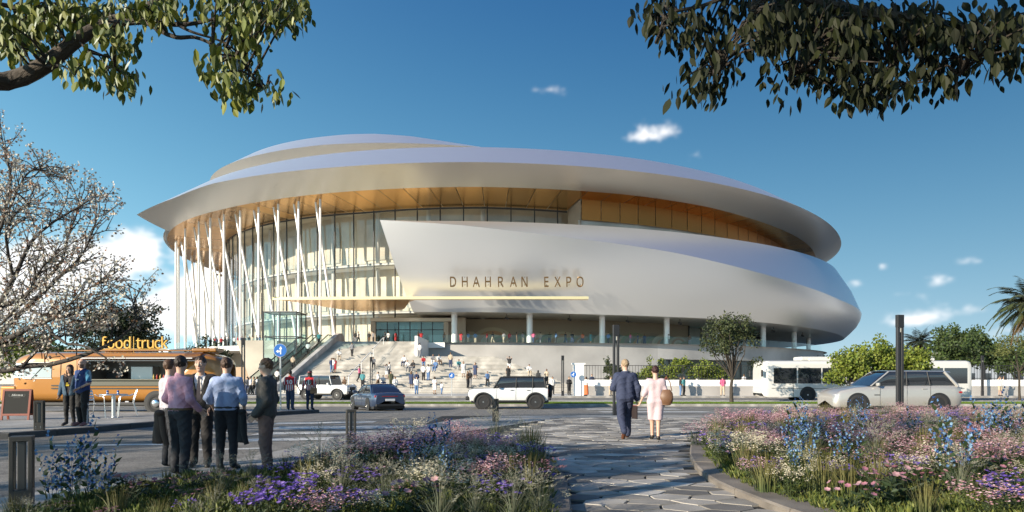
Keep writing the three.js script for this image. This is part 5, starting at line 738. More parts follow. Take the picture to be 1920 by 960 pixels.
  // wheels in black arches
  for (const x of wx) for (const s of [-1, 1]) { const a = new MB(); a.cyl(V(x, r * 1.02, s * (hw - .25)), V(x, r * 1.02, s * (hw + .004)), r * (o.arch ?? 1.16), r * (o.arch ?? 1.16), 30); a.build('wheel_arch', plasticBlack, t); if (o.flare) { const fl = []; for (let k = 0; k <= 16; k++) { const an = Math.PI * k / 16; fl.push(V(x - Math.cos(an) * r * 1.22, r + Math.sin(an) * r * 1.2, s * (hw + .02))); } new MB().tube(fl, .06, 6).build('arch_flare', plasticBlack, t); } wheel(t, x, s * (hw - o.tw / 2 + .02), r, o.tw, s, o.rim ?? chrome, o.spokes ?? 7); }
  // doors: seams and handles
  for (const s of [-1, 1]) { for (const x of o.doors) new MB().tube([V(x, o.body[2][2] + .12, s * (hw * .992 + .002)), V(x, bl - .25, s * (hw + .003)), V(x + .02, bl - .03, s * (hw * .955))], .006, 4).build('door_seam', plasticBlack, t); for (const x of o.handles) new MB().rbox(x, bl - .13, s * (hw * .985 + .012), .2, .03, .03, .01).build('handle', o.handleMat ?? body, t); new MB().rbox(c0 + .26, bl + .06, s * (hw + .09), .12, .15, .2, .04).build('mirror', o.roof ?? body, t); new MB().rbox((wx[0] + wx[1]) / 2, o.body[2][2] + .05, s * (hw * .99), wb - r * 2.5, .1, .06, .03).build('sill', plasticBlack, t); }
  o.extra?.(t, { xf, xr, hw, bl, top, wx });
  return t;
}
const box = (t, name, mat, x, y, z, w, h, d, r = .02, rot) => new MB().rbox(x, y, z, w, h, d, r, rot).build(name, mat, t);
const roadAt = (x, d) => P((x - 960) / FOC * d, d, gy(d));
// silver sport utility, nose to the left
vehicle('sport_utility', 'large silver sport utility car passing behind the wide flower bed', roadAt(1664, 30.6), 0, {
  L: 5.5, W: 2.0, H: 1.86, wb: 3.45, fx: -1.78, r: .42, tw: .27, paint: paintOf(.44, .42, .39, .4), belt: 1.21, cab: [-1.25, -.35, 2.05, 2.58], cabW: [1.78, 1.42], pillars: [[.35, .42], [1.35, 1.32]], doors: [-.85, .3, 1.3], handles: [.05, 1.05], rim: std(lin(.35, .35, .35), .3, { metalness: .9 }), spoiler: .28, cp: .07,
  body: [[-2.76, .74, .34, .66], [-2.70, .90, .28, .82], [-2.5, .97, .26, 1.0], [-1.9, 1, .26, 1.13], [-1.3, 1, .26, 1.18], [0, 1, .26, 1.21], [1.6, 1, .26, 1.22], [2.35, .985, .30, 1.22], [2.64, .93, .36, 1.18], [2.74, .82, .44, 1.08]],
  extra(t, { hw }) { for (const s of [-1, 1]) { box(t, 'headlight', lampClear, -2.60, .80, s * .72, .2, .1, .36, .03); box(t, 'tail_light', lampRed, 2.62, .93, s * .72, .2, .09, .44, .03); box(t, 'side_vent', plasticBlack, -.98, .82, s * (hw + .002), .24, .035, .02, .008); } box(t, 'grille', plasticBlack, -2.725, .62, 0, .05, .1, .8, .02); box(t, 'number_plate', std(lin(.7, .7, .7), .5), 2.74, .70, 0, .02, .12, .5, .005); } });
// white boxy off-roader, nose to the left
const whitePaint = paintOf(.66, .67, .66, .05);
vehicle('off_road_car', 'white boxy off-road car with black roof and flared wheel arches', roadAt(956, 40.2), 0, {
  L: 4.75, W: 1.95, H: 1.83, wb: 2.95, fx: -1.5, r: .42, tw: .29, paint: whitePaint, roof: plasticBlack, postMat: plasticBlack, belt: 1.22, cab: [-.95, -.55, 1.95, 2.12], cabW: [1.72, 1.56], pillars: [[.35, .38], [1.3, 1.32]], pillarMat: plasticBlack, doors: [-.78, .32, 1.25], handles: [.12, 1.05], handleMat: plasticBlack, flare: true, arch: 1.2, rim: std(lin(.3, .3, .3), .35, { metalness: .8 }), spokes: 6, spoiler: .06,
  body: [[-2.34, .86, .55, 1.02], [-2.30, .90, .48, 1.10], [-2.1, .93, .42, 1.15], [-1.2, .945, .40, 1.18], [-.9, .95, .40, 1.20], [0, .95, .40, 1.22], [1.6, .95, .40, 1.22], [2.08, .945, .44, 1.22], [2.16, .92, .5, 1.2]],
  extra(t) { const sp = new THREE.Group(); sp.name = 'spare_wheel'; t.add(sp); sp.position.set(2.32, 1.0, 0); new MB().lathe([[.001, .13], [.24, .12], [.38, .1], [.41, .04], [.41, -.06], [.3, -.11], [.001, -.11]], 32, new THREE.Matrix4().makeRotationZ(-Math.PI / 2)).build('tyre', rubber, sp); for (const s of [-1, 1]) { new MB().cyl(V(-2.36, .98, s * .62), V(-2.30, .98, s * .62), .11, .11, 20).build('headlight', lampClear, t); box(t, 'tail_light', lampRed, 2.17, 1.0, s * .84, .05, .24, .1, .02); } box(t, 'grille', plasticBlack, -2.345, .98, 0, .05, .2, 1.5, .02); box(t, 'front_bumper', plasticBlack, -2.4, .62, 0, .24, .2, 1.84, .05); box(t, 'rear_bumper', plasticBlack, 2.24, .6, 0, .2, .2, 1.84, .05); for (const s of [-1, 1]) box(t, 'roof_rail', plasticBlack, .7, 1.87, s * .68, 2.2, .035, .04, .01); } });
// dark blue saloon seen from behind, driving away to the left
vehicle('saloon_car', 'dark blue saloon car seen from its tail on the avenue', P((706 - 960) / FOC * 37.6, 37.6, gy(37.6)), -1.08, {
  L: 4.7, W: 1.84, H: 1.42, wb: 2.8, fx: -1.42, r: .335, tw: .23, paint: paintOf(.045, .07, .13, .5), belt: .94, cab: [-1.0, -.25, .95, 1.85], cabW: [1.60, 1.20], pillars: [[.22, .28]], doors: [-.72, .28, 1.12], handles: [.05, .95], spoiler: .03, rim: alu,
  body: [[-2.36, .66, .36, .58], [-2.28, .80, .26, .68], [-2.0, .89, .20, .78], [-1.2, .92, .18, .90], [0, .92, .18, .93], [1.2, .92, .18, .95], [1.9, .90, .22, .96], [2.22, .85, .30, .94], [2.34, .74, .38, .86]],
  extra(t) { for (const s of [-1, 1]) { box(t, 'tail_light', lampRed, 2.25, .80, s * .60, .16, .11, .42, .03); box(t, 'headlight', lampClear, -2.22, .62, s * .62, .2, .1, .32, .03); } box(t, 'light_bar', lampRed, 2.335, .80, 0, .03, .035, .84, .01); box(t, 'number_plate', std(lin(.72, .72, .72), .5), 2.36, .62, 0, .03, .11, .5, .005); box(t, 'rear_bumper', plasticBlack, 2.26, .34, 0, .2, .14, 1.5, .04); } });
// white boxy four-wheel drive beyond the median, nose to the right
vehicle('four_wheel_drive', 'white square four-wheel drive car on the far carriageway before the escalators', roadAt(614, 56), Math.PI - .25, {
  L: 4.5, W: 1.85, H: 1.95, wb: 2.75, fx: -1.32, r: .40, tw: .27, paint: paintOf(.72, .72, .71, .02), belt: 1.22, cab: [-.85, -.62, 2.0, 2.14], cabW: [1.66, 1.58], pillars: [[.3, .32], [1.2, 1.22]], doors: [-.7, .28, 1.2], handles: [.1, 1.0], flare: true, rim: alu, spokes: 5,
  body: [[-2.2, .84, .5, 1.04], [-2.16, .88, .44, 1.14], [-1.9, .90, .42, 1.17], [-.9, .91, .40, 1.19], [0, .92, .40, 1.22], [2.1, .92, .42, 1.22], [2.2, .9, .5, 1.2]],
  extra(t) { for (const s of [-1, 1]) { new MB().cyl(V(-2.24, .93, s * .62), V(-2.18, .93, s * .62), .1, .1, 18).build('headlight', lampClear, t); box(t, 'indicator', lampClear, -1.85, 1.2, s * .76, .18, .07, .12, .02); } box(t, 'grille', plasticBlack, -2.22, .9, 0, .05, .24, .86, .02); box(t, 'front_bumper', plasticBlack, -2.28, .58, 0, .22, .22, 1.8, .05); box(t, 'number_plate', std(lin(.7, .7, .7), .5), -2.40, .58, 0, .02, .11, .48, .004); } });
// ---------- city bus, nose to the left ----------
{
  const t = thing('city_bus', 'long white city bus with dark window band beyond the median', 'bus', roadAt(1612, 53), 0), L = 15.6, H = 3.05, W = 2.5, hw = W / 2, paint = paintOf(.60, .59, .56, .05);
  const sec = (x, w, y0, y1, rr = .22) => { const o = []; for (const [z, y] of [[-w + .02, y0], [-w, y0 + .12], [-w, y1 - rr * 1.3], [-w + rr * .35, y1 - rr * .4], [-w + rr, y1], [0, y1 + .03], [w - rr, y1], [w - rr * .35, y1 - rr * .4], [w, y1 - rr * 1.3], [w, y0 + .12], [w - .02, y0]]) o.push(V(x, y, z)); return o; };
  const rows = [sec(-L / 2 - .02, hw - .25, .6, H - .45), sec(-L / 2 + .06, hw - .1, .4, H - .15), sec(-L / 2 + .25, hw - .02, .34, H - .02), sec(-L / 2 + .5, hw, .32, H), sec(L / 2 - .4, hw, .32, H), sec(L / 2 - .1, hw - .04, .36, H - .05), sec(L / 2, hw - .12, .5, H - .2)];
  const mb = new MB().loft(rows); for (const e of [rows[0], rows[6]]) for (let k = 0; k < 5; k++) mb.quad(e[k], e[k + 1], e[9 - k], e[10 - k]); mb.build('body', paint, t);
  for (const s of [-1, 1]) { const n = 8; for (let k = 0; k < n; k++) { const x0 = -L / 2 + .75 + k * 1.82; new MB().rbox(x0 + .86, 1.92, s * (hw + .004), 1.72, 1.16, .02, .008).build('side_window', M.darkGlass, t); } for (const x of [-5.6, .3, 4.6]) { new MB().rbox(x, 1.35, s * (hw + .012), .03, 2.1, .012, .004).build('door_seam', plasticBlack, t); } box(t, 'side_marker', std(lin(.6, .25, .02), .4), -2, .72, s * (hw + .005), .12, .05, .02, .005); new MB().box(0, .98, s * (hw + .003), L - 1.2, .03, .012).build('trim_line', M.dark, t); }
  box(t, 'windscreen', M.darkGlass, -L / 2 + .06, 1.85, 0, .1, 1.5, W - .35, .04); box(t, 'rear_window', M.darkGlass, L / 2 - .02, 2.1, 0, .08, .9, W - .6, .04);
  const cv = document.createElement('canvas'); cv.width = 256; cv.height = 32; const g = cv.getContext('2d'); g.fillStyle = '#0b0b0a'; g.fillRect(0, 0, 256, 32); const tx = new THREE.CanvasTexture(cv); tx.colorSpace = THREE.SRGBColorSpace; box(t, 'roof_fairing', paint, .5, H + .1, 0, 9.5, .2, 1.7, .08); box(t, 'air_unit', std(lin(.5, .5, .48), .6), -3.6, H + .16, 0, 2.4, .3, 1.5, .1);
  for (const x of [-L / 2 + 3.3, 2.6, 4.3]) for (const s of [-1, 1]) { new MB().cyl(V(x, .52, s * (hw - .35)), V(x, .52, s * (hw + .006)), .6, .6, 30).build('wheel_arch', plasticBlack, t); wheel(t, x, s * (hw - .13), .49, .3, s, std(lin(.66, .66, .65), .35, { metalness: .5 }), 8); }
  for (const s of [-1, 1]) { box(t, 'headlight', lampClear, -L / 2 + .02, .78, s * .85, .1, .2, .4, .04); box(t, 'mirror', plasticBlack, -L / 2 - .15, 2.1, s * (hw + .1), .1, .5, .24, .04); box(t, 'tail_light', lampRed, L / 2, 1.1, s * .95, .05, .5, .16, .02); }
}
// ---------- food truck ----------
{
  const D0 = 26.6, g0 = gy(27.8) + .136, X0 = -19.45, LT = 8.15, t = thing('food_truck', 'ochre rounded food truck trailer with open serving hatch and food truck sign on its roof', 'food truck', P(X0 + LT / 2, D0 + 1.15, g0)), paint = paintOf(.42, .18, .03, .1), Wd = 1.15, y0 = .36, y1 = 2.36;
  const sec = (x, k) => { const o = [], n = 20, cy = (y0 + y1) / 2, hy = (y1 - y0) / 2 * lerp(.62, 1, k), hz = Wd * lerp(.55, 1, k), yc = cy - (1 - k) * .08; for (let j = 0; j <= n; j++) { const a = j / n * 6.2832, c = Math.cos(a), s = Math.sin(a), e = .42; o.push(V(x, yc + Math.sign(s) * Math.pow(Math.abs(s), e) * hy, Math.sign(c) * Math.pow(Math.abs(c), e) * hz)); } return o; };
  const st = []; for (const [u, k] of [[0, 0], [.08, .32], [.22, .55], [.45, .76], [.75, .92], [1.15, 1], [2.6, 1], [6.8, 1], [7.25, .94], [7.6, .82], [7.9, .62], [8.07, .38], [8.15, 0]]) st.push(sec(-LT / 2 + u, k));
  const hx0 = -1.15, hx1 = 3.35, hy0 = 1.28, hy1 = 1.98;       // serving opening on the near side (+z)
  // shell in strips so that the hatch is a real opening
  const shell = new MB(); const xs = [], kOf = (u) => { const T = [[0, 0], [.08, .32], [.22, .55], [.45, .76], [.75, .92], [1.15, 1], [6.8, 1], [7.25, .94], [7.6, .82], [7.9, .62], [8.07, .38], [8.15, 0]]; return tab(T)(u); };
  shell.loft(st.slice(0, 7).concat([sec(hx0, 1)])); shell.loft([sec(hx1, 1)].concat(st.slice(7)));
  { const A = sec(hx0, 1), Bq = sec(hx1, 1), far = A.map((p, k) => k).filter((k) => A[k].z < .98 || A[k].y < hy0 - .01 || A[k].y > hy1 + .01); // rows round the section except the opening
    const ring = A.slice(0, 20).map((p, k) => [p, Bq[k]]), order = []; for (let k = 0; k < 20; k++) order.push(k); const rowsO = []; const start = ring.findIndex(([p]) => p.z > .9 && p.y >= hy1 - .05); const seq = []; for (let k = 0; k < 20; k++) { const [p, q] = ring[(start + k) % 20]; if (p.z > .9 && p.y > hy0 + .02 && p.y < hy1 - .02) continue; seq.push([p, q]); }
    const z = 1.148; const rr = [[V(hx0, hy1, z), V(hx1, hy1, z)], ...seq.filter(([p]) => !(p.z > 1.1 && p.y > hy0 && p.y < hy1)), [V(hx0, hy0, z), V(hx1, hy0, z)]]; shell.loft(rr.map(([a, b]) => [a, b])); }
  shell.build('body', paint, t);
  const inner = std(lin(.34, .32, .29), .5, { metalness: .3 }); box(t, 'counter', std(lin(.12, .12, .09), .5), 1.1, hy0 - .02, .95, hx1 - hx0, .05, .62, .01); box(t, 'kitchen_wall', inner, 1.1, 1.63, -.62, hx1 - hx0 + .2, .9, .04, .005); box(t, 'kitchen_ceiling', inner, 1.1, 2.06, .2, hx1 - hx0 + .2, .04, 1.7, .005); for (const x of [hx0 - .03, hx1 + .03]) box(t, 'kitchen_end', inner, x, 1.63, .2, .04, .9, 1.7, .005); box(t, 'kitchen_floor', inner, 1.1, 1.0, .1, hx1 - hx0, .04, 1.5, .005);
  box(t, 'hatch_frame', std(lin(.6, .6, .6), .4, { metalness: .6 }), 1.1, hy1 + .02, 1.17, hx1 - hx0 + .1, .05, .05, .01); box(t, 'awning', std(lin(.26, .13, .05), .6), 1.1, hy1 + .14, 1.5, hx1 - hx0 + .2, .03, .75, .01, [.12, 0, 0]); box(t, 'awning_edge', std(lin(.72, .72, .7), .5), 1.1, hy1 + .09, 1.88, hx1 - hx0 + .2, .035, .03, .01); box(t, 'serving_panel', std(lin(.10, .10, .075), .6), 1.1, hy0 - .14, 1.165, hx1 - hx0, .22, .03, .01);
  for (const y of [.93, 1.04]) { box(t, 'stripe', M.black, .5, y, 1.156, 5.6, .045, .02, .005); }
  // shelves with rows of bottles, fridge, till
  for (const y of [1.36, 1.56, 1.76]) box(t, 'shelf', M.white, 2.6, y, -.5, 1.3, .02, .2, .004); const bt = [lin(.05, .2, .08), lin(.5, .5, .5), lin(.35, .12, .03), lin(.1, .12, .3)].map((c) => std(c, .3)); for (let r = 0; r < 3; r++) for (let k = 0; k < 9; k++) { const b = thing('bottle', 'small bottle on the shelves inside the food truck', 'bottle', V(t.position.x + 2.02 + k * .14, t.position.y + 1.372 + r * .2, t.position.z - .48), 0, 'bottles on the food truck shelves'); new MB().lathe([[0, 0], [.034, 0], [.034, .09], [.014, .12], [.014, .15], [0, .15]], 10).build('bottle_glass', bt[(r * 5 + k * 3) % 4], b); }
  box(t, 'fridge', std(lin(.55, .55, .55), .3, { metalness: .6 }), .5, 1.5, -.35, .9, .6, .5, .03); box(t, 'oven', std(lin(.04, .04, .04), .4), -.6, 1.42, -.3, .6, .3, .5, .02); for (let k = 0; k < 5; k++) { const b = thing('sauce_bottle', 'sauce bottle on the food truck counter', 'bottle', V(t.position.x + 1.5 + k * .13, t.position.y + hy0 + .006, t.position.z + .9), 0, 'sauce bottles on the counter'); new MB().lathe([[0, 0], [.03, 0], [.03, .12], [.008, .16], [.006, .2], [0, .2]], 10).build('bottle_body', std(k % 2 ? lin(.4, .03, .02) : lin(.5, .4, .1), .4), b); }
  // front windows wrap the nose, door, wheels, skirt
  const win = new THREE.MeshPhysicalMaterial({ color: lin(.42, .45, .44), roughness: .08, metalness: .1, clearcoat: 1 }); const wrap = (u0, u1, n = 5) => { const rowsW = [1.34, 1.9].map((y) => Array.from({ length: n + 1 }, (_, j) => { const u = lerp(u0, u1, j / n), k = kOf(u), hz = Wd * lerp(.55, 1, k), hy = (y1 - y0) / 2 * lerp(.62, 1, k), yy = ((y0 + y1) / 2 - (1 - k) * .08), s = clamp((y - yy) / hy, -.98, .98), as = Math.pow(Math.abs(s), 1 / .42), c = Math.sqrt(Math.max(0, 1 - as * as)); return V(-LT / 2 + u, y, Math.pow(c, .42) * hz + .012); })); return new MB().loft(rowsW); };
  wrap(.10, .62).build('front_window', win, t); wrap(.70, 1.78).build('side_window', win, t); box(t, 'window_bar', M.white, -LT / 2 + .66, 1.62, 1.08, .05, .62, .05, .01); for (const y of [1.31, 1.93]) box(t, 'window_trim', M.white, -LT / 2 + 1.24, y, 1.158, 1.12, .03, .02, .008);
  for (const x of [-1.95, -1.32]) box(t, 'door_seam', M.dark, x, 1.3, 1.155, .015, 1.6, .012, .003); box(t, 'door_handle', M.black, -1.85, 1.17, 1.165, .16, .06, .03, .01); box(t, 'skirt', plasticBlack, .2, .32, 0, 7.0, .16, 2.2, .05);
  new MB().cyl(V(1.72, .38, .8), V(1.72, .38, 1.165), .46, .46, 32).build('wheel_arch', plasticBlack, t); for (const x of [1.72]) for (const s of [-1, 1]) wheel(t, x, s * 1.06, .36, .24, s, chrome, 12);
  new MB().ball(V(1.72, .36, 1.2), .15, .15, .05, 16).build('hub_cap', chrome, t); for (const [x, w] of [[-.2, 1.1], [3.2, 1.0]]) box(t, 'roof_vent', paintOf(.34, .15, .03), x, y1 + .07, 0, w, .16, .7, .06); box(t, 'roof_rail', paintOf(.30, .13, .03), .9, y1 + .03, 1.0, 5.6, .05, .06, .02); box(t, 'hitch_box', paintOf(.50, .24, .05), -LT / 2 - .05, .72, .55, .62, .62, .8, .08); for (const x of [-1.6, .6, 2.6]) { box(t, 'marker_lamp', lampClear, x, .42, 1.14, .14, .05, .03, .01); }
  const font = await new FontLoader().loadAsync('fonts/droid/droid_sans_regular.typeface.json'), gold = std(lin(.60, .36, .07), .35, { metalness: .3 }); let x = -.75; for (const ch of 'food truck') { if (ch === ' ') { box(t, 'sign_post', gold, x + .06, y1 + .3, .5, .025, .6, .025, .005); x += .18; continue; } const g = new TextGeometry(ch, { font, size: .44, depth: .05, curveSegments: 6, bevelEnabled: true, bevelSize: -.006, bevelThickness: .012, bevelSegments: 2 }); g.computeBoundingBox(); const w = g.boundingBox.max.x - g.boundingBox.min.x; g.translate(-g.boundingBox.min.x, 0, 0); const o = part(t, 'sign_letter', g, gold); o.position.set(x, y1 + .13, .5); x += w + .035; } box(t, 'sign_rail', gold, .42, y1 + .10, .52, 2.8, .03, .03, .008);
}
// ---------- far building beyond the railing ----------
{ const b = thing('office_block', 'low blue-grey office block beyond the railing', 'building', P(92, 128, gy(60))); box(b, 'wall', std(lin(.30, .33, .37), .8), 0, 3, 0, 26, 6, 12, .02); for (let r = 0; r < 2; r++) for (let k = 0; k < 9; k++) { const w = box(b, 'window', M.darkGlass, -11.4 + k * 2.8, 1.7 + r * 2.7, 6.01, 1.7, 1.4, .06, .01); } box(b, 'roof_edge', M.white, 0, 6.1, 0, 26.4, .25, 12.4, .03);
  const c = thing('white_house', 'plain white flat-roofed house behind the food truck trees', 'building', P(-120, 165, gy(60))); box(c, 'wall', M.offWhite, 0, 4, 0, 44, 8, 12, .02); for (let k = 0; k < 12; k++) box(c, 'window', M.darkGlass, -20 + k * 3.6, 4.6, 6.01, 1.6, 1.6, .06, .01); box(c, 'roof_edge', M.white, 0, 8.1, 0, 44.4, .3, 12.4, .03); }
// =====================================================================
// PEOPLE
// =====================================================================
// surface nets: a smooth closed surface of a distance field
function iso(sdf, lo, hi, cell, colorOf) {
  const nx = Math.ceil((hi[0] - lo[0]) / cell) + 1, ny = Math.ceil((hi[1] - lo[1]) / cell) + 1, nz = Math.ceil((hi[2] - lo[2]) / cell) + 1, F = new Float32Array(nx * ny * nz), id = new Int32Array(nx * ny * nz).fill(-1), at = (i, j, k) => (k * ny + j) * nx + i;
  for (let k = 0; k < nz; k++) for (let j = 0; j < ny; j++) for (let i = 0; i < nx; i++) F[at(i, j, k)] = sdf(lo[0] + i * cell, lo[1] + j * cell, lo[2] + k * cell);
  const pos = [], nor = [], col = [], idx = [];
  for (let k = 0; k < nz - 1; k++) for (let j = 0; j < ny - 1; j++) for (let i = 0; i < nx - 1; i++) {
    let x = 0, y = 0, z = 0, n = 0, gx = 0, gyy = 0, gz = 0, neg = 0; const c = [];
    for (let q = 0; q < 8; q++) { const f = F[at(i + (q & 1), j + (q >> 1 & 1), k + (q >> 2))]; c.push(f); if (f < 0) neg++; gx += (q & 1 ? 1 : -1) * f; gyy += (q >> 1 & 1 ? 1 : -1) * f; gz += (q >> 2 ? 1 : -1) * f; }
    if (!neg || neg === 8) continue;
    for (const [a, b] of EDG) if ((c[a] < 0) !== (c[b] < 0)) { const t = c[a] / (c[a] - c[b]); x += lerp(a & 1, b & 1, t); y += lerp(a >> 1 & 1, b >> 1 & 1, t); z += lerp(a >> 2, b >> 2, t); n++; }
    id[at(i, j, k)] = pos.length / 3; const X = lo[0] + (i + x / n) * cell, Y = lo[1] + (j + y / n) * cell, Z = lo[2] + (k + z / n) * cell; pos.push(X, Y, Z); const l = Math.hypot(gx, gyy, gz) || 1; nor.push(gx / l, gyy / l, gz / l); if (colorOf) { const q = colorOf(X, Y, Z); col.push(q[0], q[1], q[2]); }
  }
  for (let k = 1; k < nz - 1; k++) for (let j = 1; j < ny - 1; j++) for (let i = 1; i < nx - 1; i++) {
    const f = F[at(i, j, k)] < 0;
    const q = (a, b, c, d, flip) => { if (a < 0 || b < 0 || c < 0 || d < 0) return; if (flip) idx.push(a, c, b, a, d, c); else idx.push(a, b, c, a, c, d); };
    if (f !== F[at(i + 1, j, k)] < 0) q(id[at(i, j - 1, k - 1)], id[at(i, j, k - 1)], id[at(i, j, k)], id[at(i, j - 1, k)], !f);
    if (f !== F[at(i, j + 1, k)] < 0) q(id[at(i - 1, j, k - 1)], id[at(i - 1, j, k)], id[at(i, j, k)], id[at(i, j, k - 1)], !f);
    if (f !== F[at(i, j, k + 1)] < 0) q(id[at(i - 1, j - 1, k)], id[at(i, j - 1, k)], id[at(i, j, k)], id[at(i - 1, j, k)], !f);
  }
  const g = new THREE.BufferGeometry(); g.setAttribute('position', new THREE.Float32BufferAttribute(pos, 3)); g.setAttribute('normal', new THREE.Float32BufferAttribute(nor, 3)); if (colorOf) g.setAttribute('color', new THREE.Float32BufferAttribute(col, 3)); g.setIndex(idx); return g;
}
const EDG = [[0, 1], [2, 3], [4, 5], [6, 7], [0, 2], [1, 3], [4, 6], [5, 7], [0, 4], [1, 5], [2, 6], [3, 7]];
const smin = (a, b, k) => { const h = Math.max(k - Math.abs(a - b), 0) / k; return Math.min(a, b) - h * h * k * .25; };
function capS(x, y, z, c) { const { ax, ay, az, bx, by, bz, l2, ra, rb } = c, px = x - ax, py = y - ay, pz = z - az, t = clamp((px * bx + py * by + pz * bz) / l2), dx = px - bx * t, dy = py - by * t, dz = pz - bz * t; return Math.sqrt(dx * dx + dy * dy + dz * dz) - (ra + (rb - ra) * t); }
const cap = (a, b, ra, rb) => ({ ax: a[0], ay: a[1], az: a[2], bx: b[0] - a[0], by: b[1] - a[1], bz: b[2] - a[2], l2: (b[0] - a[0]) ** 2 + (b[1] - a[1]) ** 2 + (b[2] - a[2]) ** 2 + 1e-9, ra, rb });
const unionS = (caps, k, grow = 0) => (x, y, z) => { let d = 1e3; for (const c of caps) { const e = capS(x, y, z, c) - grow; d = d > 1e2 ? e : smin(d, e, k); } return d; };
function boundsOf(caps, m) { const lo = [1e9, 1e9, 1e9], hi = [-1e9, -1e9, -1e9]; for (const c of caps) { const A = [c.ax, c.ay, c.az], B2 = [c.ax + c.bx, c.ay + c.by, c.az + c.bz], r = Math.max(c.ra, c.rb) + m; for (let k = 0; k < 3; k++) { lo[k] = Math.min(lo[k], A[k] - r, B2[k] - r); hi[k] = Math.max(hi[k], A[k] + r, B2[k] + r); } } return [lo, hi]; }
const P0 = { lSh: [.178, 1.415, -.01], rSh: [-.178, 1.415, -.01], lEl: [.25, 1.14, -.03], rEl: [-.25, 1.14, -.03], lWr: [.255, .90, .05], rWr: [-.255, .90, .05], lHip: [.092, .93, 0], rHip: [-.092, .93, 0], lKn: [.10, .50, .02], rKn: [-.10, .50, .02], lAn: [.105, .085, -.02], rAn: [-.105, .085, -.02], lToe: [.13, .035, .15], rToe: [-.13, .035, .15], neck: [0, 1.49, -.01], head: [0, 1.665, .015], chest: [0, 1.36, 0], waist: [0, 1.10, 0], yaw: 0, pitch: 0 };
const far3 = (a, b, t) => [lerp(a[0], b[0], t), lerp(a[1], b[1], t), lerp(a[2], b[2], t)];
function skeleton(J, f = 1) {
  const ch = J.chest, wa = J.waist, w = (p, dx) => [p[0] + dx, p[1], p[2]];
  const torso = [cap(w([(J.lHip[0] + J.rHip[0]) / 2, J.lHip[1] + .03, (J.lHip[2] + J.rHip[2]) / 2], .062), w(wa, .062), .112 * f, .098 * f), cap(w([(J.lHip[0] + J.rHip[0]) / 2, J.lHip[1] + .03, (J.lHip[2] + J.rHip[2]) / 2], -.062), w(wa, -.062), .112 * f, .098 * f), cap(w(wa, .06), w(ch, .09), .098 * f, .108), cap(w(wa, -.06), w(ch, -.09), .098 * f, .108), cap(far3(ch, J.lSh, .3), J.lSh, .076, .054), cap(far3(ch, J.rSh, .3), J.rSh, .076, .054), cap([ch[0], ch[1] + .04, ch[2]], J.neck, .085, .058)];
  const arms = [cap(J.lSh, J.lEl, .056, .043), cap(J.lEl, J.lWr, .042, .028), cap(J.rSh, J.rEl, .056, .043), cap(J.rEl, J.rWr, .042, .028)];
  const legs = [cap(J.lHip, J.lKn, .092, .060), cap(J.lKn, J.lAn, .058, .040), cap(J.rHip, J.rKn, .092, .060), cap(J.rKn, J.rAn, .058, .040)];
  const feet = [cap(J.lAn, J.lToe, .042, .030), cap(J.rAn, J.rToe, .042, .030)];
  return { torso, arms, legs, feet, neck: [cap(J.neck, far3(J.neck, J.head, .6), .057, .054)] };
}
const ell = (x, y, z, cx, cy, cz, rx, ry, rz) => { const a = (x - cx) / rx, b = (y - cy) / ry, c = (z - cz) / rz; return (Math.sqrt(a * a + b * b + c * c) - 1) * Math.min(rx, ry, rz); };
const NOSE = cap([0, .012, .084], [0, -.03, .104], .009, .014), BROW = cap([-.042, .034, .072], [.042, .034, .072], .014, .014), LIP = cap([-.018, -.064, .080], [.018, -.064, .080], .008, .008), HNECK = cap([0, -.06, -.02], [0, -.20, -.03], .054, .058);
function headField(x, y, z) {
  let d = ell(x, y, z, 0, .03, -.012, .077, .094, .096); d = smin(d, ell(x, y, z, 0, -.035, .018, .061, .084, .068), .04); d = smin(d, ell(x, y, z, 0, -.097, .052, .028, .022, .024), .03); d = smin(d, capS(x, y, z, BROW), .02);
  for (const s of [-1, 1]) { const e = ell(x, y, z, s * .032, .010, .094, .017, .013, .016); d = Math.max(d, -e - .0) > d + .02 ? d : -smin(-d, e, .012); d = smin(d, ell(x, y, z, s * .078, -.004, -.008, .011, .030, .019), .008); d = smin(d, ell(x, y, z, s * .04, -.02, .06, .02, .018, .02), .02); }
  for (const s of [-1, 1]) d = Math.min(d, ell(x, y, z, s * .032, .010, .078, .0125, .0115, .0125));
  d = smin(d, capS(x, y, z, NOSE), .014); d = smin(d, capS(x, y, z, LIP), .010); return smin(d, capS(x, y, z, HNECK), .03);
}
const toHead = (J) => { const cy = Math.cos(J.yaw), sy = Math.sin(J.yaw), cp = Math.cos(J.pitch), sp = Math.sin(J.pitch); return (x, y, z) => { x -= J.head[0]; y -= J.head[1]; z -= J.head[2]; const x1 = cy * x - sy * z, z1 = sy * x + cy * z, y2 = cp * y + sp * z1, z2 = -sp * y + cp * z1; return [x1, y2, z2]; }; };
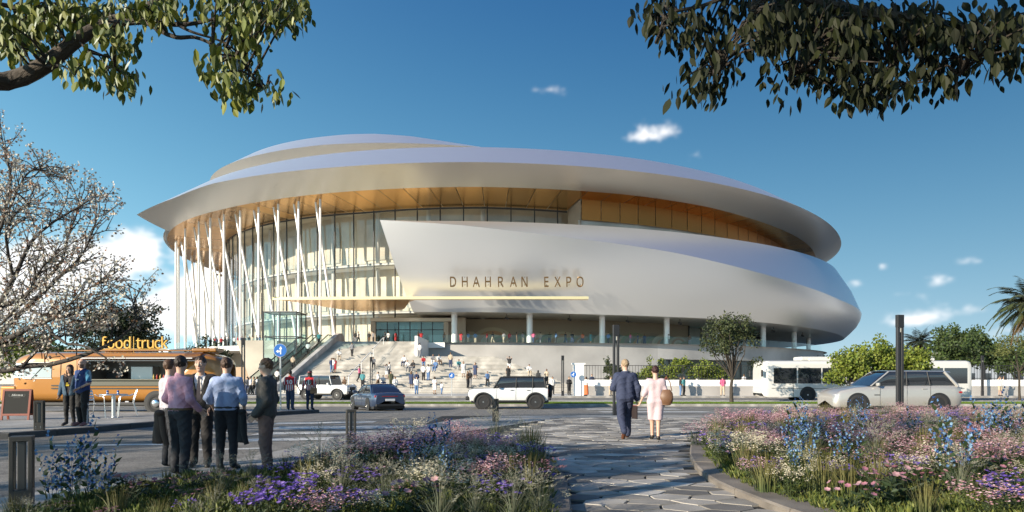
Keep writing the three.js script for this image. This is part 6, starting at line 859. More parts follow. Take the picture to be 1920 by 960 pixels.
function handCaps(J, s, curl = .5) {                       // s: 1 left, -1 right
  const W = s > 0 ? J.lWr : J.rWr, E = s > 0 ? J.lEl : J.rEl, z = V(...W).sub(V(...E)).normalize(); let x = V(0, .15, 1); x.addScaledVector(z, -x.dot(z)).normalize(); const y = z.clone().cross(x).multiplyScalar(s), at = (a, b, c) => { const p = V(...W).addScaledVector(x, a).addScaledVector(y, b).addScaledVector(z, c); return [p.x, p.y, p.z]; }; const out = [cap(at(.018, 0, .005), at(.026, 0, .085), .017, .015), cap(at(-.016, 0, .005), at(-.026, 0, .080), .017, .014), cap(at(0, 0, 0), at(0, 0, .085), .018, .015)];
  [[.030, .070], [.010, .078], [-.010, .072], [-.029, .056]].forEach(([dx, L]) => { let a = 0, p = [dx, 0, .085]; for (let k = 0; k < 3; k++) { const l = L * [.44, .32, .26][k]; a += curl * [.5, 1, .7][k]; const q = [p[0] * 1.02, p[1] - Math.sin(a) * l, p[2] + Math.cos(a) * l]; out.push(cap(at(...p), at(...q), .0088 - k * .0008, .0082 - k * .0008)); p = q; } });
  out.push(cap(at(.028, 0, .02), at(.052, -.012, .058), .013, .011), cap(at(.052, -.012, .058), at(.056, -.024, .088), .010, .008)); return out;
}
const skinTone = { fair: [.52, .33, .24], tan: [.40, .24, .16], brown: [.20, .11, .065] };
const clothMats = new Map();
const cloth = (r, g, b, rough = .85) => { const k = [r, g, b, rough].join(); if (!clothMats.has(k)) clothMats.set(k, new THREE.MeshPhysicalMaterial({ color: lin(r, g, b), roughness: rough, sheen: .25, sheenRoughness: .6, sheenColor: lin(r * .8 + .05, g * .8 + .05, b * .8 + .05) })); return clothMats.get(k); };
const vcMat = new THREE.MeshPhysicalMaterial({ color: lin(1, 1, 1), vertexColors: true, roughness: .55 }), vcCloth = new THREE.MeshStandardMaterial({ color: lin(1, 1, 1), vertexColors: true, roughness: .85 });
// build the meshes of one person; fine: full detail
function figure(o) {
  const J = { ...P0, ...o.pose }, S = skeleton(J, o.girth ?? 1), fine = o.fine, cB = fine ? .016 : .034, cC = fine ? .0125 : .030, out = {}, tone = o.skin ?? skinTone.fair, Hd = toHead(J), all = [...S.torso, ...S.arms, ...S.legs, ...S.feet, ...S.neck];
  const hairC = o.hairColor ?? [.06, .035, .02];
  // body: one surface, with a head and hands of their own grids
  const body = new MB(), [bl, bh] = boundsOf(all, .03); const field = unionS(all, .035, -.004); body.c = [];
  body.geo(iso(fine ? field : (x, y, z) => smin(field(x, y, z), headField(...Hd(x, y, z)), .02), bl, [bh[0], fine ? bh[1] : J.head[1] + .16, bh[2]], cB, () => tone));
  const faceCol = (x, y, z) => { const [a, b, c] = Hd(x, y, z); if (c > .06) { for (const s of [-1, 1]) { const dx = a - s * .032, dy = b - .010, r = Math.hypot(dx, dy * 1.25); if (r < .0058) return [.03, .02, .015]; if (r < .0118) return [.52, .48, .45]; } if (Math.abs(b - .036) < .006 && Math.abs(a) > .012 && Math.abs(a) < .052) return hairC; if (Math.abs(b + .064) < .009 && Math.abs(a) < .024) return [tone[0] * .85, tone[1] * .55, tone[2] * .55]; } if (o.beard && b < -.03 && c > -.005 && b > -.13 && !(Math.abs(b + .064) < .012 && Math.abs(a) < .026)) return hairC.map((v, k) => lerp(v, tone[k], .25)); return tone; };
  if (fine) { const h = J.head; body.geo(iso((x, y, z) => headField(...Hd(x, y, z)), [h[0] - .13, h[1] - .20, h[2] - .14], [h[0] + .13, h[1] + .15, h[2] + .15], .0062, faceCol)); for (const s of [1, -1]) { const hc = handCaps(J, s, o.curl ?? .5), [l2, h2] = boundsOf(hc, .012); body.geo(iso(unionS(hc, .007), l2, h2, .0052, () => tone)); } }
  out.body = body.geometry();
  // hair
  if (o.hair !== 'none') { const long = o.hair === 'long', h = J.head, hs = (x, y, z) => { const [a, b, c] = Hd(x, y, z), n = (Math.sin(a * 150 + c * 70 + Math.sin(b * 60) * 2) + Math.sin(b * 110 + a * 60 + c * 90)) * .0026; let d = ell(a, b, c, 0, .036, -.018, .086, .101, .104) + n; d = Math.max(d, c - .052 - b * .30 + (b > .05 ? -.05 : 0), -(b + .028 + (c < -.02 ? .045 : 0) - (c > .02 ? .03 : 0))); if (long) { d = smin(d, ell(a, b, c, 0, -.06, -.055, .085, .16, .05) + n, .03); for (const s of [-1, 1]) d = smin(d, ell(a, b, c, s * .072, -.06, -.01, .026, .13, .05), .02); } return d; }; out.hair = iso(hs, [h[0] - .15, h[1] - (long ? .27 : .15), h[2] - .17], [h[0] + .15, h[1] + .17, h[2] + .15], fine ? .008 : .024); }
  // clothes
  const fold = (amp) => (x, y, z) => fine ? amp * (1 - 2.2 * Math.pow(1 - Math.abs(Math.sin(y * 27 + x * 16 + Math.sin(z * 24 + x * 9) * 1.5)), 2.5) + .8 * Math.sin(y * 15 - x * 31 + z * 23) - 1.4 * Math.pow(1 - Math.abs(Math.sin(y * 17 - x * 26 + z * 13)), 4)) : 0;
  for (const [name, g] of Object.entries(o.wear)) {
    const sl = g.sleeve ?? 1, armsG = []; for (const s of ['l', 'r']) { const sh = J[s + 'Sh'], el = J[s + 'El'], wr = J[s + 'Wr']; if (sl > 0) { armsG.push(cap(sh, far3(sh, el, Math.min(1, sl * 2)), .048, lerp(.048, .042, Math.min(1, sl * 2)))); if (sl > .5) armsG.push(cap(el, far3(el, wr, (sl - .5) * 2 * .97),   .041, lerp(.041, .032, (sl - .5) * 2))); } }
    let caps = [], k = .03; if (g.kind === 'top') caps = [...S.torso.slice(0, 6), ...armsG, cap(far3(J.chest, J.neck, .6), J.neck, .075, .060)]; else if (g.kind === 'legs') caps = [...S.torso.slice(0, 2), ...S.legs.map((c, q) => g.loose ? { ...c, ra: c.ra + g.loose * (q % 2), rb: c.rb + g.loose } : c)]; else if (g.kind === 'dress') { caps = [...S.torso.slice(0, 6), ...armsG, cap(J.lHip, far3(J.lHip, J.lKn, 1), .10, .082), cap(J.rHip, far3(J.rHip, J.rKn, 1), .10, .082)]; k = .06; } else if (g.kind === 'skirt') { caps = [...S.torso.slice(0, 2), cap(J.lHip, J.lAn, .11, g.flare ?? .14), cap(J.rHip, J.rAn, .11, g.flare ?? .14)]; k = .12; } else if (g.kind === 'shoes') caps = S.feet.map((c) => ({ ...c, ra: .046, rb: .036 }));
    const grow = g.grow ?? .014, base = unionS(caps, k, grow), fo = fold(g.fold ?? .0034), low = g.low ?? -1, high = g.high ?? 9, [l, h] = boundsOf(caps, grow + .03 + (k > .05 ? .09 : 0));
    const f = (x, y, z) => { let d = base(x, y, z) + fo(x, y, z); if (g.kind !== 'shoes') { const arm = Math.abs(x) > .215 && y < 1.3 && g.kind !== 'legs' && g.kind !== 'skirt'; if (!arm) d = Math.max(d, low - y); d = Math.max(d, y - high); if (g.vee && z > -.02 && y > g.vee) d = Math.max(d, (.012 + (y - g.vee) * .20) - Math.abs(x)); if (g.neck) d = Math.max(d, .068 - Math.hypot(x - J.neck[0], z - J.neck[2] - .035) - (1.55 - y) * .35); } else d = Math.max(d, -(y - (Math.min(J.lAn[1], J.rAn[1]) - .1))); return d; };
    if (g.kind === 'shoes') { out[name] = caps.map((c) => { const u = unionS([c], .01, grow), [a, b] = boundsOf([c], grow + .02); return iso(u, a, b, fine ? .009 : .03); }); continue; }
    out[name] = iso(f, l, h, cC, g.color);
  }
  return out;
}
function person(label, pos, turn, h, o, group) {
  const t = thing('person', label, 'person', pos, turn, group), s = h / 1.8; t.scale.setScalar(s);
  const g = o.geo ?? figure(o); part(t, 'body', g.body, vcMat); if (g.hair) part(t, 'hair', g.hair, std(lin(...(o.hairColor ?? [.06, .035, .02]).map((v) => v * .7)), .6));
  for (const [n, w] of Object.entries(o.wear)) for (const q of [g[n]].flat()) part(t, n === 'shoes' ? 'shoe' : n, q, w.color ? vcCloth : w.mat); return t;
}
const shoeBlack = cloth(.02, .018, .016, .45);
const shirt = (mat, q = {}) => ({ kind: 'top', mat, low: .955, high: 1.545, grow: .016, neck: true, ...q }), jeans = (mat, q = {}) => ({ kind: 'legs', mat, low: .055, high: 1.015, grow: .016, ...q }), jacketW = (mat, q = {}) => ({ kind: 'top', mat, low: .80, high: 1.53, grow: .034, neck: true, ...q }), shoes = (mat = shoeBlack) => ({ kind: 'shoes', mat, grow: .006, fold: 0 });
const add = (t, name, mb, mat) => mb.build(name, mat, t);
function jacketOverArm(label, pos, turn, col, len = .62) { const t = thing('folded_jacket', label, 'jacket', pos, turn), rows = []; for (let k = 0; k <= 10; k++) { const y = -len * k / 10, row = []; for (let j = 0; j <= 20; j++) { const a = j / 20 * 6.2832, w = .065 + .025 * k / 10 + .008 * Math.sin(a * 5 + k * .6), dd = .04 + .01 * Math.sin(a * 3 + k); row.push(V(Math.cos(a) * w, y + .02 * Math.sin(a * 2), Math.sin(a) * dd)); } rows.push(row); } const mb = new MB().loft(rows); mb.ball(V(0, 0, 0), .07, .045, .05, 14); mb.ball(V(0, -len, 0), .09, .025, .045, 14); mb.build('cloth', cloth(...col), t); const sl = new MB(); sl.tube([V(.03, -.05, .03), V(.06, -.3, .04), V(.08, -len * .92, .03), V(.10, -len * 1.1, .02)], [.04, .042, .04, .038], 10); sl.build('sleeve', cloth(...col), t); }
{
  const G = (x, d, r = 0) => P((x - 960) / FOC * d, d, gy(d) + r), denim = cloth(.018, .019, .024), K = {};
  const beltW = (mat = M.black) => ({ kind: 'legs', mat, low: .985, high: 1.022, grow: .024, fold: 0 });
  // 1, 2: men in shirts, backs to the camera
  let t = person('man in pale grey shirt standing hidden behind the man with glasses', G(318, 10.9), 2.5, 1.72, { fine: true, hairColor: [.10, .05, .025], pose: { yaw: .2, lEl: [.27, 1.15, .02], lWr: [.12, 1.05, .20], rEl: [-.26, 1.14, -.02], rWr: [-.25, .92, .1] }, wear: { shirt: shirt(cloth(.40, .37, .40)), trousers: jeans(denim), shoes: shoes() } });
  t = person('man with glasses in a mauve shirt and black jeans, brown jacket over his arm', G(338, 10.05), 2.62, 1.75, { fine: true, girth: 1.08, hairColor: [.035, .02, .014], pose: { yaw: .55, lEl: [.27, 1.15, -.05], lWr: [.20, .98, .13], rEl: [-.29, 1.15, -.04], rWr: [-.24, .99, .15] }, wear: { shirt: shirt(cloth(.44, .24, .31)), trousers: jeans(denim, { loose: .006 }), belt: beltW(cloth(.10, .06, .03)), shoes: shoes() } });
  { const hd = toHead({ ...P0, yaw: .55 }), gl = new MB(); for (const s of [-1, 1]) { const q = []; for (let k = 0; k <= 12; k++) { const a = k / 12 * 6.2832; q.push(V(s * .033 + Math.cos(a) * .022, .010 + Math.sin(a) * .016, .098)); } gl.tube(q, .0025, 5); gl.tube([V(s * .055, .014, .096), V(s * .082, .012, .05), V(s * .084, .004, -.01)], .0025, 5); } gl.tube([V(-.012, .014, .1), V(0, .017, .102), V(.012, .014, .1)], .0022, 5); const m = gl.build('glasses', M.black, t); m.position.set(...P0.head); m.rotation.y = .55; }
  jacketOverArm('brown jacket hanging over the arm of the man with glasses', G(299, 9.95, .92), .3, [.065, .04, .028], .42);
  // 3: dark suit facing us
  t = person('man in black suit, white shirt and tie facing the camera', G(376, 11.0), .22, 1.77, { fine: true, hairColor: [.05, .028, .016], pose: { yaw: -.1, lEl: [.25, 1.15, -.06], lWr: [.17, .97, .10], rEl: [-.25, 1.15, -.06], rWr: [-.20, .95, .08] }, wear: { shirt: shirt(cloth(.66, .64, .64), { grow: .014 }), suit_jacket: jacketW(cloth(.018, .017, .017), { vee: 1.10 }), trousers: jeans(cloth(.016, .015, .016), { loose: .008 }), shoes: shoes() } });
  { const tie = new MB(); tie.loft([[V(-.016, 1.475, .085), V(.016, 1.475, .085)], [V(-.022, 1.44, .108), V(.022, 1.44, .108)], [V(-.014, 1.43, .118), V(.014, 1.43, .118)], [V(-.032, 1.22, .136), V(.032, 1.22, .136)], [V(-.034, 1.08, .138), V(.034, 1.08, .138)]]).build('tie', cloth(.05, .042, .05), t); }
  // 4: pale blue shirt from behind
  t = person('man in pale blue shirt with rolled sleeves seen from behind', G(425, 10.7), 3.2, 1.74, { fine: true, hairColor: [.085, .045, .025], pose: { yaw: 0, lEl: [.275, 1.16, -.05], lWr: [.23, .96, .10], rEl: [-.275, 1.16, -.05], rWr: [-.26, .93, .07] }, wear: { shirt: shirt(cloth(.30, .37, .55), { sleeve: .68, grow: .022 }), trousers: jeans(denim), belt: beltW(), shoes: shoes() } });
  jacketOverArm('black jacket held at the side of the man in pale blue', G(454, 10.65, .90), -.3, [.014, .014, .015], .45);
  // 5: blazer, profile
  t = person('man in dark grey blazer and brown trousers standing in profile', G(500, 10.3), -1.45, 1.72, { fine: true, hairColor: [.16, .08, .035], pose: { yaw: -.12, lEl: [.25, 1.14, -.05], lWr: [.22, .93, .12], rEl: [-.25, 1.14, -.06], rWr: [-.22, .92, .12] }, wear: { shirt: shirt(cloth(.58, .56, .55)), blazer: jacketW(cloth(.055, .052, .048), { vee: 1.2 }), trousers: jeans(cloth(.16, .095, .08)), shoes: shoes(cloth(.06, .03, .02, .5)) } });
  // 6, 7: the walking pair
  t = person('man in navy suit walking away along the path, folder in his hand', G(1172, 15.9), 3.25, 1.84, { fine: true, girth: 1.04, hairColor: [.42, .30, .18], pose: { yaw: .15, lEl: [.27, 1.15, .02], lWr: [.16, 1.13, .22], rEl: [-.28, 1.15, -.06], rWr: [-.28, .90, .03], rKn: [-.10, .53, .14], rAn: [-.10, .11, .12], rToe: [-.12, .04, .28], lKn: [.10, .50, -.02], lAn: [.10, .20, -.30], lToe: [.10, .05, -.20] }, wear: { shirt: shirt(cloth(.66, .66, .68)), suit_jacket: jacketW(cloth(.032, .042, .085), { low: .82 }), trousers: jeans(cloth(.026, .034, .07), { loose: .012 }), shoes: shoes(cloth(.10, .035, .015, .5)) } });
  { const f = thing('folder', 'dark red-edged folder in the hand of the man in navy', 'folder', G(1190, 15.85, .62), .3); new MB().rbox(0, 0, 0, .03, .3, .24, .006).build('cover', cloth(.02, .012, .012), f); new MB().rbox(0, .012, 0, .018, .29, .23, .004).build('pages', cloth(.3, .04, .03), f); }
  t = person('woman in pale pink dress walking away with a brown shoulder bag', G(1229, 15.5), 3.05, 1.68, { fine: true, girth: .92, hairColor: [.05, .014, .012], pose: { yaw: -.1, lEl: [.25, 1.16, -.04], lWr: [.34, .95, .02], rEl: [-.25, 1.15, -.05], rWr: [-.22, .94, .10], lSh: [.165, 1.42, -.01], rSh: [-.165, 1.42, -.01], lKn: [.07, .50, .10], rKn: [-.07, .50, .0], lAn: [.06, .10, .14], lToe: [.07, .035, .30], rAn: [-.06, .085, -.05], rToe: [-.08, .035, .10] }, wear: { dress: { kind: 'dress', mat: cloth(.52, .40, .42), low: .50, high: 1.50, grow: .014, sleeve: .66, fold: .0012, neck: true }, shoes: shoes() } });
  { const b = thing('shoulder_bag', 'slouchy brown leather shoulder bag of the woman in pink', 'bag', G(1249, 15.4, .98), 2.9), lea = cloth(.14, .07, .035, .5); const rows = []; for (let k = 0; k <= 10; k++) { const v = k / 10, w = .155 * Math.pow(Math.sin(Math.PI * (.14 + v * .76)), .55), dd = .075 * Math.pow(Math.sin(Math.PI * (.1 + v * .86)), .8), row = []; for (let j = 0; j <= 20; j++) { const a = j / 20 * 6.2832; row.push(V(Math.cos(a) * w * (1 + .05 * Math.sin(a * 6 + k)), (v - .5) * .34, Math.sin(a) * dd)); } rows.push(row); } new MB().loft(rows).ball(V(0, -.165, 0), .10, .02, .05, 12).build('bag_body', lea, b); new MB().tube([V(-.12, .14, 0), V(-.08, .34, .02), V(0, .46, .06), V(.08, .34, .02), V(.12, .14, 0)], .012, 6).build('strap', lea, b); new MB().rbox(0, .1, .07, .12, .04, .02, .01).build('buckle', M.steel, b); }
  // 8, 9: couple by the truck
  t = person('smiling woman in denim jacket and black ripped jeans before the food truck', G(131, 18.4, .136), .12, 1.62, { fine: true, hair: 'long', hairColor: [.035, .016, .01], skin: skinTone.tan, girth: .93, pose: { lSh: [.165, 1.42, -.01], rSh: [-.165, 1.42, -.01], rEl: [-.24, 1.15, -.02], rWr: [-.25, .92, .06], lEl: [.22, 1.15, -.05], lWr: [.20, .92, .0], lKn: [.085, .5, .03], rKn: [-.085, .5, .03] }, wear: { top: shirt(cloth(.02, .016, .02), { grow: .012, low: .92 }), denim_jacket: jacketW(cloth(.045, .085, .13), { vee: .86, low: .88, grow: .028 }), jeans: jeans(cloth(.012, .012, .013), { grow: .008 }), shoes: shoes(cloth(.05, .045, .05)) } });
  add(t, 'shirt_print', new MB().rbox(.0, 1.19, .135, .09, .05, .008, .003).rbox(-.01, 1.25, .137, .05, .025, .008, .003), cloth(.55, .42, .03));
  t = person('bald bearded man in blue football jersey hugging the woman in denim', G(155, 18.3, .136), -.35, 1.78, { fine: true, girth: 1.08, hair: 'none', beard: true, hairColor: [.06, .035, .022], pose: { yaw: -.1, rEl: [-.30, 1.22, -.05], rWr: [-.42, 1.30, .06], lEl: [.27, 1.14, .02], lWr: [.10, 1.0, .20] }, wear: { jersey: shirt(cloth(.02, .045, .15), { sleeve: .42, low: .86, grow: .022, color: (x, y, z) => Math.abs(x) > .195 && y > 1.2 ? (Math.abs(z + .01) < .03 ? [.35, .45, .45] : [.04, .19, .33]) : [.016, .04, .14] }), track_trousers: jeans(cloth(.012, .012, .013), { loose: .014, color: (x, y, z) => Math.abs(Math.abs(x) - .16) < .028 && Math.abs(z) < .025 && y < .85 ? [.4, .4, .4] : [.012, .012, .013] }), shoes: shoes(cloth(.22, .10, .10)) } });
  add(t, 'crest', new MB().rbox(.07, 1.36, .138, .03, .035, .006, .003), cloth(.6, .6, .6)); add(t, 'jersey_print', new MB().rbox(-.02, 1.24, .150, .13, .03, .006, .003).rbox(-.05, 1.20, .150, .05, .02, .006, .003), cloth(.55, .58, .6)); add(t, 'wristwatch', new MB().tube(Array.from({ length: 13 }, (_, k) => V(.115 + .034 * Math.cos(k / 12 * 6.28), 1.015 + .034 * Math.sin(k / 12 * 6.28), .182)), .009, 6), M.black);
  // 10, 11: fans in striped jerseys
  const stripe = (x, y, z) => (z < 0 && y > 1.14 ? Math.abs(x) > .17 : true) && Math.floor((x + 2) / .045) % 2 ? [.62, .58, .56] : [.42, .015, .025], font = await new FontLoader().loadAsync('fonts/droid/droid_sans_bold.typeface.json');
  const number = (t, s, y, mat, back) => { const g = new TextGeometry(s, { font, size: .19, depth: .012, curveSegments: 5 }); g.computeBoundingBox(); g.translate(-(g.boundingBox.min.x + g.boundingBox.max.x) / 2, 0, 0); const o = part(t, 'shirt_number', g, mat); o.position.set(0, y, -.148); o.rotation.y = Math.PI; };
  t = person('fan in red and white striped jersey number 10 seen from behind', G(544, 30.3, .136), 3.2, 1.74, { fine: true, skin: skinTone.brown, hairColor: [.012, .01, .01], pose: { rEl: [-.30, 1.15, -.02], rWr: [-.40, .92, .05], lKn: [.10, .5, .06], lAn: [.11, .085, .10], lToe: [.13, .035, .27] }, wear: { jersey: shirt(cloth(.4, .02, .03), { sleeve: .4, low: .84, grow: .026, color: stripe }), jeans: jeans(cloth(.04, .055, .10), { loose: .014 }), shoes: shoes() } }); number(t, '10', 1.17, M.white);
  t = person('fan with black hat and striped jersey number 18 seen from behind', G(581, 30.5, .136), 3.1, 1.72, { fine: true, girth: .95, hair: 'long', hairColor: [.02, .013, .01], pose: { lEl: [.29, 1.15, -.02], lWr: [.36, .93, .05], lSh: [.17, 1.42, -.01], rSh: [-.17, 1.42, -.01] }, wear: { jersey: shirt(cloth(.4, .02, .03), { sleeve: .95, low: .90, grow: .022, color: stripe }), jeans: jeans(cloth(.022, .032, .065)), shoes: shoes() } });
  add(t, 'hat', new MB().lathe([[.15, 1.70], [.152, 1.712], [.098, 1.715], [.098, 1.79], [.085, 1.815], [.001, 1.82]], 24), M.black); add(t, 'hat_band', new MB().lathe([[.1, 1.716], [.1, 1.745]], 24), cloth(.5, .06, .08)); { const d = new MB().cyl(V(0, 1.27, -.135), V(0, 1.27, -.148), .125, .125, 24); d.build('number_disc', M.white, t); number(t, '18', 1.18, M.black); t.children[t.children.length - 1].position.z = -.15; }
  { const b = thing('brown_backpack', 'small brown backpack worn by the fan with number 18', 'bag', G(588, 30.2, .98), .1), lea = cloth(.25, .14, .07, .6); new MB().rbox(0, 0, 0, .30, .27, .13, .06, null, null, 4).build('bag_body', lea, b); new MB().rbox(0, .05, .075, .24, .13, .03, .02).build('flap', cloth(.20, .10, .05, .6), b); for (const s of [-1, 1]) new MB().tube([V(s * .09, .13, 0), V(s * .12, .28, -.04), V(s * .12, .40, -.13)], .01, 5).build('strap', lea, b); }
  // ---------- the many people further off: a few figures in many clothes ----------
  const far = (pose, wear, q = {}) => { const o = { pose, wear, ...q }; o.geo = figure(o); return o; };
  const W0 = cloth(.7, .7, .7), T = (q) => shirt(W0, { sleeve: .45, grow: .03, neck: false, ...q }), Lg = (q) => jeans(W0, { grow: .026, ...q }), Sh = { kind: 'shoes', mat: W0, grow: .012, fold: 0 };
  const types = {
    stand: far({}, { top: T({ low: .88 }), trousers: Lg(), shoes: Sh }), stand2: far({ lEl: [.24, 1.14, .04], lWr: [.08, 1.26, .24], rEl: [-.24, 1.14, .04], rWr: [-.06, 1.24, .24], yaw: .2 }, { top: T({ sleeve: .9, low: .86 }), trousers: Lg(), shoes: Sh }), walk: far({ lKn: [.10, .52, .16], lAn: [.10, .09, .20], lToe: [.12, .035, .36], rKn: [-.10, .5, -.06], rAn: [-.10, .14, -.28], rToe: [-.11, .04, -.14], lEl: [.26, 1.15, -.1], lWr: [.26, .94, -.06], rEl: [-.26, 1.15, .05], rWr: [-.26, .96, .18] }, { top: T({ low: .88 }), trousers: Lg(), shoes: Sh }),
    dress: far({ lSh: [.165, 1.42, -.01], rSh: [-.165, 1.42, -.01] }, { dress: { kind: 'dress', mat: W0, low: .46, high: 1.5, grow: .026, sleeve: .3 }, shoes: Sh }, { hair: 'long', girth: .92 }), skirt: far({ lSh: [.165, 1.42, -.01], rSh: [-.165, 1.42, -.01], lEl: [.23, 1.16, .02], lWr: [.1, 1.1, .2] }, { top: T({ sleeve: .4, low: .94 }), skirt: { kind: 'skirt', mat: W0, low: .12, high: 1.03, grow: .02 }, shoes: Sh }, { hair: 'long', girth: .92 }),
    sit: far({ lHip: [.092, .48, 0], rHip: [-.092, .48, 0], waist: [0, .66, -.02], chest: [0, .92, .02], neck: [0, 1.06, .04], head: [0, 1.22, .08], lSh: [.185, .98, .03], rSh: [-.185, .98, .03], lEl: [.24, .74, .14], rEl: [-.24, .74, .14], lWr: [.12, .62, .34], rWr: [-.12, .62, .34], lKn: [.14, .50, .44], rKn: [-.14, .50, .44], lAn: [.14, .09, .46], rAn: [-.14, .09, .46], lToe: [.15, .035, .62], rToe: [-.15, .035, .62] }, { top: T({ low: .44, high: 1.10 }), trousers: { kind: 'legs', mat: W0, low: .05, high: .62, grow: .026 }, shoes: Sh }),
    reach: far({ lEl: [.30, 1.58, .08], lWr: [.22, 1.82, .16], rEl: [-.28, 1.55, .08], rWr: [-.16, 1.80, .16] }, { top: T({ low: .88 }), shorts: Lg({ low: .52 }), shoes: Sh }),
  };
  const COL = { white: [.68, .67, .65], black: [.02, .02, .022], navy: [.03, .045, .10], red: [.42, .03, .035], beige: [.42, .34, .25], grey: [.20, .20, .21], blue: [.09, .17, .33], olive: [.09, .09, .05], pink: [.50, .10, .20], brown: [.12, .07, .04], teal: [.06, .22, .24], orange: [.50, .12, .04] }, mats = Object.fromEntries(Object.entries(COL).map(([k, c]) => [k, cloth(...c)])), hairM = [cloth(.012, .01, .009, .6), cloth(.05, .028, .015, .6), cloth(.14, .08, .04, .6)], skins = [[.46, .29, .20], [.34, .20, .13], [.20, .11, .065]].map((c) => new THREE.MeshStandardMaterial({ color: lin(c[0] / .52, c[1] / .33, c[2] / .24), vertexColors: true, roughness: .6 })), R = rng(4242);
  const put = (type, a, b, pos, turn, h, where, group) => { const o = types[type], names_ = Object.keys(o.wear), lab = { stand: 'standing', stand2: 'hands raised', walk: 'walking', dress: 'standing', skirt: 'standing', sit: 'seated', reach: 'reaching up' }[type]; const what = type === 'dress' ? `person in ${a} dress` : type === 'skirt' ? `person in ${a} top and long ${b} skirt` : `person in ${a} top and ${b} ${type === 'reach' ? 'shorts' : 'trousers'}`; const t = thing('person', `${what} ${lab} ${where}`, 'person', pos, turn, group); t.scale.setScalar(h / 1.8); part(t, 'body', o.geo.body, skins[Math.floor(R() * 3)]); part(t, 'hair', o.geo.hair, hairM[Math.floor(R() * 3)]); names_.forEach((n, k) => [o.geo[n]].flat().forEach((q) => part(t, n === 'shoes' ? 'shoe' : n, q, n === 'shoes' ? shoeBlack : mats[k === 0 ? a : b]))); };
  const onStep = (x, y) => { let best = 0, e = 1e9; for (let i = 0; i < NST; i++) { const d = stepD(i) + .32, yy = HOR - (stepH(i) - EYE) / d * FOC; if (Math.abs(yy - y) < e) { e = Math.abs(yy - y); best = i; } } const d = stepD(best) + .34; return P((x - 960) / FOC * d, d, stepH(best)); };
  const pave = (x, d) => P((x - 960) / FOC * d, d, gy(d) + .135), terr = (x, d) => P((x - 960) / FOC * d, d, PLAZA), SG = 'people on the grand stairs', S_ = 'on the grand stairs';
  [['walk', 'white', 'grey', 625, 699, 2.4], ['stand', 'navy', 'blue', 622, 700, .4], ['dress', 'red', 'red', 628, 700, -.4], ['sit', 'white', 'beige', 636, 674, .3], ['walk', 'pink', 'black', 674, 715, 1.6], ['stand', 'teal', 'black', 680, 729, 3], ['walk', 'white', 'brown', 709, 727, -1.5], ['sit', 'white', 'navy', 718, 726, .5], ['reach', 'grey', 'white', 725, 711, 2.8], ['stand2', 'white', 'black', 730, 709, -1.2], ['stand', 'olive', 'olive', 733, 729, .4], ['sit', 'white', 'grey', 764, 697, .2], ['sit', 'black', 'grey', 775, 697, -.4], ['sit', 'red', 'blue', 794, 686, .2], ['sit', 'grey', 'white', 812, 684, .1], ['sit', 'white', 'brown', 823, 684, .5], ['sit', 'blue', 'blue', 817, 697, -.3], ['walk', 'white', 'grey', 787, 671, 3], ['stand', 'white', 'black', 794, 714, 2.9], ['stand', 'white', 'blue', 803, 714, 2.7], ['dress', 'navy', 'navy', 771, 728, 2.9], ['stand2', 'navy', 'blue', 781, 728, .3], ['dress', 'white', 'white', 869, 707, .2], ['dress', 'navy', 'navy', 891, 710, -.4], ['stand2', 'brown', 'black', 877, 729, 1.2], ['stand', 'black', 'grey', 881, 726, 3], ['walk', 'blue', 'black', 914, 724, .4], ['reach', 'black', 'white', 955, 698, 3], ['sit', 'white', 'beige', 992, 704, .2], ['dress', 'black', 'black', 953, 715, .3], ['skirt', 'black', 'white', 1009, 724, 2.4], ['stand2', 'beige', 'black', 1025, 722, -.5], ['sit', 'grey', 'black', 700, 690, .3], ['sit', 'white', 'navy', 758, 686, -.2], ['stand', 'beige', 'navy', 845, 690, 2.9], ['walk', 'grey', 'black', 660, 668, 3.1], ['sit', 'teal', 'grey', 860, 694, .4]].forEach(([ty, a, b, x, y, r]) => put(ty, a, b, onStep(x, y), r, 1.62 + R() * .2, S_, SG));
  const PG = 'people on the pavement by the stairs'; [['stand2', 'white', 'olive', 741, 66, .5], ['stand', 'white', 'blue', 781, 66.4, .3], ['dress', 'white', 'white', 815, 66.2, 2.6], ['walk', 'white', 'blue', 828, 66.3, 2.7], ['stand', 'white', 'black', 1036, 66, .3], ['stand2', 'brown', 'black', 646, 67, -.6]].forEach(([ty, a, b, x, d, r], k) => put(ty, a, b, pave(x, d), r, k === 3 ? 1.2 : 1.72, 'on the pavement below the stairs', PG));
  const WG = 'people along the street wall'; [['skirt', 'white', 'orange', 1099, 61.5, -1], ['stand', 'teal', 'black', 1282, 61.2, .9], ['stand', 'black', 'blue', 1276, 61.5, 1.4], ['walk', 'pink', 'beige', 1355, 61.3, 3], ['stand2', 'black', 'black', 1067, 64, .4], ['reach', 'white', 'beige', 1875, 60.9, .2], ['stand2', 'white', 'beige', 1145, 61.5, .5]].forEach(([ty, a, b, x, d, r]) => put(ty, a, b, pave(x, d), r, 1.72, 'before the street wall', WG));
  [[1110, 'navy'], [1395, 'white'], [1250, 'red'], [1415, 'orange'], [1798, 'beige'], [1310, 'white']].forEach(([x, a], k) => put('stand', a, 'navy', P((x - 960) / FOC * 66, 66, gy(66) + .4), R() * 6, 1.7, 'behind the wall railing', 'people behind the railing'));
  const top = [[692, 'black', 'brown', 'stand2'], [700, 'grey', 'black', 'stand'], [722, 'black', 'black', 'walk'], [728, 'white', 'black', 'stand2'], [742, 'red', 'red', 'dress'], [785, 'brown', 'black', 'stand'], [790, 'red', 'black', 'stand2'], [666, 'black', 'grey', 'stand'], [672, 'white', 'black', 'walk']]; for (const [x, a, b, ty] of top) put(ty, a, b, terr(x, 100.4), R() * 6.28, 1.75, 'above the grand stairs', 'people before the entrance');
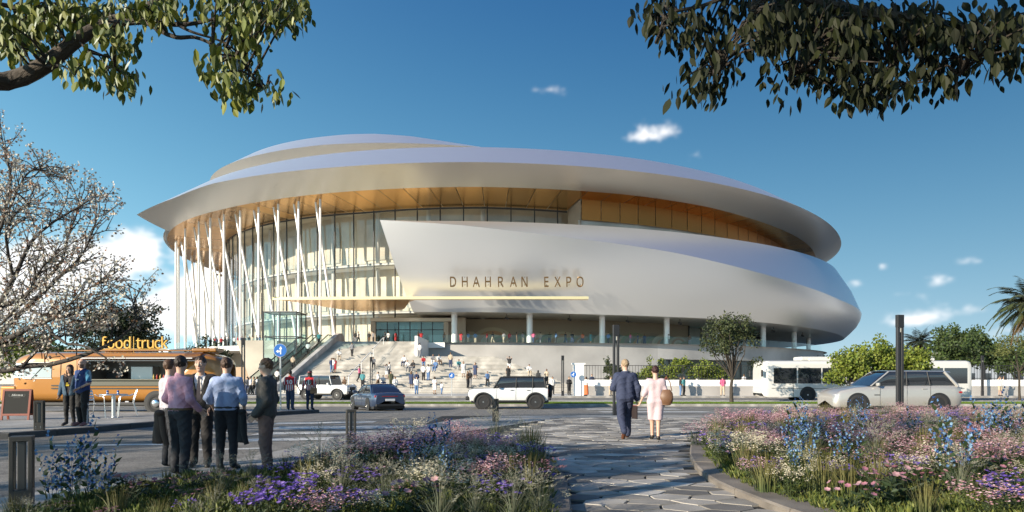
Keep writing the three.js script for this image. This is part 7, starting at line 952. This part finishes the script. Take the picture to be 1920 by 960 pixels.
  for (let k = 0; k < 36; k++) { const x = k < 26 ? 832 + k * 15.5 + (R() - .5) * 16 : 1245 + (k - 26) * 30 * R(), f = phiAt(x, 72.6, 72.6), c = Object.keys(COL); if ([852, 993, 1129, 1250].some((q) => Math.abs(q - x) < 8)) continue; const a = c[Math.floor(R() * 12)], p = ringP(72.4 - R() * 2.2, 72.4 - R() * 2.2, f, PLAZA); put(['stand', 'stand2', 'walk', 'dress'][Math.floor(R() * 4)], a, ['black', 'navy', 'grey', 'beige'][Math.floor(R() * 4)], p, R() * 6.28, 1.72, 'behind the glass balustrade', 'people on the balustraded terrace'); }
  for (let k = 0; k < 16; k++) { const x = 385 + k * 7.2 + R() * 5, f = phiAt(x, 72.4, 72.4), c = ['white', 'black', 'red', 'grey', 'beige', 'navy']; put(['stand', 'stand2', 'walk'][k % 3], c[Math.floor(R() * 6)], 'black', ringP(72.4, 72.4, f, PLAZA), R() * 6.28, 1.72, 'among the slender columns', 'people among the columns'); }
  [[-28.1, 78, 'white'], [-28.1, 84, 'red'], [-25.9, 76.5, 'white'], [-25.9, 82, 'beige'], [-25.9, 88, 'white'], [-28.1, 90, 'black'], [-25.9, 93, 'teal']].forEach(([X, d, a]) => put('stand', a, 'black', P(X, d, lerp(gy(72) + .12, PLAZA, (d - 74) / 21) + .06), 3.1, 1.72, 'riding the escalator', 'people on the escalators'));
  [[470, 64, 'white', 'black'], [476, 64.6, 'beige', 'black'], [464, 65, 'grey', 'navy'], [482, 64.3, 'white', 'grey']].forEach(([x, d, a, b]) => put('walk', a, b, pave(x, d), R() * 6, 1.72, 'by the leaning podium wall', 'people by the podium wall'));
  [[884, 'red', 'reach'], [893, 'white', 'stand'], [905, 'white', 'stand2'], [925, 'grey', 'stand'], [946, 'white', 'stand']].forEach(([x, a, ty]) => { const f = phiAt(x, 74, 76.6); put(ty, a, 'black', ringP(73.8, 76.3, f, 20.75 + (a === 'red' ? .25 : 0)), 0, 1.75, 'at the parapet of the upper terrace', 'people on the upper terrace'); });
  const pl = new MB().loft([ringRow(75, 77.4, 20.72, -9, 12, 20), ringRow(70, 72, 20.72, -9, 12, 20)]).build('terrace_deck', M.greyWall, hall);
}
renderer.render(scene, camera);
